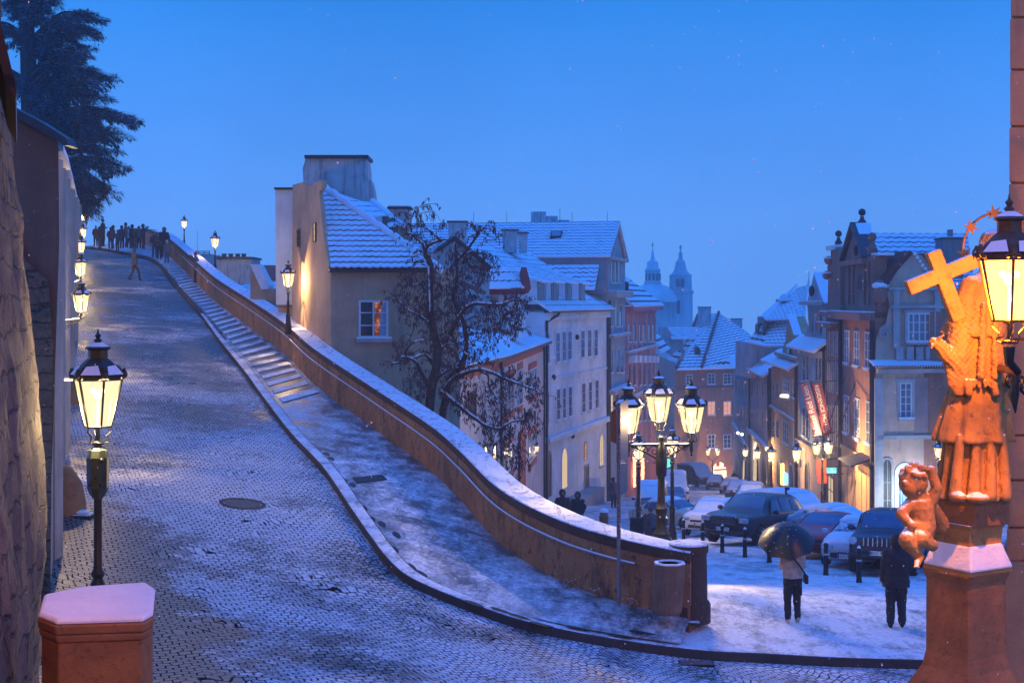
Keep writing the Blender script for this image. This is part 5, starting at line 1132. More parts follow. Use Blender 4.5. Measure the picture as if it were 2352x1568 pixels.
# ---------------------------------------------------------------- foreground stone and sculpture
def sandstone(name, c, sc=1.0, dark=.8, snowy=0):
    m = N(name); v = m.obj(); a = m.noise(v, 1.6*sc, 6, .7); b = m.noise(v, 14*sc, 6, .75); d = m.noise(v, 45*sc, 3, .6)
    col = m.mix(m.rng(a, .32, .68), tcol(c, .6), tcol(c, 1.2)); col = m.mix(m.math('MULTIPLY', m.rng(b, .55, .72), dark), col, (.06, .04, .03))
    if snowy:
        g = m.n('ShaderNodeNewGeometry'); z = m.n('ShaderNodeSeparateXYZ', {0: g.outputs['Normal']}).outputs[2]
        col = m.mix(m.rng(m.math('ADD', z, m.math('MULTIPLY', m.math('SUBTRACT', b, .5), .5)), .62, .82), col, SNOW)
    return m.pbr(col, .85, m.bump(m.math('ADD', m.math('MULTIPLY', a, 3), m.math('ADD', b, m.math('MULTIPLY', d, .4))), .6, .012))
M['sand'] = sandstone('sandstone', (.30, .13, .04), 1.6, .9)
M['sand_snow'] = sandstone('statue_stone', (.44, .22, .06), 1.3, .95, 1)
M['sand_dark'] = sandstone('pedestal_stone', (.32, .14, .05), 1.5, .9)
M['ashlar'] = plaster('ashlar_stone', (.42, .24, .12), (.10, .06, .04), .5, 1.6, .4)
def rubble():
    m = N('rubble_wall'); v = m.obj(); s = m.n('ShaderNodeSeparateXYZ', {0: v}); wob = m.noise(v, 1.4, 4, .7)
    vec = m.n('ShaderNodeCombineXYZ', {0: m.math('ADD', s.outputs[1], m.math('MULTIPLY', wob, .25)), 1: m.math('ADD', s.outputs[2], m.math('MULTIPLY', wob, .30))})
    br = m.n('ShaderNodeTexBrick', {'Vector': vec, 'Color1': (.2, .2, .2), 'Color2': (.8, .8, .8), 'Mortar': (0, 0, 0), 'Scale': 1.0, 'Mortar Size': .018, 'Mortar Smooth': .6, 'Bias': 0, 'Brick Width': .62, 'Row Height': .26}, offset=.5)
    cell = m.n('ShaderNodeSeparateColor', {0: br.outputs['Color']}).outputs[0]; a = m.noise(v, 2.2, 6, .75); b = m.noise(v, 9, 6, .8); g = m.noise(v, 34, 4, .7)
    col = m.mix(m.rng(a, .34, .66), (.09, .055, .035), (.30, .19, .11)); col = m.mix(m.math('MULTIPLY', cell, .5), col, (.22, .15, .10)); col = m.mix(m.math('MULTIPLY', m.rng(b, .52, .66), .8), col, (.03, .02, .015))
    col = m.mix(m.math('MULTIPLY', m.rng(g, .64, .70), .35), col, SNOW)
    col = m.mix(m.math('MULTIPLY', br.outputs['Fac'], .7), col, (.025, .018, .014))
    h = m.math('ADD', m.math('MULTIPLY', m.math('SUBTRACT', cell, br.outputs['Fac']), .8), m.math('ADD', m.math('MULTIPLY', b, 1.4), m.math('MULTIPLY', g, .5)))
    return m.pbr(col, .85, m.bump(h, 1.0, .05))
M['rubble'] = rubble()
M['gilt'] = plain('gilt_metal', (.35, .16, .05), .4, .2, 9, .7)
def loft(mb, secs, n=40, fold=None):
    """secs: (x, y, z, rx, ry); fold(angle, t) scales the radius"""
    vs = []; fs = []
    for i, (x, y, z, rx, ry) in enumerate(secs):
        t = i/(len(secs)-1)
        for k in range(n):
            w = 2*math.pi*k/n; f = fold(w, t) if fold else 1; vs.append((x+rx*f*math.cos(w), y+ry*f*math.sin(w), z))
    for i in range(len(secs)-1):
        for k in range(n): fs.append((i*n+k, i*n+(k+1) % n, (i+1)*n+(k+1) % n, (i+1)*n+k))
    fs += [tuple(range(n-1, -1, -1)), tuple(range((len(secs)-1)*n, len(secs)*n))]
    return mb.add(vs, fs)
def cap(mb, a, b, ra, rb, n=10):
    a = Vector(a); b = Vector(b); mb.tube([a, a.lerp(b, .5), b], [ra, (ra+rb)/2, rb], n); mb.ball(a, ra, n, 6); mb.ball(b, rb, n, 6)
# building on the right edge
dB = 10.9
rt = empty('corner_building', P(2340, 1568, dB), 'orange-lit building of big stone blocks filling the right edge of the picture', 'building')
ys = [-120, 40, 160, 290, 420, 545, 660, 780, 890, 1000, 1103, 1212, 1290]
rng = random.Random(4)
mb = MB()
for a, b in zip(ys, ys[1:]):
    za, zb = P(0, a, dB).z, P(0, b, dB).z; x0 = P(2322-(a+b)/2/1290*9, 0, dB).x+rng.uniform(-.006, .006); x1 = x0+2.6
    mb.prism([(x0, dB, zb+.007), (x1, dB, zb+.007), (x1, dB, za-.007), (x0, dB, za-.007)], (x0/dB*3+.15, 3, 0))
mb.build('block_wall', M['ashlar'], rt, bevel=.012)
mb = MB(); x0 = P(2322, 0, dB).x+.03; mb.prism([(x0, dB+.03, -3), (x0+2.5, dB+.03, -3), (x0+2.5, dB+.03, 3.2), (x0, dB+.03, 3.2)], (x0/dB*3+.15, 2.9, 0)); mb.build('wall_core', M['sand_dark'], rt)
mb = MB(); zt, zb = P(0, 1288, dB).z, -6.6
a0, a1 = P(2300, 0, 10.6).x, P(2264, 0, 10.6).x-.25
mb.add([(a0, 10.7, zt), (a0+3, 10.7, zt), (a0+3, 14, zt), (a0+1.35, 14, zt), (a1, 10.3, zb), (a1+3.4, 10.3, zb), (a1+3.4, 14, zb), (a1+1.35, 14, zb)], [(0, 1, 2, 3), (7, 6, 5, 4), (0, 4, 5, 1), (1, 5, 6, 2), (2, 6, 7, 3), (3, 7, 4, 0)])
mb.build('plinth', M['ashlar'], rt)
# pedestal of the saint
dp = 9.9; pc = P(2232, 0, dp).x; rot = R(-90-14)
def PZ(Y, d=dp): return P(0, Y, d).z
ped = empty('statue_pedestal', (pc, dp, -6.2), 'tall dark stone pedestal with snowy flared top under the statue of the saint', 'pedestal')
mb = MB(); mb.lathe([(.252, PZ(1200)), (.252, PZ(1150)), (.262, PZ(1147)), (.262, PZ(1138))], (pc, dp, 0), 4, rot); mb.build('upper_block', M['sand_dark'], ped, bevel=.008)
pc2 = P(2215, 0, dp).x
mb = MB(); mb.lathe([(.30, PZ(1306)), (.29, PZ(1297)), (.245, PZ(1264)), (.225, PZ(1235)), (.235, PZ(1208)), (.262, PZ(1196))], (pc2+.02, dp, 0), 4, rot); mb.build('flared_cap', M['sand_snow'], ped)
mb = MB(); mb.lathe([(.305, PZ(1301)), (.292, PZ(1291)), (.25, PZ(1262)), (.232, PZ(1246)), (.21, PZ(1246))], (pc2+.02, dp-.012, .012), 4, rot); mb.build('cap_snow', M['snow'], ped, bevel=.02)
mb = MB(); mb.lathe([(.95, -6.4), (.8, -3.6), (.46, PZ(1605)), (.37, PZ(1562)), (.30, PZ(1530)), (.272, PZ(1495)), (.27, PZ(1330)), (.285, PZ(1318)), (.30, PZ(1306))], (pc2+.01, dp, 0), 4, rot); mb.build('shaft', M['sand_dark'], ped, bevel=.015)
# statue
c0 = Vector((P(2245, 0, dp).x, dp, PZ(1142)))
st = empty('saint_statue', c0, 'orange-lit sandstone saint in a lace rochet holding a cross, on the tall pedestal', 'statue')
rg = random.Random(7)
mb = MB()
ph = [rg.uniform(0, 6) for _ in range(5)]
f1 = lambda w, t: 1+(.13*abs(math.sin(5.5*w+ph[0]+t*.6))-.06+.09*math.sin(11*w+ph[1]+t))*(1-.4*t)
def X_(X): return P(2244+(X-2250)*1.04, 0, dp).x
loft(mb, [(X_(2238), dp, PZ(1142), .235, .20), (X_(2240), dp, PZ(1110), .22, .19), (X_(2243), dp, PZ(1050), .205, .18), (X_(2247), dp, PZ(990), .20, .17), (X_(2250), dp, PZ(930), .18, .16)], 64, f1)
f2 = lambda w, t: 1+(.10*math.sin(8*w+ph[2]+t)+.05*math.sin(15*w+t*2))*(1-.75*t)
loft(mb, [(X_(2240), dp, PZ(1012), .255, .22), (X_(2240), dp, PZ(1006), .262, .23), (X_(2241), dp, PZ(985), .25, .22), (X_(2246), dp, PZ(940), .225, .20), (X_(2252), dp, PZ(890), .19, .17), (X_(2256), dp, PZ(850), .17, .16)], 64, f2)
loft(mb, [(X_(2256), dp-.01, PZ(878), .205, .19), (X_(2254), dp-.01, PZ(868), .215, .20), (X_(2250), dp-.01, PZ(820), .235, .20), (X_(2256), dp, PZ(760), .215, .18), (X_(2266), dp, PZ(700), .18, .16), (X_(2276), dp, PZ(650), .165, .14), (X_(2284), dp, PZ(622), .09, .08), (X_(2288), dp, PZ(600), .06, .06)], 48, lambda w, t: 1+.03*math.sin(11*w))
mb.ball((X_(2292), dp-.02, PZ(572)), .105, 14, 10, (1, 1.05, 1.25)); mb.ball((X_(2292), dp-.13, PZ(575)), .025, 8, 6); mb.ball((X_(2292), dp+.03, PZ(558)), .11, 12, 8, (1, 1, .9))
# shoulder cape with a hem, stole and collar
loft(mb, [(X_(2250), dp-.01, PZ(772), .235, .205), (X_(2250), dp-.01, PZ(764), .245, .215), (X_(2256), dp-.01, PZ(735), .225, .195), (X_(2266), dp, PZ(690), .205, .18), (X_(2276), dp, PZ(650), .175, .15), (X_(2284), dp, PZ(626), .11, .10)], 64, lambda w, t: 1+(.05*math.sin(9*w+t*2))*(1-t))
for dx_ in (-14, 10): cap(mb, (X_(2258+dx_), dp-.20, PZ(700)), (X_(2252+dx_*1.3), dp-.235, PZ(860)), .020, .026)
for k in range(7): cap(mb, (X_(2212+11*k), dp-.195-.02*math.sin(k*.5), PZ(872)), (X_(2210+11.5*k), dp-.20-.02*math.sin(k*.5), PZ(884)), .016, .012, 6)
# sleeve hanging from the raised forearm
loft(mb, [(X_(2196), dp-.15, PZ(905), .03, .03), (X_(2192), dp-.15, PZ(880), .07, .05), (X_(2190), dp-.15, PZ(845), .08, .06)], 16, lambda w, t: 1+.1*math.sin(4*w))
# arm reaching to the left below the cross
cap(mb, (X_(2226), dp-.05, PZ(700)), (X_(2192), dp-.14, PZ(815)), .10, .09); cap(mb, (X_(2200), dp-.14, PZ(848)), (X_(2146), dp-.2, PZ(790)), .075, .048)
cap(mb, (X_(2205), dp-.12, PZ(858)), (X_(2168), dp-.16, PZ(828)), .05, .035)
mb.ball((X_(2140), dp-.21, PZ(783)), .042, 10, 8, (1.2, .8, .8))
for k in range(4): cap(mb, (X_(2137), dp-.23+.02*k, PZ(783)), (X_(2126), dp-.25+.022*k, PZ(794-2*k)), .013, .010, 6)
cap(mb, (X_(2142), dp-.24, PZ(775)), (X_(2150), dp-.26, PZ(768)), .013, .010, 6)
# right shoulder and hand at the cross
cap(mb, (X_(2238), dp-.02, PZ(660)), (X_(2196), dp-.10, PZ(740)), .09, .07); cap(mb, (X_(2196), dp-.1, PZ(740)), (X_(2180), dp-.16, PZ(700)), .055, .04)
# drapery edge and tassels, shoe tips
cap(mb, (X_(2206), dp-.20, PZ(872)), (X_(2212), dp-.20, PZ(898)), .022, .030); cap(mb, (X_(2262), dp-.22, PZ(872)), (X_(2268), dp-.22, PZ(898)), .022, .028)
for a, b in ((2196, 2182), (2230, 2222), (2262, 2258), (2290, 2292)): cap(mb, (X_(a), dp-.17, PZ(1000)), (X_(b), dp-.20, PZ(1128)), .03, .045)
mb.ball((X_(2185), dp-.23, PZ(1130)), .055, 10, 8, (1, 1.6, .7)); mb.ball((X_(2225), dp-.26, PZ(1132)), .06, 10, 8, (1.4, 1.4, .6))
def bumps(co, n):
    z = HZ-co.z/dp*FP; a = noise.noise(co*14)*.004
    if 700 < z < 872: a += (math.sin(co.x*150+math.sin(co.z*60))*math.sin(co.z*140))*.0045
    return a
remeshed(mb, .0075, 'figure', M['sand_snow'], st, 2, bumps)
# cross held against the shoulder
mb = MB()
def beam(a, b, w, d0=dp-.18, tk=.09):
    a = P(a[0], a[1], d0); b = P(b[0], b[1], d0); t = (b-a).normalized(); s = Vector((-t.z, 0, t.x))*w/2
    mb.prism([a-s, a+s, b+s, b-s], (0, tk, 0))
beam((2088, 662), (2262, 590), .10)
beam((2146, 576), (2206, 735), .098, dp-.183, .096)
mb.build('stone_cross', M['sand_snow'], st, bevel=.01)
# halo of stars
hc = P(2293, 570, dp-.01); hr = .245; mb = MB()
mb.tube([hc+Vector((hr*math.cos(w), 0, hr*math.sin(w))) for w in [math.pi*(.0+.05*k) for k in range(21)]], .009, 6); mb.build('halo_ring', M['gilt'], st, True)
for w in (1.05, .80, .55, .30): 
    mb = MB(); star(mb, hc+Vector((hr*math.cos(math.pi*w), -.02, hr*math.sin(math.pi*w))), .058); mb.build('halo_star', M['gilt'], st)
# cherub sitting at the saint's feet
ch = empty('cherub_statue', P(2120, 1215, 9.6), 'small orange-lit stone cherub perched on the left side of the pedestal', 'statue')
mb = MB(); dc = 9.55
def Q(X, Y, dd=0): return P(X, Y, dc+dd)
mb.ball(Q(2098, 1108), .098, 16, 12, (1.0, 1.0, 1.0)); mb.ball(Q(2088, 1122, -.05), .055, 10, 8); mb.ball(Q(2078, 1110, -.07), .022, 8, 6)
for k in range(26):
    w = rg.uniform(0, 6.28); e = rg.uniform(.1, 1.4); mb.ball(Q(2102, 1098)+Vector((math.cos(w)*math.cos(e)*.092, math.sin(w)*math.cos(e)*.085, math.sin(e)*.088)), .024, 8, 6)
cap(mb, Q(2108, 1130), Q(2114, 1160), .055, .075); cap(mb, Q(2112, 1165), Q(2118, 1210), .095, .092, 14); mb.ball(Q(2110, 1212, -.02), .10, 12, 9, (1, 1, .8))
cap(mb, Q(2090, 1158, -.03), Q(2070, 1180, -.07), .045, .04); cap(mb, Q(2070, 1180, -.07), Q(2092, 1205, -.13), .038, .03); mb.ball(Q(2096, 1207, -.14), .032, 8, 6)
cap(mb, Q(2135, 1158), Q(2152, 1120), .045, .04); cap(mb, Q(2152, 1120), Q(2140, 1086, .02), .038, .032); mb.ball(Q(2138, 1080, .02), .036, 8, 6)
cap(mb, Q(2100, 1220), Q(2082, 1240, -.16), .07, .055); cap(mb, Q(2084, 1246, -.16), Q(2112, 1278, -.1), .05, .034); cap(mb, Q(2112, 1278, -.1), Q(2106, 1296, -.16), .034, .022)
cap(mb, Q(2122, 1222), Q(2112, 1238, -.12), .07, .06); cap(mb, Q(2112, 1238, -.12), Q(2142, 1252, -.02), .05, .04)
cap(mb, Q(2140, 1165, .08), Q(2158, 1205, .16), .05, .07)
for k in range(4): cap(mb, Q(2104+2*k, 1294, -.17), Q(2100+3*k, 1302, -.20), .009, .007, 6)
remeshed(mb, .0075, 'figure', M['sand_snow'], ch, 2, lambda co, n: noise.noise(co*30)*.003)
# near left pier with snow on top
d1 = 7.2
def R_(X, Y, d): return P(X, Y, d)
zt = P(0, 1432, 6.75).z
plan = [(-2.26, 6.78), (-1.74, 6.76), (-1.66, 6.88), (-1.64, 7.22), (-1.72, 7.32), (-2.16, 7.34), (-2.30, 7.2), (-2.34, 6.9)]
plan = [(P(a, 0, d).x, d) for a, d in ((128, 6.72), (330, 6.78), (352, 6.9), (357, 7.45), (335, 7.62), (190, 7.5), (100, 7.3), (88, 6.86))]
cxp = sum(p[0] for p in plan)/8; cyp = sum(p[1] for p in plan)/8
pr = empty('stair_pier', (cxp, cyp, -4.6), 'brown eight-sided stone pier with a thick lid of snow, bottom left corner', 'pier')
def lay(z0, z1, k0, k1, name, mat, bev=.01):
    mb = MB(); mb.add([(cxp+(x-cxp)*k0, cyp+(y-cyp)*k0, z0) for x, y in plan]+[(cxp+(x-cxp)*k1, cyp+(y-cyp)*k1, z1) for x, y in plan],
       [tuple(range(7, -1, -1)), tuple(range(8, 16))]+[(i, (i+1) % 8, 8+(i+1) % 8, 8+i) for i in range(8)]); return mb.build(name, mat, pr, bevel=bev)
lay(-4.8, zt-.09, .95, .95, 'shaft', M['sand']); lay(zt-.088, zt-.05, .97, 1.0, 'cap_moulding', M['sand_dark']); lay(zt-.048, zt-.0, 1.0, 1.02, 'cap_slab', M['sand_dark'])
lay(zt+.001, zt+.03, 1.01, .985, 'cap_snow', M['snow'], .015)
# near rough wall at the left edge
nw = empty('rough_wall', (-4.9, 10, -4.5), 'rough battered stone wall along the left edge, lit orange from below', 'wall')
vs = []; fs = []; ny, nz = 60, 70
for j in range(nz+1):
    z = -5.2+(3.6+5.2)*j/nz
    lean = .10*(z+1.9) if z > -1.9 else -.06*(z+1.9)
    for i in range(ny+1):
        y = 4.5+9.3*i/ny; x = -.3*y-.36-lean
        p = Vector((x, y, z)); a = noise.fractal(p*2.2, 1, 2, 5)*.045+noise.noise(Vector((y*2.2, z*.7, 3)))*.035; vs.append((x+a, y, z))
for j in range(nz):
    for i in range(ny): a = j*(ny+1)+i; fs.append((a, a+1, a+ny+2, a+ny+1))
b0 = len(vs)
for j in range(nz+1): x, y, z = vs[j*(ny+1)+ny]; vs.append((x-2.5, y+.3, z))
for j in range(nz): fs.append((j*(ny+1)+ny, b0+j, b0+j+1, (j+1)*(ny+1)+ny))
mb = MB(); mb.add(vs, fs); mb.build('wall_face', M['rubble'], nw, True, weld='open')
# eave of the near roof at the top left
mb = MB(); e = [P(-60, -260, 9), P(2, 55, 9.0), P(38, 205, 9.0), P(36, 230, 9.0), P(10, 180, 9), P(-60, -100, 9)]
mb.prism(e, (-.9, 2.6, 0)); mb.build('roof_eave', M['gutter'], nw)
# long wall building up the left side
lw = empty('long_wall_house', (-7.2, 22, -4.6), 'long pale plaster wall building with a little tiled roof running uphill on the left', 'building')
M['plaster_left'] = plaster('plaster_left', (.42, .34, .27), (.09, .055, .04), .8, 1.0, .3)
M['plaster_brown'] = plaster('plaster_brown', (.14, .075, .05), (.05, .03, .025), .7, 1.0, .4, .35)
def lwx(y): return -.3*y-.56
def ez_(y): return P(0, np.interp(y, [22, 40, 60, 120], [325, 410, 446, 486]), y).z
prof = [22, 28, 36, 46, 60, 80, 100, 122]
vs = []; fs = []
for y in prof: vs += [(lwx(y), y, -6+max(0, (y-40)*.08)), (lwx(y), y, ez_(y)-.12)]
n0 = len(vs)
for i in range(len(prof)-1): fs.append((2*i, 2*i+2, 2*i+3, 2*i+1))
mb = MB(); mb.add(vs, fs); mb.build('street_face', M['plaster_left'], lw, weld='open')
mb = MB(); ge = [P(X, Y, 22) for X, Y in ((-40, 1900), (-40, 215), (16, 250), (120, 305), (134, 330), (136, 560), (118, 1100), (112, 1400), (112, 1900))]
mb.prism(ge, (-1.2, .25, 0)); 
mb.build('end_face', M['plaster_brown'], lw)
mb = MB(); ge = [P(X, Y, 21.9) for X, Y in ((-40, 1900), (-40, 560), (40, 545), (60, 600), (110, 640), (122, 800), (118, 1100), (112, 1900))]; mb.prism(ge, (-.3, .2, 0)); mb.build('end_patch', M['rubble'], lw)
mb = MB()
for i in range(len(prof)-1):
    y0, y1 = prof[i], prof[i+1]
    for k in (0,):
        a, b = Vector((lwx(y0)+.22, y0, ez_(y0)-.05)), Vector((lwx(y1)+.22, y1, ez_(y1)-.05)); c_, d_ = b+Vector((-2.6, 0, 1.5)), a+Vector((-2.6, 0, 1.5))
        mb.cur = 0; mb.quad(a, b, c_, d_, [(y0, 0), (y1, 0), (y1, 3), (y0, 3)]); mb.quad(a-Vector((0, 0, .1)), b-Vector((0, 0, .1)), b, a, [(0, 0)]*4); mb.quad(a-Vector((0, 0, .1)), b-Vector((0, 0, .1)), b-Vector((.3, 0, .1)), a-Vector((.3, 0, .1)), [(0, 0)]*4)
M['tiles_dark'] = tiles('tiles_left', (.20, .08, .05), .25, .3, .8)
mb.build('tile_roof', M['tiles_dark'], lw, weld='open')
mb = MB(); a = [P(X, Y, 21.6) for X, Y in ((-20, 215), (14, 238), (90, 278), (150, 316), (157, 333), (146, 334), (120, 316), (60, 283), (10, 256), (-20, 240))]; mb.prism(a, (0, .5, 0)); mb.build('verge', M['gutter'], lw)
for k, (y, w) in enumerate(((25, .10), (30, .08), (36, .12), (46, .15), (57, .2), (70, .2), (85, .25))):   # pilaster strips that break the face
    mb = MB(); mb.box((lwx(y)+.0, y, (ez_(y)-5)/2-.2), (w*2, .35+w, ez_(y)+5)); mb.build('pilaster', M['plaster_left'], lw)
# guard stones
for X, Y, d, s, lab in ((152, 1092, 29, 1.0, 'large brown guard stone bulging from the foot of the left wall, nearest'), (166, 826, 43, .95, 'farther brown guard stone at the foot of the left wall')):
    p = Vector((lwx(d)+.12, d, rz(lwx(d)+.1, d))); t = empty('guard_stone', p, lab, 'guard stone'); mb = MB()
    loft(mb, [(p.x, p.y, p.z-.1, .42*s, .42*s), (p.x, p.y, p.z+.2, .42*s, .42*s), (p.x-.02, p.y, p.z+.6*s, .38*s, .38*s), (p.x-.08, p.y, p.z+.9*s, .26*s, .28*s), (p.x-.15, p.y, p.z+1.02*s, .1*s, .12*s)], 20, lambda w, t_: 1+.05*math.sin(3*w+t_*4))
    o = mb.build('stone_body', M['sand_dark'], t, True)
    mb = MB(); mb.ball(p+Vector((.35*s, -.1, .03)), .14, 8, 5, (1.6, 1, .35)); mb.build('snow_heap', M['snow'], t, True)
# ---------------------------------------------------------------- things set into the paving
def flat_disc(c, r0, r1, z, n=32, f=None):
    f = f or rz; vs = []
    for r in (r0, r1):
        for k in range(n): w = 2*math.pi*k/n; x, y = c.x+r*math.cos(w), c.y+r*math.sin(w); vs.append((x, y, f(x, y)+z))
    return vs, [(k, (k+1) % n, n+(k+1) % n, n+k) for k in range(n)]
M['iron_wet'] = plain('wet_iron', (.035, .04, .045), .55, .3, 14, .5, .4)
p = hit(557, 1157); t = empty('manhole_cover', p, 'round iron manhole cover set in the cobbled road', 'manhole cover')
for nm, a, b, z, mt in (('cover_plate', .02, .40, .014, 'iron_wet'), ('cover_rim', .43, .52, .02, 'kerb')):
    mb = MB(); mb.add(*flat_disc(p, a, b, z)); mb.build(nm, M[mt], t, weld='open')
p = hit(186, 1184); t = empty('drain_grate', p, 'small rectangular drain grate with snow on it, left of the big lamp post', 'drain')
mb = MB(); mb.box((p.x, p.y, p.z+.01), (.50, .52, .05)); mb.build('grate_frame', M['iron_wet'], t); mb = MB(); mb.box((p.x, p.y, p.z+.04), (.40, .44, .012)); mb.build('grate_snow', M['snow'], t)
p = P(1598, 1527, 25.1); p.z = rz(p.x, p.y); t = empty('kerb_drain', p, 'slotted iron drain in the gutter under the kerb near the end of the wall', 'drain')
mb = MB(); mb.box((p.x, p.y-.02, p.z+.01), (.62, .34, .035)); mb.build('grate_frame', M['metal'], t)
mb = MB()
for k in range(4): mb.box((p.x, p.y-.14+k*.075, p.z+.035), (.55, .028, .02))
mb.build('grate_bars', M['pipe'], t)
WG = [walk_pt(i, k/20) for i in range(len(wl)) for k in range(21)]; WA = np.array([px(q) for q in WG])
def walk_hit(X, Y): return WG[int(((WA-(X, Y))**2).sum(1).argmin())]
q = [walk_hit(X, Y) for X, Y in ((806, 1098), (882, 1092), (896, 1108), (822, 1115))]
t = empty('access_plate', q[0], 'dark rectangular access plate set in the snowy walkway', 'access plate'); mb = MB(); mb.prism([v+Vector((0, 0, .012)) for v in q], (0, 0, .01)); mb.build('plate', M['iron_wet'], t)
mb = MB(); fp = [(745, 1042), (762, 1050), (790, 1098), (806, 1110), (818, 1160), (838, 1168), (856, 1194), (878, 1210), (906, 1262), (912, 1232), (945, 1298), (972, 1318), (1010, 1345), (1085, 1390), (1150, 1402), (1190, 1418), (1240, 1430), (1330, 1442), (1420, 1452), (1480, 1462)]
for (X, Y) in fp:
    c_ = walk_hit(X, Y); i = min(range(len(cl)), key=lambda i: (cl[i]-c_).length); dr = (cl[min(i+1, len(cl)-1)]-cl[max(i-1, 0)]).normalized(); sd = Vector((dr.y, -dr.x, 0))
    ring = [c_+dr*.24*math.cos(w)+sd*(.08+.015*math.cos(w))*math.sin(w)+Vector((0, 0, .014)) for w in [2*math.pi*k/14 for k in range(14)]]; mb.add(ring, [tuple(range(14))])
o = mb.build('footprints', M['iron_wet'], None, weld='open'); tag(o, 'dark wet footprints in the snow along the walkway kerb', 'footprints', kind='stuff')
# snow tufts at the foot of the wall
for X, Y, lab in ((1325, 1345, 'leftmost snowy weed at the foot of the parapet'), (1392, 1365, 'snowy weed left of the sign pole at the foot of the parapet'), (1465, 1388, 'snowy weed right of the sign pole')):
    c_ = wall_base[nearest(wall_base, X, Y+8)]+Vector((-.12, -.1, .02)); mb = MB()
    for k in range(26):
        w = rg.uniform(0, 6.28); r = rg.uniform(0, .16); h = rg.uniform(.03, .15); b = c_+Vector((r*math.cos(w), r*math.sin(w)*.6, h)); mb.tube([c_, b], .004, 4); mb.ball(b, rg.uniform(.012, .028), 6, 4)
    o = mb.build('weed', M['sand_snow']); tag(o, lab, 'weed')
# litter bin against the wall
c_ = P(1530, 1408, 26.3); t = empty('litter_bin', c_, 'leaning eight-sided concrete litter bin with snow on its rim against the wall end', 'litter bin')
M['concrete'] = plaster('exposed_concrete', (.28, .16, .09), (.05, .035, .025), .6, 4, .9)
for nm, pr_, mt in (('bin_body', [(.27, 0), (.30, .08), (.31, .90), (.30, .93), (.22, .93), (.2, .55)], 'concrete'), ('bin_snow', [(.302, .925), (.295, .95), (.23, .95), (.222, .925)], 'snow'), ('bin_liner', [(.215, .5), (.218, .9)], 'metal')):
    mb = MB(); mb.lathe(pr_, (0, 0, 0), 8, R(22)); mb.v = [(x+c_.x+z*.07, y+c_.y, z+c_.z) for x, y, z in mb.v]
    mb.build(nm, M[mt], t, bevel=.012 if nm == 'bin_body' else 0)
# sign pole
c_ = P(1421, 1391, 27.0); t = empty('sign_pole', c_, 'sticker-covered pole with traffic sign plates seen from behind, left of the candelabra', 'sign')
def stickers():
    m = N('pole_stickers'); v = m.obj(); f = m.noise(v, 14, 2); g = m.noise(v, 40, 2)
    return m.pbr(m.mix(m.rng(g, .52, .56), m.mix(m.rng(f, .45, .55), (.12, .07, .06), (.16, .05, .04)), (.3, .26, .22)), .5)
M['stickers'] = stickers()
top = P(1421, 925, 27.0).z; mid = P(1421, 1235, 27).z
mb = MB(); mb.tube([c_, (c_.x, c_.y, mid)], .036, 12); mb.build('pole', M['pipe'], t, True)
mb = MB(); mb.tube([(c_.x, c_.y, mid), (c_.x, c_.y, top)], .038, 12); mb.build('pole_upper', M['stickers'], t, True)
M['sign_back'] = plain('sign_back', (.16, .12, .11), .35, .15, 5, .6)
a = c_.x; 
mb = MB(); pts = [P(1418, 930, 26.9), P(1443, 916, 27.6), P(1443, 1052, 27.6), P(1418, 1060, 26.9)]; mb.prism(pts, (-.02, -.006, 0)); mb.build('sign_plate', M['sign_back'], t)
mb = MB(); pts = [P(1419, 1066, 26.9), P(1441, 1062, 27.5), P(1441, 1128, 27.5), P(1419, 1142, 26.9)]; mb.prism(pts, (-.02, -.006, 0)); mb.build('sign_plate', M['sign_back'], t)
mb = MB(); pts = [P(1402, 948, 27.1), P(1416, 938, 27.1), P(1416, 1020, 27.1), P(1402, 1012, 27.1)]; mb.prism(pts, (0, .12, 0)); mb.build('sign_box', M['sand_dark'], t, bevel=.02)
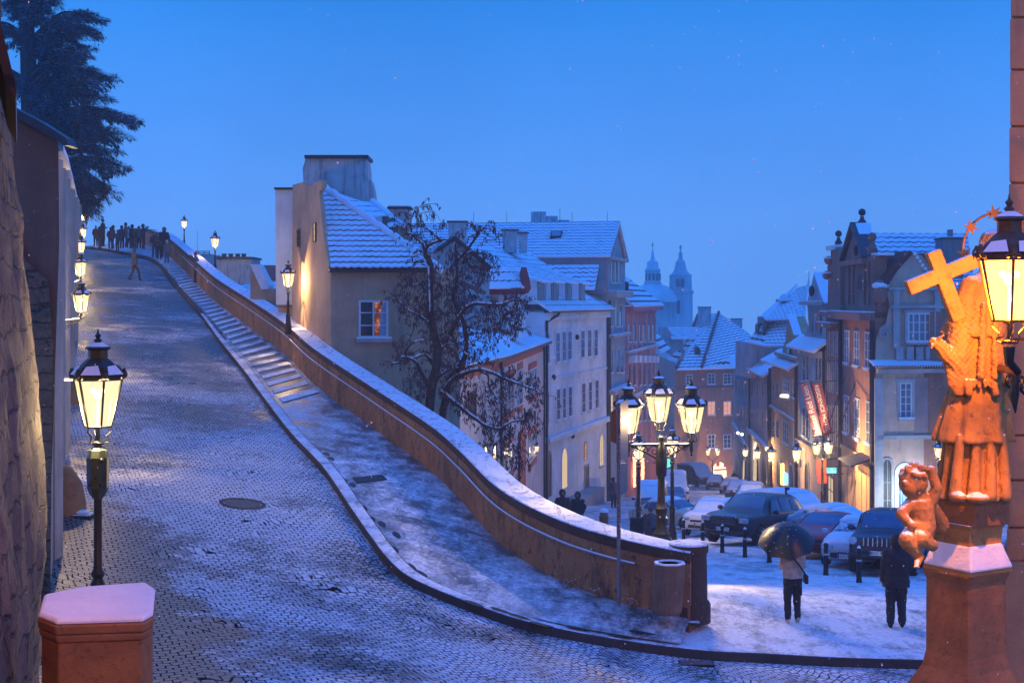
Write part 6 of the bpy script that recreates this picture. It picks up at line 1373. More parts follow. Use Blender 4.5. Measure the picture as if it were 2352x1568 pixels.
# ---------------------------------------------------------------- people
def cloth(name, c, rough=.85): 
    if name not in M: M[name] = plain(name, c, rough, .35, 7, 0, .5)
    return name
for n_, c_ in (('skin', (.45, .26, .18)), ('black_cloth', (.018, .018, .022)), ('navy_cloth', (.03, .04, .07)), ('cream_fleece', (.42, .33, .26)), ('brown_cloth', (.12, .085, .06)), ('grey_cloth', (.10, .10, .11)), ('jeans', (.06, .08, .13)),
               ('dark_brown', (.05, .03, .025)), ('red_cloth', (.45, .03, .04)), ('white_cloth', (.6, .6, .62)), ('olive_cloth', (.09, .09, .05)), ('hair_brown', (.05, .03, .02)), ('shoe_white', (.5, .45, .4)), ('maroon_cloth', (.16, .04, .05))): cloth(n_, c_)
PM = {}
def person_meshes(key, legs=(.0, .0), arms='down', hood=True, coat_len=.78, slim=1.0, vox=.022, lean=0):
    """meshes of a figure 1.75 tall at the origin facing -y; legs = forward swing of each foot"""
    if key in PM: return PM[key]
    H = Vector((0, 0, 0)); hip = .93; sh = 1.43; S = slim
    def j(x, y, z): return Vector((x, y+lean*(z/1.7), z))
    body = MB(); pants = MB(); coat = MB(); shoes = MB()
    for s, f in ((-1, legs[0]), (1, legs[1])):
        h = j(.095*s, 0, hip); foot = j(.11*s, -f*.5, .07+(.05 if f < -.2 else 0)); kn = h.lerp(foot, .5)+Vector((0, -.04-abs(f)*.06, 0))
        for mb, e in ((body, 0), (pants, .016)):
            cap(mb, h, kn, .085*S+e, .062*S+e); cap(mb, kn, foot+Vector((0, 0, .05)), .06*S+e, .044*S+e)
        shoes.ball(foot+Vector((0, -.045, -.015)), .062, 10, 7, (.75, 2.0, .8)); body.ball(foot+Vector((0, -.04, -.01)), .05, 8, 6, (.7, 1.8, .7))
        cap(shoes, foot+Vector((0, .02, .03)), foot+Vector((0, 0, .06)), .048, .048)
        A = {'down': ((.23, .02, 1.15), (.25, -.04, .90)), 'phone': ((.23, -.03, 1.17), (.12, -.26, 1.33)), 'pocket': ((.27, .03, 1.16), (.19, -.07, .95)), 'raise': ((.22, -.14, 1.30), (.15, -.30, 1.55)), 'hold': ((.24, 0, 1.15), (.10, -.24, 1.22))}
        am = arms if isinstance(arms, str) else arms[0 if s < 0 else 1]
        el, wr = A[am]; a0, a1, a2 = j(.185*s, 0, sh-.02), j(el[0]*s, el[1], el[2]), j(wr[0]*s, wr[1], wr[2])
        cap(body, a0, a1, .05, .04); cap(body, a1, a2, .04, .028); cap(coat, a0, a1, .068*S, .058*S); cap(coat, a1, a2, .057*S, .045*S)
        hd = (a2-a1).normalized(); q = a2+hd*.045; body.ball(q, .038, 8, 6, (.7, 1.0, 1.2))
        for k in range(4): cap(body, q+Vector((0, -.025+.017*k, -.02)), q+hd*(.085-.006*abs(k-1.5))+Vector((0, -.025+.017*k, -.03)), .0105, .009, 6)
        cap(body, q, q+hd*.05+Vector((-.03*s, -.02, 0)), .012, .010, 6)
    for mb, e in ((body, 0), (pants, .014)): loft(mb, [(0, lean*.5, hip-.12, .13*S+e, .10*S+e), (0, lean*.5, hip, .165*S+e, .115*S+e), (0, lean*.58, hip+.1, .15*S+e, .11*S+e)], 20)
    tors = [(0, .5, hip+.05, .15, .11), (0, .6, 1.12, .145, .105), (0, .7, 1.28, .17, .12), (0, .78, sh-.02, .175, .10), (0, .8, sh+.05, .08, .07)]
    loft(body, [(x, lean*y, z, rx*S, ry*S) for x, y, z, rx, ry in tors], 20); cap(body, j(0, 0, sh), j(0, -.01, 1.55), .058, .055)
    body.ball(j(0, -.015, 1.635), .098, 14, 10, (.86, 1.0, 1.2)); body.ball(j(0, -.115, 1.62), .018, 8, 6, (1, 1, 1.6))
    for s in (-1, 1): body.ball(j(.085*s, .0, 1.63), .025, 8, 6, (.4, .8, 1.3)); body.ball(j(.034*s, -.098, 1.655), .014, 6, 5)
    body.ball(j(0, -.10, 1.578), .022, 8, 5, (1.3, .6, .5))
    cz = hip+.12-(coat_len-.55)
    loft(coat, [(0, lean*.5, cz, .195*S, .155*S), (0, lean*.55, (cz+1.1)/2, .19*S, .15*S), (0, lean*.62, 1.12, .18*S, .145*S), (0, lean*.7, 1.28, .20*S, .155*S), (0, lean*.78, sh-.02, .195*S, .13*S), (0, lean*.82, sh+.06, .10, .095), (0, lean*.85, sh+.10, .08, .08)], 24, lambda w, t: 1+.02*math.sin(5*w+t*9))
    hat = MB()
    if hood == 'hood': hat.ball(j(0, .02, 1.63), .135, 14, 10, (.95, 1.0, 1.12)); 
    elif hood == 'hat': hat.ball(j(0, .005, 1.675), .112, 14, 9, (.95, 1.05, 1.0)); hat.ball(j(0, .005, 1.80), .03, 8, 6)
    else: hat.ball(j(0, .02, 1.66), .108, 14, 9, (.95, 1.05, 1.15)); hat.ball(j(0, .05, 1.56), .085, 12, 8, (1, .7, 1.5))
    r = {}
    for nm, mb, vx, mt in (('body', body, vox, 'skin'), ('trousers', pants, vox, 'black_cloth'), ('coat', coat, vox, 'black_cloth'), ('shoes', shoes, vox, 'black_cloth'), ({'hood': 'hood', 'hat': 'woolly_hat'}.get(hood, 'hair'), hat, vox, 'black_cloth')):
        if nm == 'hood':   # open at the face
            pass
        amp = .008 if nm in ('coat', 'trousers') else .0
        o = remeshed(mb, vx, nm, M[mt], None, 2 if vx > .015 else 4, (lambda co, n_: noise.noise(Vector((co.x*9, co.y*9, co.z*14)))*amp*1.6) if amp else None)
        r[nm] = o.data; bpy.data.objects.remove(o)
    PM[key] = r; return r
def person(key, loc, h, face, colors, label, group=None, **kw):
    """face: heading in degrees, 0 = towards the camera, 180 = away"""
    ms = person_meshes(key, **kw); t = empty('person', loc, label, 'person', group, R(face)); k = h/1.75; t.scale = (k, k, k)
    for nm, me in ms.items():
        c = colors.get(nm, colors.get('head') if nm in ('hood', 'woolly_hat', 'hair') else None) or ('skin' if nm == 'body' else 'black_cloth')
        o = bpy.data.objects.new(nm, me); COL.objects.link(o); o.parent = t
        o.material_slots[0].link = 'OBJECT'; o.material_slots[0].material = M[c]
    return t
def at_ground(X, Y, f=sz): return hit(X, Y, f, 20, 300)
# woman with the umbrella
def pav_at(X, Y):
    for i in range(200):
        p = P(X, Y, 26+i*.05); c = min(pl, key=lambda q: abs(q.x-p.x))
        if p.z <= pav_z(c, p.y): return p
    return p
g = pav_at(1821, 1431)
w = person('cream', g, 1.66, 184, {'coat': 'cream_fleece', 'head': 'hair_brown', 'shoes': 'shoe_white'}, 'person in a cream fleece seen from behind under an umbrella', legs=(.06, -.06), arms='phone', hood='hair', coat_len=.66, slim=1.12, vox=.014)
mb = MB()
for s in (-1, 1): mb.box((.145*s, .01, .66), (.06, .15, .16)); mb.box((.145*s, .01, .745), (.065, .16, .03))
o = mb.build('cargo_pocket', M['black_cloth'], None, bevel=.015); o.parent = w
bagc = g+Vector((.23, -.02, .88)); t = empty('shoulder_bag', bagc, 'black shoulder bag on a strap across the back of the cream jacket', 'bag')
mb = MB(); a = [g+Vector(v) for v in ((-.12, -.17, 1.40), (-.02, -.215, 1.30), (.09, -.22, 1.16), (.18, -.20, 1.03), (.235, -.12, .93))]; mb.tube(a, .018, 6); mb.build('strap', M['black_cloth'], t)
mb = MB(); mb.box(bagc+Vector((.03, .06, -.02)), (.07, .22, .17)); mb.build('pouch', M['black_cloth'], t, bevel=.02)
# umbrella
uc = P(1806, 1209, g.y-.12); t = empty('umbrella', uc, 'open dark umbrella with one olive panel, speckled with snow, above the cream jacket', 'umbrella')
def canopy(mb, c, Rr, h, k0, k1, n=8, th=0, m=5):
    T = Matrix.Rotation(R(30), 3, 'X') @ Matrix.Rotation(R(-6), 3, 'Y'); vs = []; fs = []
    for k in range(k0, k1+1):
        for i in range(m+1):
            r = i/m; sub = []
            w0 = 2*math.pi*k/n; vs.append(c+T @ Vector((Rr*r*math.cos(w0), Rr*r*math.sin(w0), -h*(r**1.9)+th)))
            if k < k1:
                w1 = w0+math.pi/n; q = Rr*r*(1-.075*r); vs.append(c+T @ Vector((q*math.cos(w1), q*math.sin(w1), -h*(r**1.9)*.93+th-.0)))
            else: vs.append(vs[-1])
    st = 2*(m+1)
    for k in range(k1-k0):
        for i in range(m):
            a = k*st+2*i; fs += [(a, a+1, a+3, a+2), (a+1, a+st, a+st+2, a+3)]
    mb.add(vs, fs)
M['umb_dark'] = plain('umbrella_cloth', (.014, .014, .02), .35, .4, 6, 0, .2); M['umb_olive'] = plain('umbrella_olive', (.06, .045, .012), .4, .3, 6)
mb = MB(); mb.cur = 0; canopy(mb, uc, .56, .38, 6, 13); mb.cur = 1; canopy(mb, uc, .56, .38, 5, 6); mb.build('canopy', [M['umb_dark'], M['umb_olive']], t, 'all', weld='open')
mb = MB(); mb.tube([uc+Vector((0, 0, .05)), uc+Vector((.06, .30, -.55))], .008, 6); mb.build('shaft', M['pipe'], t)
mb = MB(); T = Matrix.Rotation(R(30), 3, 'X')
for _ in range(38):
    r = rg.random()**.8; w_ = rg.uniform(0, 6.28); mb.ball(uc+T @ Vector((.54*r*math.cos(w_), .54*r*math.sin(w_), -.38*r**1.9+.014)), rg.uniform(.005, .012), 5, 4, (1.4, 1.4, .6))
o = mb.build('snow_specks', M['snow'], t); tag(o, kind='stuff')
# man in black
g = pav_at(2059, 1442)
w = person('black', g, 1.82, 172, {'head': 'black_cloth'}, 'person all in black standing with their back to the camera', legs=(.08, -.05), arms=('hold', 'down'), hood='hood', coat_len=.82, slim=1.28, vox=.015)
c_ = P(2021, 1331, 28.3); t = tag(MB().lathe([(.025, -.05), (.036, .05), (.038, .055), (.01, .06)], c_, 12).build('paper_cup', M['white_cloth'], None, True), 'white paper cup held low at the left of the person in black', 'cup')
# two hooded figures behind the wall
person('hood', P(1292, 1255, 53) if False else Vector((P(1292, 0, 52).x, 52, P(0, 1124, 52).z-1.78)), 1.78, 12, {'coat': 'dark_brown', 'head': 'dark_brown'}, 'left one of the pair behind the parapet, dark furry hood up', None, hood='hood', arms='pocket', slim=1.15)
person('hood', Vector((P(1327, 0, 53).x, 53, P(0, 1129, 53).z-1.72)), 1.72, -8, {'coat': 'black_cloth', 'head': 'navy_cloth'}, 'right one of the pair behind the parapet, black padded jacket, hands in pockets')
person('hood', Vector((P(1409, 0, 82).x, 82, P(0, 1096, 82).z-1.75)), 1.75, 30, {'coat': 'navy_cloth', 'head': 'black_cloth'}, 'person in dark clothes half hidden behind the sign pole by the pale house corner')
g = Vector((P(1495, 0, 47).x, 47, P(0, 1162, 47).z-1.74))
person('pack', g, 1.74, 150, {'coat': 'brown_cloth', 'head': 'grey_cloth', 'trousers': 'grey_cloth'}, 'person in a light brown parka and woolly hat, seen from behind left of the candelabra', hood='hat', arms='down', slim=1.2)
t = empty('backpack', g+Vector((.12, -.22, 1.15)), 'dark backpack worn by the person in the brown parka', 'backpack')
mb = MB(); loft(mb, [(g.x+.10, g.y-.24, g.z+.88, .17, .10), (g.x+.10, g.y-.26, g.z+1.0, .19, .13), (g.x+.10, g.y-.25, g.z+1.25, .17, .12), (g.x+.10, g.y-.22, g.z+1.42, .10, .07)], 14); mb.build('bag_body', M['grey_cloth'], t, True)
mb = MB(); mb.ball((g.x+.10, g.y-.37, g.z+1.02), .1, 10, 7, (1.2, .5, 1)); mb.build('pocket', M['black_cloth'], t, True)
c_ = Vector((P(1462, 0, 46).x, 46, P(0, 1229, 46).z)); t = empty('suitcase', c_, 'black upright suitcase left of the person in the brown parka', 'suitcase')
mb = MB(); mb.box(c_+Vector((0, 0, .1)), (.42, .26, .95)); mb.build('case', M['black_cloth'], t, bevel=.04); mb = MB(); mb.tube([c_+Vector((-.12, 0, .55)), c_+Vector((-.12, 0, .8)), c_+Vector((.12, 0, .8)), c_+Vector((.12, 0, .55))], .015, 6); mb.build('pull_handle', M['pipe'], t)
# on the ramp
def ramp_person(X, Y, d, h, key, face, cols, lab, group=None, **kw):
    p = P(X, Y, d); g_ = Vector((p.x, p.y, p.z)); return person(key, g_, h, face, cols, lab, group, **kw)
ramp_person(309, 645, 80, 1.80, 'walk', 128, {'coat': 'navy_cloth', 'head': 'navy_cloth', 'trousers': 'navy_cloth'}, 'lone walker striding across the road with a small backpack', legs=(.5, -.52), arms='down', hood='hair', slim=1.05)
ramp_person(454, 649, 81.5, 1.72, 'lean', -60, {'coat': 'grey_cloth', 'head': 'red_cloth', 'trousers': 'navy_cloth'}, 'person in a red hat leaning at the parapet taking a photo', legs=(.2, -.1), arms='raise', hood='hat', lean=-.12)
G1 = 'people on the upper walkway'
ramp_person(355, 592, 93, 1.72, 'stand', 20, {'coat': 'navy_cloth', 'trousers': 'jeans'}, 'left one of the three walking on the upper steps', G1, arms='pocket', hood='hair')
ramp_person(366, 596, 92, 1.70, 'stand2', -10, {'coat': 'brown_cloth', 'trousers': 'navy_cloth'}, 'middle one of the three on the upper steps, brown coat', G1, arms='hold', hood='hat')
ramp_person(377, 592, 91, 1.95, 'hood', 5, {'coat': 'black_cloth'}, 'tallest of the three on the upper steps, black hood', G1)
ramp_person(383, 604, 89, 1.42, 'stand', 0, {'coat': 'grey_cloth', 'head': 'white_cloth', 'trousers': 'jeans'}, 'small figure in grey in front of the three on the upper steps', G1)
G2 = 'crowd at the top of the ramp'
crowd = [(220, 567, 'stand', 'maroon_cloth', 'white_cloth', 'leftmost of the crowd, pale hat, by the wall lanterns'), (229, 573, 'hood', 'dark_brown', 'dark_brown', 'second from the left in the crowd, broad dark brown coat'), (236, 566, 'stand2', 'navy_cloth', 'navy_cloth', 'tall one standing behind the brown coat in the crowd'),
         (254, 573, 'stand', 'maroon_cloth', 'hair_brown', 'crowd member in a maroon jacket at the kerb'), (259, 572, 'hood', 'black_cloth', 'black_cloth', 'crowd member in black right beside the maroon jacket'), (270, 576, 'stand2', 'jeans', 'grey_cloth', 'crowd member in blue at the kerb edge, centre left'),
         (280, 571, 'hood', 'navy_cloth', 'navy_cloth', 'crowd member right of the one in blue'), (289, 568, 'stand', 'grey_cloth', 'black_cloth', 'crowd member with back to the parapet, grey coat'), (296, 570, 'stand2', 'white_cloth', 'grey_cloth', 'crowd member in a pale jacket in the middle of the row'),
         (303, 571, 'hood', 'black_cloth', 'black_cloth', 'crowd member in a black hood right of the pale jacket'), (311, 573, 'stand', 'navy_cloth', 'hair_brown', 'crowd member in navy near the right end of the row'), (319, 571, 'hood', 'brown_cloth', 'brown_cloth', 'second from the right in the crowd, brown hood'),
         (329, 572, 'raise', 'navy_cloth', 'navy_cloth', 'rightmost of the crowd, arm raised with a phone')]
for i, (X, Y, k, c1, c2, lab) in enumerate(crowd):
    kw = dict(arms='raise', hood='hood') if k == 'raise' else {}
    ramp_person(X, Y, 106+(i % 3)*1.5, (1.72+.14*((i*7) % 5-2)/2)*(1.12 if i == 2 else 1), k, (i*67) % 360, {'coat': c1, 'head': c2, 'trousers': ('navy_cloth', 'jeans', 'black_cloth')[i % 3]}, lab, G2, **kw)
# distant heads in the street
for X, Y, d, c1, c2, lab in ((1767, 1098, 128, 'white_cloth', 'white_cloth', 'small distant person in a white hat on the right pavement'), (1686, 1080, 170, 'black_cloth', 'black_cloth', 'distant dark figure before the glowing arched shop, left of two'), (1697, 1078, 172, 'maroon_cloth', 'grey_cloth', 'distant figure before the glowing arched shop, right of two')):
    p = P(X, Y, d); person('stand', Vector((p.x, d, sz(p.x, d))), 1.75, 10, {'coat': c1, 'head': c2}, lab)
# ---------------------------------------------------------------- cars
def paint(name, c, rough=.38, coat=.3):
    m = N(name); v = m.obj(); f = m.noise(v, 3, 5); g = m.noise(v, 30, 4, .7)
    col = m.mix(m.math('MULTIPLY', m.rng(g, .62, .75), .35), m.mix(f, tcol(c, .85), tcol(c, 1.15)), (.45, .46, .5))
    return m.pbr(col, rough, None, **{'Coat Weight': coat, 'Coat Roughness': .08})
for n_, c_ in (('paint_black', (.012, .014, .02)), ('paint_red', (.62, .015, .03)), ('paint_silver', (.42, .44, .47)), ('paint_white', (.65, .65, .66)), ('paint_grey', (.07, .08, .09)), ('paint_cream', (.55, .47, .33)), ('paint_blue', (.03, .08, .2)), ('paint_navy', (.015, .02, .035))): M[n_] = paint(n_, c_)
M['tyre'] = plain('tyre', (.015, .015, .016), .8, .2, 8, 0, .3); M['rim'] = plain('alloy_rim', (.3, .3, .32), .3, .1, 6, .9); M['chrome'] = plain('chrome', (.55, .55, .58), .18, .1, 9, 1)
M['car_glass'] = glassy('car_glass', (.02, .03, .045)); M['car_glass_blue'] = glassy('car_glass_sky', (.03, .08, .16)); M['headlight'] = plain('headlight_glass', (.45, .5, .55), .12, .3, 20, .3)
M['plate_white'] = plain('plate_white', (.75, .75, .72), .4, .05); M['ink'] = plain('ink', (.02, .02, .02), .6, 0); M['eu_blue'] = plain('plate_blue', (.02, .05, .3), .4, 0); M['black_plastic'] = plain('black_plastic', (.02, .02, .02), .6, .2, 9, 0, .3)
def text(s, size, mat, parent, loc, rot, name='lettering', ext=.002, align='CENTER', sx=1):
    c = bpy.data.curves.new(name, 'FONT'); c.body = s; c.size = size; c.extrude = ext; c.align_x = align; c.align_y = 'CENTER'
    tmp = bpy.data.objects.new('t', c); COL.objects.link(tmp); dg = bpy.context.evaluated_depsgraph_get(); me = bpy.data.meshes.new_from_object(tmp.evaluated_get(dg)); bpy.data.objects.remove(tmp)
    me.materials.clear(); me.materials.append(mat); me.name = name
    o = bpy.data.objects.new(name, me); COL.objects.link(o); o.parent = parent; o.location = Vector(loc); o.rotation_euler = rot; o.scale = (sx, 1, 1); return o
# stations: (y from the nose, z low, z belt, z top, half width at belt, half width at top)
TYPES = {
 'suv': dict(st=[(0, .50, .80, .92, .78, .70), (.10, .36, .98, 1.06, .94, .82), (.5, .30, 1.06, 1.13, .98, .86), (1.25, .28, 1.10, 1.18, 1.0, .84), (1.38, .28, 1.12, 1.22, 1.0, .80), (2.05, .28, 1.14, 1.76, 1.0, .70), (3.0, .28, 1.15, 1.82, 1.0, .72), (4.1, .28, 1.16, 1.78, .99, .71), (4.72, .32, 1.15, 1.62, .95, .68), (4.92, .40, 1.12, 1.2, .92, .7), (5.0, .5, .9, 1.0, .86, .7)], cab=(4, 5, 7, 8), wr=.38, ax=(.92, 3.9), L=5.0),
 'boxy': dict(st=[(0, .55, .86, .98, .80, .74), (.06, .45, 1.02, 1.10, .90, .82), (.5, .38, 1.08, 1.14, .93, .84), (1.25, .36, 1.12, 1.18, .95, .80), (1.36, .36, 1.14, 1.24, .95, .78), (1.78, .36, 1.16, 1.74, .95, .74), (3.0, .36, 1.17, 1.82, .95, .74), (4.2, .36, 1.17, 1.80, .95, .74), (4.66, .38, 1.17, 1.70, .94, .73), (4.76, .45, 1.1, 1.2, .92, .74), (4.8, .5, .9, 1.0, .88, .74)], cab=(4, 5, 7, 8), wr=.39, ax=(.85, 3.75), L=4.8),
 'sedan': dict(st=[(0, .32, .56, .66, .66, .58), (.12, .22, .68, .76, .82, .70), (.5, .18, .78, .85, .88, .76), (1.15, .18, .86, .93, .90, .78), (1.3, .18, .88, .97, .90, .76), (2.05, .18, .92, 1.38, .90, .60), (2.7, .18, .93, 1.42, .90, .62), (3.3, .18, .94, 1.37, .90, .60), (3.95, .2, .94, 1.02, .89, .72), (4.45, .26, .9, .98, .82, .7), (4.55, .34, .7, .8, .76, .66)], cab=(4, 5, 7, 8), wr=.32, ax=(.85, 3.6), L=4.55),
 'hatch': dict(st=[(0, .36, .60, .70, .64, .56), (.1, .24, .74, .82, .80, .68), (.45, .2, .84, .90, .86, .74), (.95, .2, .92, .98, .88, .76), (1.08, .2, .94, 1.04, .88, .74), (1.75, .2, .97, 1.44, .88, .62), (2.5, .2, .98, 1.50, .88, .64), (3.3, .2, .99, 1.46, .87, .62), (3.8, .24, .98, 1.28, .85, .6), (3.98, .3, .9, 1.0, .8, .64), (4.05, .36, .7, .8, .76, .64)], cab=(4, 5, 7, 8), wr=.31, ax=(.78, 3.2), L=4.05),
 'van': dict(st=[(0, .40, .74, .86, .80, .72), (.1, .28, .96, 1.04, .92, .82), (.5, .24, 1.10, 1.18, .96, .86), (.85, .24, 1.2, 1.28, .98, .86), (.95, .24, 1.22, 1.34, .98, .86), (1.6, .24, 1.25, 2.15, .98, .84), (2.4, .24, 1.26, 2.38, .98, .86), (4.4, .24, 1.26, 2.4, .98, .86), (5.15, .26, 1.26, 2.36, .97, .86), (5.22, .3, 1.2, 2.2, .96, .86), (5.25, .36, 1.0, 1.1, .92, .84)], cab=(4, 5, 6, 6), wr=.34, ax=(.9, 4.2), L=5.25),
}
CM = {}
def hull(kind):
    """all the meshes of one car type: nose at y=0, tail at +L; x = width; shared by every car of the type"""
    if kind in CM: return CM[kind]
    T = TYPES[kind]; st = T['st']; out = {}
    def sec(s):
        y, zl, zb, zt, w, wt = s; hw = []
        pts = [(w*.80, zl), (w*.96, zl+.08), (w, zl+.28*(zb-zl)+.05), (w*1.0, zl+.7*(zb-zl)), (w*.985, zb), (w*.95, zb+.03*(1 if zt-zb > .15 else .3)), (wt+(w*.95-wt)*.25, zb+(zt-zb)*.72), (wt, zt-.05*min(1, (zt-zb)/.2)), (wt*.86, zt-.012), (wt*.45, zt+.008), (0, zt+.014)]
        return [(x, y, z) for x, z in pts]+[(-x, y, z) for x, z in pts[-2::-1]]
    secs = [sec(s) for s in st]; n = len(secs[0]); vs = [v for s_ in secs for v in s_]; fs = []
    for i in range(len(secs)-1):
        for k in range(n-1): fs.append((i*n+k, i*n+k+1, (i+1)*n+k+1, (i+1)*n+k))
        fs.append((i*n+n-1, i*n, (i+1)*n, (i+1)*n+n-1))
    fs += [tuple(range(n)), tuple(range(len(vs)-1, len(vs)-n-1, -1))]
    mb = MB(); mb.add(vs, fs); o = mb.build('car_body', M['paint_black'], None, True)
    # smooth shell, wheel arches cut
    sub = o.modifiers.new('s', 'SUBSURF'); sub.levels = 2; sub.render_levels = 2
    for ya in T['ax']:
        c = MB(); 
        for s in (-1, 1): c.tube([(s*.62, ya, T['wr']*.98), (s*1.3, ya, T['wr']*.98)], T['wr']*1.17, 24)
        co = c.build('cut', M['tyre']); bo = o.modifiers.new('b', 'BOOLEAN'); bo.operation = 'DIFFERENCE'; bo.object = co; bo.solver = 'EXACT'
    dg = bpy.context.evaluated_depsgraph_get(); me = bpy.data.meshes.new_from_object(o.evaluated_get(dg))
    for ob in [x for x in bpy.data.objects if x.name.startswith('cut')]+[o]: bpy.data.objects.remove(ob)
    me.name = 'car_body'; me.materials.clear(); me.materials.append(M['paint_black'])
    for pz in me.polygons: pz.material_index = 0
    me.polygons.foreach_set('use_smooth', [True]*len(me.polygons)); me.set_sharp_from_angle(angle=R(35)); out['body'] = me
    def P3(i, k): return Vector(secs[i][k])
    a, b, c, d = T['cab']
    def patch(fn, q, off):  # bilinear quad patch lifted along its normal, slightly domed
        q = [Vector(v) for v in q]; nrm = (q[1]-q[0]).cross(q[3]-q[0]).normalized(); 
        return q, nrm
    def glass(name, q, off=.014, inset=.06, flip=1, th=.006, bulge=.03, nn=6):
        q = [Vector(v) for v in q]; cen = sum(q, Vector())/4; q = [v.lerp(cen, inset) for v in q]; nr = (q[1]-q[0]).cross(q[3]-q[0]).normalized()*flip
        mb = MB(); vs = []; 
        for i in range(nn+1):
            for j in range(nn+1):
                u, v = i/nn, j/nn; p = q[0].lerp(q[1], u).lerp(q[3].lerp(q[2], u), v); vs.append(p+nr*(off+bulge*(1-(2*u-1)**2)*(1-(2*v-1)**4)))
        fs = [(i*(nn+1)+j, (i+1)*(nn+1)+j, (i+1)*(nn+1)+j+1, i*(nn+1)+j+1) for i in range(nn) for j in range(nn)]
        mb.add(vs, fs); return mb
    kk = 9
    L_, R_i = 8, 12   # top edge indices either side (pts 7/8 and mirrored)
    top = lambda i, s, f=.86: Vector((s*st[i][5]*f, st[i][0], st[i][3]-.0))
    ws = [Vector((-st[a][5]*.98, st[a][0]+.02, st[a][3])), Vector((st[a][5]*.98, st[a][0]+.02, st[a][3])), Vector((st[b][5]*.95, st[b][0]-.02, st[b][3]-.02)), Vector((-st[b][5]*.95, st[b][0]-.02, st[b][3]-.02))]
    out['_ws'] = ws
    o = glass('windscreen', ws, .012, .05, 1, bulge=.045).build('windscreen', M['car_glass'], None, 'all', weld='open'); out['windscreen'] = o.data; bpy.data.objects.remove(o)
    if kind != 'van':
        rr = [top(c, 1), top(c, -1), Vector((-st[d][5]*.95, st[d][0], st[d][3]+.02)), Vector((st[d][5]*.95, st[d][0], st[d][3]+.02))]
        o = glass('rear_window', rr, .012, .10, 1).build('rear_window', M['car_glass'], None, 'all', weld='open'); out['rear_window'] = o.data; bpy.data.objects.remove(o)
    # side windows, each side three panes between belt and roof edge
    sw = []
    for s in (-1, 1):
        ya, yb = st[a][0]+.32, st[b][0]+.02
        def belt(y): i = next(j for j in range(len(st)-1) if st[j+1][0] >= y); f = (y-st[i][0])/(st[i+1][0]-st[i][0]); L = lambda q: st[i][q]+(st[i+1][q]-st[i][q])*f; return L(2)+.05, L(3)-.10, L(4)*.955, L(5)+.02
        yend = st[7][0] if kind != 'van' else 2.35; cuts = [yb+.02, (yb+yend)/2-.1, yend-.0] if kind != 'van' else [yb, yend]
        def edge(y):
            zb, zt, w, wt = belt(y); return zb, max(zb+.02, zt), w, wt
        def quad_(y0, y1, y0t=None, y1t=None):
            z0, t0, w0, v0 = edge(y0); z1, t1, w1, v1 = edge(y1); z0t, t0t, w0t, v0t = edge(y0t or y0); z1t, t1t, w1t, v1t = edge(y1t or y1)
            f0 = .75*(t0t-z0t)/(t0t-z0t+.12); q = [Vector((s*w0, y0, z0)), Vector((s*w1, y1, z1)), Vector((s*(v1t+.03), y1t or y1, t1t)), Vector((s*(v0t+.03), y0t or y0, t0t))]; return q
        qs = [quad_(ya, cuts[0]+.48, yb-.02, cuts[0]+.45)]
        if kind != 'van':
            qs.append(quad_(cuts[0]+.54, cuts[1]+.50)); qs.append(quad_(cuts[1]+.56, min(st[8][0]-.2, yend+.1), None, min(yend, st[8][0]-.3)))
        for q in qs:
            mb = glass('side_window', q, .016 if kind != 'van' else .03, .0, -s if False else (1 if s > 0 else -1), bulge=.012, nn=3); o = mb.build('side_window', M['car_glass'], None, 'all', weld='open'); sw.append(o.data); bpy.data.objects.remove(o)
    out['sides'] = sw
    mb = MB(); wr = T['wr']
    mb.lathe([(wr*.62, -.11), (wr*.9, -.115), (wr, -.08), (wr, .08), (wr*.9, .115), (wr*.62, .11)], (0, 0, 0), 28); mb.v = [(z, y, x) for x, y, z in mb.v]; o = mb.build('tyre', M['tyre'], None, True); out['tyre'] = o.data; bpy.data.objects.remove(o)
    mb = MB(); mb.lathe([(wr*.63, -.09), (wr*.63, .09)], (0, 0, 0), 20)
    for s in (-1, 1):
        for k in range(5):
            w = 2*math.pi*k/5; mb.tube([(0, 0, .1*s), (wr*.6*math.cos(w), wr*.6*math.sin(w), .1*s)], .03, 5)
    mb.v = [(z, y, x) for x, y, z in mb.v]; o = mb.build('rim', M['rim'], None); out['rim'] = o.data; bpy.data.objects.remove(o)
    # snow blankets: bonnet, windscreen, roof, tail
    def blanket(i0, i1, th=.05, f=.93, front=0):
        vs = []; fs = []; m_ = 10
        rows = []
        for i in range(i0, i1+1):
            y, zl, zb, zt, w, wt = st[i]; rows.append((y, zt, wt))
        R2 = []
        for (y0, z0, w0), (y1, z1, w1) in zip(rows, rows[1:]):
            for t in (0, .25, .5, .75): R2.append((y0+(y1-y0)*t, z0+(z1-z0)*t, w0+(w1-w0)*t))
        R2.append(rows[-1]); nn = len(R2)
        for r_, (y, z, w) in enumerate(R2):
            e = min(1, min(r_, nn-1-r_)/1.5)
            for j in range(m_+1):
                u = 2*j/m_-1; ee = min(1, (1-abs(u))*6+.05); hgt = (.012+th*e*ee)
                vs.append((u*w*f*1.04, y, z+hgt+noise.noise(Vector((u*2, y*1.5, 3)))*.012*e+.010*(1-u*u)-.03*abs(u)**6))
        fs = [(i*(m_+1)+j, (i+1)*(m_+1)+j, (i+1)*(m_+1)+j+1, i*(m_+1)+j+1) for i in range(nn-1) for j in range(m_)]
        mb = MB(); mb.add(vs, fs); b0 = len(vs)
        mb.add([(x, y, z-.05-th) for x, y, z in vs], [])
        def wall(ids):
            for p, q in zip(ids, ids[1:]): mb.f.append((p, q, b0+q, b0+p))
        wall([i*(m_+1) for i in range(nn)]); wall([i*(m_+1)+m_ for i in range(nn)]); wall(list(range(m_+1))); wall([(nn-1)*(m_+1)+j for j in range(m_+1)])
        return mb
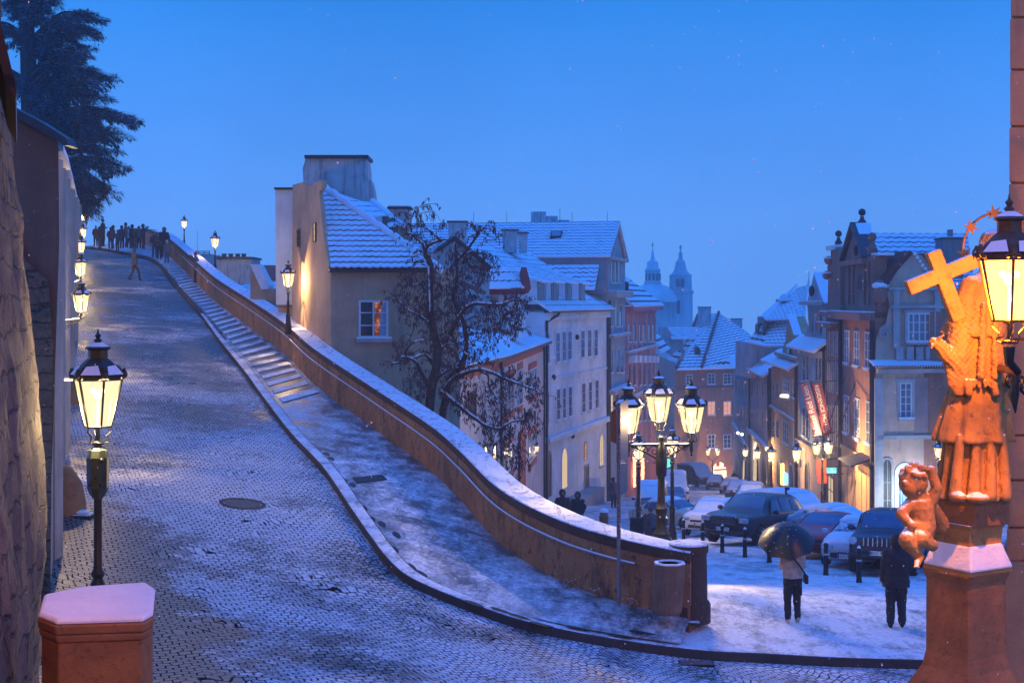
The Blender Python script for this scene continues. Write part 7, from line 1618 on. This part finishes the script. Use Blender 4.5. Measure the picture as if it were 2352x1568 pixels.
    for nm, rng_ in (('bonnet', (1, 4)), ('screen', (4, 5)), ('roof', (5, 7)), ('tail', (7, 9))):
        o = blanket(*rng_, th=.075 if nm != 'screen' else .05, f=1.02 if nm != 'screen' else .97).build('snow', M['snow'], None, 'all'); out['snow_'+nm] = o.data; bpy.data.objects.remove(o)
    CM[kind] = out; return out
def obj_of(name, me, parent, mat=None, loc=(0, 0, 0), rot=(0, 0, 0)):
    o = bpy.data.objects.new(name, me); COL.objects.link(o); o.parent = parent; o.location = loc; o.rotation_euler = rot
    if mat: o.material_slots[0].link = 'OBJECT'; o.material_slots[0].material = M[mat]
    return o
def piece(name, mb, mat, parent, smooth=False, bevel=0):
    o = mb.build(name, M[mat] if isinstance(mat, str) else mat, None, smooth, bevel); o.parent = parent; return o
def car(kind, X, d, theta, paintname, label, plate=None, snow=('roof',), front=None, scale=1.0, glassm='car_glass', wid=1.0, name='parked_car', cat='car', group='cars parked in the street', snowwin=False, y=None):
    """nose centre at frame column X, distance d; theta = turn of the nose, 0 faces the camera, + turns it to the camera's left"""
    T = TYPES[kind]; h = hull(kind); p = P(X, 0, d); th = R(theta); mid = Vector((p.x+math.sin(th)*T['L']/2, p.y+math.cos(th)*T['L']/2, 0))
    g0 = sz(p.x, p.y) if y is None else y; g1 = sz(p.x+math.sin(th)*T['L'], p.y+math.cos(th)*T['L']); 
    t = empty(name, (p.x, p.y, g0+.01), label, cat, group, -th); t.scale = (scale*wid, scale, scale); t.rotation_euler = (math.atan2(g1-g0, T['L'])*1.0, 0, -th) 
    b = obj_of('car_body', h['body'], t, paintname); obj_of('windscreen', h['windscreen'], t, 'snow' if snowwin or 'screen' in snow else glassm)
    if 'rear_window' in h: obj_of('rear_window', h['rear_window'], t, 'snow' if 'tail' in snow else glassm)
    for me in h['sides']: obj_of('side_window', me, t, 'frost' if snowwin else glassm)
    wr = T['wr']; hw = T['st'][3][4]-.10
    for s in (-1, 1):
        for ya in T['ax']:
            w = obj_of('wheel', h['tyre'], t, None, (s*hw, ya, wr)); obj_of('rim', h['rim'], w)
    z1 = T['st'][1][2]; w1 = T['st'][1][4]
    fr = front or {}
    gw, gh, gz = fr.get('grille', (.5, .12, z1-.16)); yy = fr.get('y', .0)
    mb = MB(); mb.box((0, .03+yy, gz), (gw*2, .10, gh)); piece('grille', mb, 'black_plastic', t, bevel=.02)
    if fr.get('bars'):
        for k in range(fr['bars']): mb = MB(); x = -gw*.88+2*gw*.88*k/(fr['bars']-1); mb.box((x, -.03+yy, gz), (gw*.085, .05, gh*.92)); piece('grille_bar', mb, 'chrome', t, bevel=.008)
    if fr.get('kidney'):
        for s in (-1, 1):
            mb = MB(); mb.box((s*.16, -.03, gz+.01), (.27, .06, .19)); piece('kidney_frame', mb, 'chrome', t, bevel=.03); mb = MB(); mb.box((s*.16, -.065, gz+.01), (.22, .02, .145)); piece('kidney_grille', mb, 'black_plastic', t, bevel=.02)
    if fr.get('mesh'):
        mb = MB()
        for r_ in range(3):
            for k in range(12): mb.box((-gw*.92+2*gw*.92*(k+.5*(r_ % 2))/12, -.035+yy, gz-gh*.3+gh*.3*r_), (.065, .03, .036))
        o = piece('grille_mesh', mb, 'chrome', t); mb = MB(); mb.box((0, -.03+yy, gz+gh*.52), (gw*1.95, .03, .02)); mb.box((0, -.03+yy, gz-gh*.52), (gw*1.95, .03, .02)); piece('grille_frame', mb, 'chrome', t)
    hx, hz_, hs = fr.get('lamp', (w1*.74, z1-.10, (.34, .15)))
    for s in (-1, 1):
        mb = MB()
        if fr.get('round'): mb.lathe([(.0, -.05), (.10, -.05), (.115, -.02), (.12, .05)], (0, 0, 0), 20); mb.v = [(x+s*hx, z+.0+yy, y_+hz_) for x, y_, z in mb.v]
        else: mb.box((s*hx, .07+yy, hz_), (hs[0], .14, hs[1]))
        hl = piece('headlight', mb, 'headlight', t, bevel=.025)
        mb = MB(); mb.ball((s*hx*.97, .0+yy, hz_), .045, 8, 6, (1, .5, 1)); piece('headlight_lens', mb, 'chrome', hl)
        mb = MB(); cabx = T['st'][4][4]; mb.ball((s*(cabx+.13), T['st'][4][0]+.42, T['st'][4][2]+.10), .11, 10, 7, (1.1, .6, .8)); mb.tube([(s*(cabx-.02), T['st'][4][0]+.46, T['st'][4][2]+.05), (s*(cabx+.1), T['st'][4][0]+.44, T['st'][4][2]+.08)], .03, 6); mr_ = piece('mirror', mb, paintname, t, True)
        if snow: mb = MB(); mb.ball((s*(cabx+.13), T['st'][4][0]+.42, T['st'][4][2]+.175), .09, 10, 6, (1.1, .6, .35)); piece('mirror_snow', mb, 'snow', mr_, True)
    zl = T['st'][1][1]
    mb = MB(); mb.box((0, .0, zl+.17), (w1*1.25, .12, .15)); piece('air_intake', mb, 'black_plastic', t, bevel=.03)
    if fr.get('bar'): mb = MB(); mb.box((0, -.08, zl+.12), (w1*1.9, .22, .13)); piece('bumper', mb, 'black_plastic', t, bevel=.04)
    if plate:
        pz = fr.get('pz', zl+.30); q = empty('number_plate', (0, 0, 0)); mb = MB(); mb.box((0, -.05-fr.get('py', .02), pz), (.53, .02, .125)); pl = piece('number_plate', mb, 'plate_white', t); bpy.data.objects.remove(q)
        mb = MB(); mb.box((-.238, -.064-fr.get('py', .02), pz), (.045, .01, .115)); piece('plate_band', mb, 'eu_blue', pl)
        text(plate, .115, M['ink'], pl, (.02, -.066-fr.get('py', .02), pz), (R(90), 0, 0), 'plate_lettering', .003)
    for nm in snow: obj_of('snow_cover', h['snow_'+nm], t)
    return t
def frost():
    m = N('frosted_window'); f = m.noise(m.obj(), 5, 5, .7); return m.pbr(m.mix(m.rng(f, .38, .55), (.06, .08, .1), (.6, .62, .68)), .6)
M['frost'] = frost()
ALL = ('bonnet', 'screen', 'roof', 'tail')
t = car('suv', 1662, 54.5, 36, 'paint_black', 'big black off-roader with a chrome mesh grille, clear blue-reflecting windscreen, front left of the row', '7C7 5150', ('roof',) if False else (), dict(grille=(.50, .24, .90), mesh=1, y=-.07, lamp=(.74, .93, (.34, .17)), pz=.60, py=.12, bar=1), glassm='car_glass_blue', scale=1.08)
text('RANGE ROVER', .12, M['chrome'], t, (0, -.02, 1.09), (R(60), 0, 0), 'bonnet_lettering', .004, sx=1.1)
car('suv', 1606, 60, 24, 'paint_white', 'white car wholly under snow just left of the black off-roader', '6AR 4002', ALL, dict(grille=(.5, .10, .8)), snowwin=True, scale=.86)
car('sedan', 1632, 66, -42, 'paint_cream', 'cream coupe with snowy roof behind the snow-covered white car', None, ('roof',), glassm='car_glass_blue', wid=.95)
car('sedan', 1868, 47.0, 24, 'paint_red', 'red estate car with a clear windscreen, partly behind the umbrella', None, (), dict(grille=(.42, .12, .58), y=-.04, lamp=(.62, .66, (.36, .14))), glassm='car_glass_blue', scale=1.06)
car('sedan', 1945, 43.3, 24, 'paint_silver', 'silver saloon with twin kidney grille, thin snow on its bonnet', '6Z4 0686', ('bonnet', 'roof'), dict(grille=(.42, .05, .42), kidney=1, y=-.04, lamp=(.62, .62, (.34, .16)), pz=.38, py=.08), glassm='frost')
t = car('boxy', 2020, 41.0, 22, 'paint_navy', 'dark boxy off-roader with a seven-slot chrome grille beside the person in black', '8AZ 9272', (), dict(grille=(.52, .26, .96), bars=8, round=1, lamp=(.76, .97, (.2, .2)), pz=.66, py=.16, bar=1), glassm='car_glass_blue')
t = car('boxy', 1917, 61, -34, 'paint_grey', 'large snow-buried off-roader with a black snorkel, behind the red car', None, ALL, dict(grille=(.5, .2, .9)), snowwin=True, scale=1.05)
mb = MB(); mb.tube([(-.93, 1.2, 1.0), (-.93, 1.45, 1.25), (-.86, 1.75, 1.80), (-.86, 1.72, 1.95)], .045, 8); mb.box((-.86, 1.66, 1.97), (.12, .16, .12)); piece('snorkel', mb, 'black_plastic', t)
car('sedan', 2040, 53.5, -36, 'paint_silver', 'snow-blanketed saloon behind the silver one, rightmost of the back row', None, ALL, snowwin=True, scale=1.05)
car('hatch', 1796, 64, -30, 'paint_white', 'small car under snow whose roof shows between the big snowy off-roader and the black one', None, ALL, snowwin=True)
car('hatch', 1742, 72, 30, 'paint_silver', 'pale hatchback with dark side windows, snow on roof, behind the black off-roader', None, ('bonnet', 'screen', 'roof'), glassm='car_glass_blue')
G3 = 'cars parked down the right side of the street'
car('suv', 1722, 90, 12, 'paint_white', 'snow-covered off-roader facing uphill, first of the row going down the street', None, ALL, snowwin=True, group=G3, scale=.95)
car('hatch', 1690, 112, 14, 'paint_grey', 'second snow-covered car of the row going down the street', None, ALL, snowwin=True, group=G3)
car('sedan', 1674, 132, 14, 'paint_silver', 'third snow-covered car of the row going down the street', None, ALL, snowwin=True, group=G3)
car('hatch', 1640, 148, 12, 'paint_grey', 'farthest snow-covered car of the row, in front of the tall dark van', None, ALL, snowwin=True, group=G3)
car('van', 1628, 160, -20, 'paint_grey', 'tall grey-green van with snow on top near the glowing arched shop', None, ALL, name='parked_van', cat='van', group=None, scale=1.12)
car('van', 1553, 101, 2, 'paint_white', 'white van with snowy windscreen right of the candelabra post', None, ALL, name='parked_van', cat='van', group=None, snowwin=True)
car('hatch', 1549, 93, 2, 'paint_blue', 'dark blue car in front of the white van, behind the candelabra post', None, ('roof',), glassm='car_glass_blue', group=None)
car('van', 1493, 75, 8, 'paint_navy', 'dark low van with its whole windscreen under snow, left of the candelabra post', '4AB 1827' if False else None, ('screen', 'roof', 'tail'), dict(grille=(.55, .16, .78), lamp=(.74, .82, (.3, .2))), name='parked_van', cat='van', group=None, scale=.86)
# bollards
G4 = 'bollards between plaza and parked cars'
for X, Yb, lab in ((1659, 1269, 'bollard in front of the black off-roader, left of two'), (1711, 1279.7, 'bollard in front of the black off-roader, right of two'), (1767, 1291.7, 'bollard half behind the umbrella'), (1897, 1319, 'bollard in front of the silver saloon'), (1973, 1335, 'bollard in front of the dark seven-slot off-roader'),
                   (1614, 1258, 'bollard at the front left corner of the black off-roader'), (1570, 1250, 'bollard in front of the snow-covered white car'), (1530, 1243, 'bollard right next to the candelabra post'), (1472, 1238, 'bollard beside the suitcase')):
    a = (Yb-690)/FP-.11; d = 3.4/a; p = P(X, Yb, d); p.z = sz(p.x, p.y); t = empty('bollard', p, lab, 'bollard', G4)
    mb = MB(); mb.lathe([(.085, 0), (.085, .05), (.075, .08), (.07, .55), (.085, .57), (.085, .62), (.065, .64), (.055, .84), (.075, .86), (.075, .90), (.045, .93), (.05, .96), (.02, 1.0)], p, 12); mb.build('post', M['metal'], t, True)
    mb = MB(); mb.lathe([(.088, .60), (.075, .635), (.066, .64)], p, 12); mb.build('ring_snow', M['snow'], t, True); mb = MB(); mb.lathe([(.06, .955), (.045, .985), (.015, 1.02), (.002, 1.03)], p, 10); mb.build('cap_snow', M['snow'], t, True)
p = Vector((P(1387, 0, 50).x, 50, P(0, 1168, 50).z-.95)); t = empty('bollard', p, 'thick bollard with a domed snow cap standing alone left of the sign pole', 'bollard')
mb = MB(); mb.lathe([(.16, -.6), (.16, .62), (.17, .64), (.17, .70), (.14, .72), (.14, .84)], p, 14); mb.build('post', M['sand_dark'], t, True); mb = MB(); mb.lathe([(.175, .84), (.15, .92), (.06, .97), (.01, .99)], p, 14); mb.build('cap_snow', M['snow'], t, True)
banner([(1837.5, 882), (1857.5, 877), (1888, 998), (1869.5, 1002)], 'banner_pink', 'Hotel Red Lion', .46, True, 84.5, 'left hanging banner, faded pink-red with large pale lettering')
banner([(1861.5, 881), (1886.5, 879), (1912.5, 992), (1891.5, 995.5)], 'banner_red', 'RESIDENCE HOTEL', .34, False, 85.5, 'right hanging banner, dark red with small capitals')
c_ = P(1910, 1080, 86); t = empty('lit_sign', c_, 'turquoise lit box sign hanging under the banners', 'sign'); mb = MB(); mb.box(c_, (.58, .12, .34)); s_ = mb.build('sign_box', M['teal_light'], t)
M['sign_pale'] = emit('sign_text', (1, 1, 1), 2.2); text('GAMBRINUS', .085, M['sign_pale'], s_, Vector((0, -.07, -.07)), (R(90), 0, 0), 'sign_lettering'); text('M', .16, M['sign_pale'], s_, Vector((0, -.07, .06)), (R(90), 0, 0), 'sign_emblem')
mb = MB(); mb.tube([c_+Vector((-.3, 0, .2)), c_+Vector((1.3, .6, .2))], .025, 5); mb.build('bracket', M['metal'], t)
for X, Y, w_, h_, lab in ((1886, 1072, .62, .9, 'upper dark red sign board beside the lit turquoise sign'), (1888, 1100, .6, .5, 'lower dark red sign board below the other one')):
    c_ = P(X, Y, 86.5); t = empty('sign_board', c_, lab, 'sign'); mb = MB(); mb.box(c_, (w_, .08, h_)); mb.build('board', M['red_trim'], t, bevel=.02); mb = MB(); mb.tube([c_+Vector((0, 0, h_/2)), c_+Vector((1.5, .8, h_/2))], .03, 5); mb.build('bracket', M['metal'], t)
# ---------------------------------------------------------------- trees
M['bark'] = plain('bark', (.07, .05, .045), .9, .4, 9, 0, .7); M['pods'] = plain('dead_pods', (.12, .05, .04), .8, .4, 2); M['needles'] = (lambda m: m.pbr(m.mix(m.rng(m.noise(m.obj(), .35, 4), .35, .65), (.012, .035, .05), (.035, .085, .11)), .8))(N('needles'))
M['needle_snow'] = plain('frosted_needles', (.50, .66, .76), .9, .3, 1)
rt = random.Random(11)
T = empty('bare_tree', P(985, 930, 45), 'crooked bare tree with brown hanging pods and snowy limbs', 'tree')
D0 = 44.5
limbs = [([(985, 1250, 0), (984, 1000, 0), (986, 920, 0), (1000, 850, -.1), (1000, 780, 0), (988, 720, .1), (987, 660, .1), (984, 600, .1), (976, 585, 0)], .17, .085),
         ([(1010, 1000, .4), (1020, 930, .3), (1035, 870, .2), (1055, 840, 0), (1072, 800, 0), (1066, 740, .1), (1042, 690, .2), (1050, 640, .2), (1046, 560, .3)], .13, .03),
         ([(976, 585, 0), (985, 565, -.1), (1010, 552, -.2), (1028, 550, -.3)], .065, .025), ([(1010, 555, -.2), (1000, 540, -.2), (985, 528, -.1), (965, 520, 0), (945, 523, .1)], .04, .012),
         ([(976, 585, 0), (972, 560, .1), (955, 545, .2), (940, 535, .2), (925, 537, .3)], .05, .015), ([(958, 548, .2), (942, 530, .3), (946, 500, .3), (958, 480, .3), (972, 472, .3), (985, 480, .3), (995, 492, .3)], .02, .007),
         ([(1050, 600, .3), (1078, 568, .2), (1095, 540, .1), (1092, 522, .1), (1082, 507, 0)], .05, .018), ([(1095, 540, .1), (1105, 526, .1), (1125, 524, 0), (1138, 538, -.1), (1139, 555, -.1)], .03, .01), ([(1060, 605, .3), (1080, 580, .1), (1105, 580, 0), (1112, 592, -.1), (1108, 620, -.2)], .03, .012),
         ([(1035, 770, .1), (1060, 720, -.1), (1085, 700, -.2), (1110, 697, -.3), (1150, 700, -.4), (1180, 690, -.4), (1205, 694, -.4)], .07, .02),
         ([(1000, 780, 0), (985, 740, -.2), (960, 725, -.3), (935, 712, -.3), (915, 690, -.3), (905, 670, -.3)], .045, .012), ([(988, 680, .1), (965, 655, -.1), (945, 655, -.2)], .04, .015), ([(986, 625, .1), (980, 612, 0), (955, 608, -.1)], .03, .01),
         ([(990, 900, 0), (970, 860, -.2), (955, 830, -.3), (925, 820, -.4), (915, 835, -.5), (900, 835, -.5)], .07, .02), ([(990, 835, 0), (975, 815, -.2), (950, 822, -.3), (930, 815, -.4), (945, 790, -.4), (975, 780, -.4)], .05, .02),
         ([(1020, 900, .2), (1040, 870, 0), (1065, 858, -.2), (1100, 850, -.3), (1130, 855, -.4), (1160, 870, -.4), (1185, 880, -.4), (1225, 892, -.5), (1240, 905, -.5)], .085, .018), ([(1100, 850, -.3), (1120, 862, -.4), (1122, 890, -.4), (1150, 925, -.4), (1165, 955, -.5)], .04, .012),
         ([(1015, 900, .2), (1050, 930, -.1), (1085, 955, -.3), (1110, 975, -.4), (1145, 985, -.5), (1175, 968, -.5), (1205, 965, -.5)], .075, .02), ([(1145, 985, -.5), (1165, 985, -.5), (1172, 1010, -.6), (1190, 1035, -.6), (1200, 1070, -.6)], .04, .012),
         ([(1010, 800, 0), (1040, 790, -.1), (1075, 815, -.2), (1105, 835, -.3), (1115, 838, -.3)], .03, .01), ([(1002, 870, 0), (1030, 850, -.1), (1053, 845, -.2)], .05, .03), ([(960, 720, -.3), (950, 760, -.4), (930, 800, -.4)], .02, .01), ([(1155, 700, -.4), (1175, 730, -.4), (1190, 760, -.4)], .02, .008)]
wood = MB(); sn = MB(); tips = []
for pts, r0, r1 in limbs:
    q = catmull([P(X, Y, D0+dd) for X, Y, dd in pts], 4); n = len(q); rad = [r0+(r1-r0)*i/(n-1) for i in range(n)]
    q = [p+Vector((noise.noise(p*2.1)*.05, noise.noise(p*1.7+Vector((5, 0, 0)))*.05, noise.noise(p*2.3+Vector((0, 7, 0)))*.04)) for p in q]; wood.tube(q, rad, 7)
    i = 0
    while i < n-2:   # snow rests where a limb lies flat
        j = i
        while j < n-1 and abs((q[j+1]-q[j]).normalized().z) < .8 and rt.random() < .93: j += 1
        if j-i >= 2: sn = MB(); sn.tube([p+Vector((0, -.2*r, r*.85)) for p, r in zip(q[i:j+1], rad[i:j+1])], [r*.6+.010 for r in rad[i:j+1]], 5); sn.build('branch_snow', M['snow'], T, True)
        i = j+1
    for k in range(2 if r0 > .1 else 0, n):
        if r0 > .1 and k < n*.45: continue
        tips.append((q[k], rad[k]))
sn = MB(); sn.tube([P(X, Y, D0+dd-.13) for X, Y, dd in ((988, 715, .1), (986, 660, .1), (984, 612, .1))], .028, 6)
twig = MB(); tw = []
for _ in range(300):
    p, r = rt.choice(tips); a = Vector((rt.uniform(-1, 1), rt.uniform(-1, 1)*.8, rt.uniform(-.3, .9))).normalized(); L = rt.uniform(.25, .8)
    q = [p, p+a*L*.4, p+a*L*.8+Vector((0, 0, -.05)), p+a*L+Vector((0, 0, -.22*L-.05))]; q = [x+Vector((rt.uniform(-.03, .03), 0, rt.uniform(-.03, .03))) for x in q]; wood.tube(q, [.012, .009, .007, .005], 4); tw += [q[2], q[3], q[1]]
pods = MB()
def pod(c, L):
    a = rt.uniform(0, 6.28); w = rt.uniform(.012, .024); t = Vector((rt.uniform(-.35, .35), rt.uniform(-.35, .35), -1)).normalized(); s_ = Vector((math.cos(a), math.sin(a), 0))*w
    pods.add([c, c+t*L*.4+s_, c+t*L, c+t*L*.4-s_], [(0, 1, 2, 3)])
clumps = [(1075, 625, 52, 44), (1110, 610, 40, 34), (1050, 590, 26, 34), (1150, 720, 60, 40), (1195, 690, 26, 34), (1120, 760, 60, 50), (950, 700, 42, 50), (925, 800, 26, 36), (1020, 760, 60, 60), (1180, 880, 60, 40), (1075, 900, 70, 45), (1200, 970, 50, 35), (1150, 1010, 55, 40), (1180, 1060, 40, 40), (1110, 940, 60, 40), (945, 640, 36, 30), (1010, 700, 60, 50), (1230, 900, 22, 30), (960, 500, 10, 16), (992, 495, 9, 12), (1015, 515, 12, 12), (1055, 545, 12, 22), (1225, 950, 20, 30), (960, 870, 40, 40), (1000, 640, 30, 40), (1060, 680, 40, 40), (1180, 740, 20, 40), (1040, 830, 50, 40)]
for X, Y, rx, ry in clumps:
    n_ = int(rx*ry*.048)+4
    for _ in range(n_):
        a = rt.uniform(0, 6.28); r = rt.random()**.6; X_p, Y_p = X+rx*r*math.cos(a), Y+ry*r*math.sin(a); c_ = P(X_p, Y_p, D0+rt.uniform(-1.2, 1.2))
        m_ = min(tips, key=lambda q: (q[0]-c_).length_squared)[0] if rt.random() < .35 else None
        if m_ and (m_-c_).length < 1.6: wood.tube([m_, m_.lerp(c_, .5)+Vector((0, 0, .12)), c_], [.010, .008, .005], 3, False)
        for _k in range(rt.randint(2, 6)): pod(c_+Vector((rt.uniform(-.06, .06), rt.uniform(-.06, .06), rt.uniform(-.05, .05))), rt.uniform(.08, .19))
for c_ in tw:
    if rt.random() < .75:
        for _k in range(rt.randint(2, 5)): pod(c_+Vector((rt.uniform(-.05, .05), 0, rt.uniform(-.02, .02))), rt.uniform(.08, .18))
wood.build('trunk', M['bark'], T, True); sn.build('branch_snow', M['snow'], T, True); pods.build('crown', M['pods'], T, weld='open')
# cedar at the top of the road
C = empty('cedar_tree', P(40, 600, 92), 'huge dark cedar with drooping frosted branches, top left above the wall lanterns', 'tree')
dC = 92; tr = MB(); tr.tube([P(60, 640, dC), P(70, 300, dC), P(60, 0, dC), P(50, -240, dC)], [.8, .6, .45, .2], 8)
nd = MB(); fr = MB()
def spray(c, d, L, mbx, w):
    s_ = Vector((-d.y, d.x, 0)).normalized()*w; mbx.add([c, c+d*L*.4+s_, c+d*L, c+d*L*.4-s_], [(0, 1, 2, 3)])
def bough(p0, p1, droop, dens, wid):
    q = catmull([p0, p0.lerp(p1, .5)+Vector((0, 0, droop)), p1], 8); tr.tube(q, [.16-.14*i/(len(q)-1) for i in range(len(q))], 5); ax = (p1-p0).normalized(); n = int((p1-p0).length*dens)
    for _ in range(n):
        t = rt.random()**.8; i = min(len(q)-2, int(t*(len(q)-1))); c_ = q[i].lerp(q[i+1], t*(len(q)-1)-i); W_ = wid*(1-t)**.55+.15
        o_ = Vector((rt.gauss(0, .35)*W_*.6, rt.gauss(0, .5)*W_, 0)); c_ = c_+o_+Vector((0, 0, rt.uniform(-.55, .12)*W_*.55-.10*abs(o_.y)))
        d = (ax+Vector((rt.uniform(-.6, .6), rt.uniform(-.9, .9), rt.uniform(-.9, .1)))).normalized()
        top_ = rt.random() < .16; spray(c_+Vector((0, 0, .22*W_ if top_ else 0)), Vector((d.x, d.y, d.z*.2)).normalized() if top_ else d, rt.uniform(.25, .65), fr if top_ else nd, rt.uniform(.035, .085))
B = [((60, 60), (110, 5), .5), ((60, 110), (228, 45), .9), ((60, 150), (222, 80), .8), ((60, 190), (200, 110), .6), ((60, 230), (255, 178), .9), ((60, 205), (190, 150), .6), ((60, 280), (240, 225), .8), ((60, 250), (285, 160), .0), ((70, 330), (312, 270), 1.0), ((60, 360), (280, 310), .8), ((70, 300), (250, 255), .6), ((70, 380), (260, 345), .7), ((90, 420), (285, 383), .9), ((90, 450), (255, 440), .7), ((110, 450), (215, 475), .4),
     ((60, 90), (-20, 60), .4), ((60, 190), (-20, 180), .4), ((60, 20), (150, -30), .4), ((40, 40), (60, 5), .2), ((60, 270), (160, 250), .6), ((60, 130), (150, 100), .5), ((60, 350), (190, 325), .6), ((60, 60), (100, 30), .4), ((100, 400), (200, 400), .5), ((60, 0), (95, -10), .3), ((150, 330), (230, 300), .5), ((120, 210), (200, 195), .4), ((100, 440), (240, 420), .7), ((150, 470), (222, 455), .3), ((30, 330), (120, 290), .5), ((20, 230), (110, 200), .5)]
B = [b for b in B if not (b[1] == (285, 160))]
def cedar_bough(p0, p1, droop, wid):
    """a limb with side branches, each a flat drooping fan of needles"""
    q = catmull([p0, p0.lerp(p1, .55)+Vector((0, 0, droop)), p1], 8); n = len(q); tr.tube(q, [.15-.13*i/(n-1) for i in range(n)], 5); ax = (p1-p0).normalized(); L = (p1-p0).length
    m = int(L*2.6)+2
    for k in range(m):
        t = (k+rt.random())/m; t = .12+.88*t; f = t*(n-1); i = min(n-2, int(f)); c0 = q[i].lerp(q[i+1], f-i); sgn = 1 if k % 2 else -1; Ls = wid*(1.15-t)**.6*rt.uniform(.6, 1.25)+.3
        sd = (Vector((-ax.y, ax.x, 0))*sgn*rt.uniform(.3, 1)+ax*rt.uniform(.2, 1.1)+Vector((0, 0, rt.uniform(-.35, .12)))).normalized()
        for j in range(int(Ls*60)):
            u = rt.random(); c_ = c0+sd*Ls*u+Vector((0, 0, -.32*Ls*u*u)); w = (.42*(1-u)+.10)
            c_ += Vector((rt.gauss(0, w*.45), rt.gauss(0, w*.45), -abs(rt.gauss(0, w*.5)))); d = (sd+Vector((rt.uniform(-.7, .7), rt.uniform(-.7, .7), rt.uniform(-.9, .15)))).normalized()
            spray(c_, d, rt.uniform(.18, .5), nd, rt.uniform(.03, .07))
            if rt.random() < .30: spray(c_+Vector((0, 0, .30*w+.05)), Vector((d.x, d.y, -.05)).normalized(), rt.uniform(.2, .5), fr, rt.uniform(.03, .06))
for a, b, dr in B:
    for kk in range(4):
        off = (0, -2.4, 1.8, 3.6)[kk]+rt.uniform(-.6, .6); sh = rt.uniform(12, 45)*(kk > 0); cedar_bough(P(a[0], a[1]+rt.uniform(-12, 12)*(kk > 0), dC+off*.3), P(b[0]-sh, b[1]+rt.uniform(-14, 18)*(kk > 0), dC+off), dr+.15, 1.35)
tr.build('trunk', M['bark'], C, True); nd.build('crown', M['needles'], C, weld='open'); fr.build('frosted_tips', M['needle_snow'], C, weld='open')
# ---------------------------------------------------------------- snowfall in the air and haze
rf = random.Random(3); mb = MB()
for _ in range(4200):
    d = rf.uniform(7, 60)**1.0; X = rf.uniform(-50, 2400) if rf.random() < .5 else rf.uniform(1500, 2400); Y = rf.uniform(0, 1568); c = P(X, Y, d)
    if c.z < -9: continue
    r = rf.uniform(.003, .008); a = Vector((rf.uniform(-.2, .2), 0, 1)).normalized()*r; s_ = Vector((r*.8, 0, 0)); t_ = Vector((0, r*.8, 0))
    mb.add([c+a, c+s_, c+t_, c-s_, c-t_, c-a], [(0, 1, 2), (0, 2, 3), (0, 3, 4), (0, 4, 1), (5, 2, 1), (5, 3, 2), (5, 4, 3), (5, 1, 4)])
o = mb.build('snowflakes', M['snow'], None, weld='open'); tag(o, 'fine snowflakes falling through the whole street', 'snowflakes', kind='stuff')
hz = bpy.data.materials.new('haze'); hz.use_nodes = True; ht = hz.node_tree; ht.nodes.clear()
ho = ht.nodes.new('ShaderNodeOutputMaterial'); hv = ht.nodes.new('ShaderNodeVolumePrincipled'); hv.inputs['Color'].default_value = (.82, .95, 1, 1); hv.inputs['Density'].default_value = .0008; hv.inputs['Anisotropy'].default_value = .25
ht.links.new(hv.outputs[0], ho.inputs['Volume'])
mb = MB(); mb.box((20, 205, 13), (330, 440, 102)); o = mb.build('haze', hz); tag(o, 'falling snow haze filling the air', 'haze', kind='stuff')
bpy.context.view_layer.update()
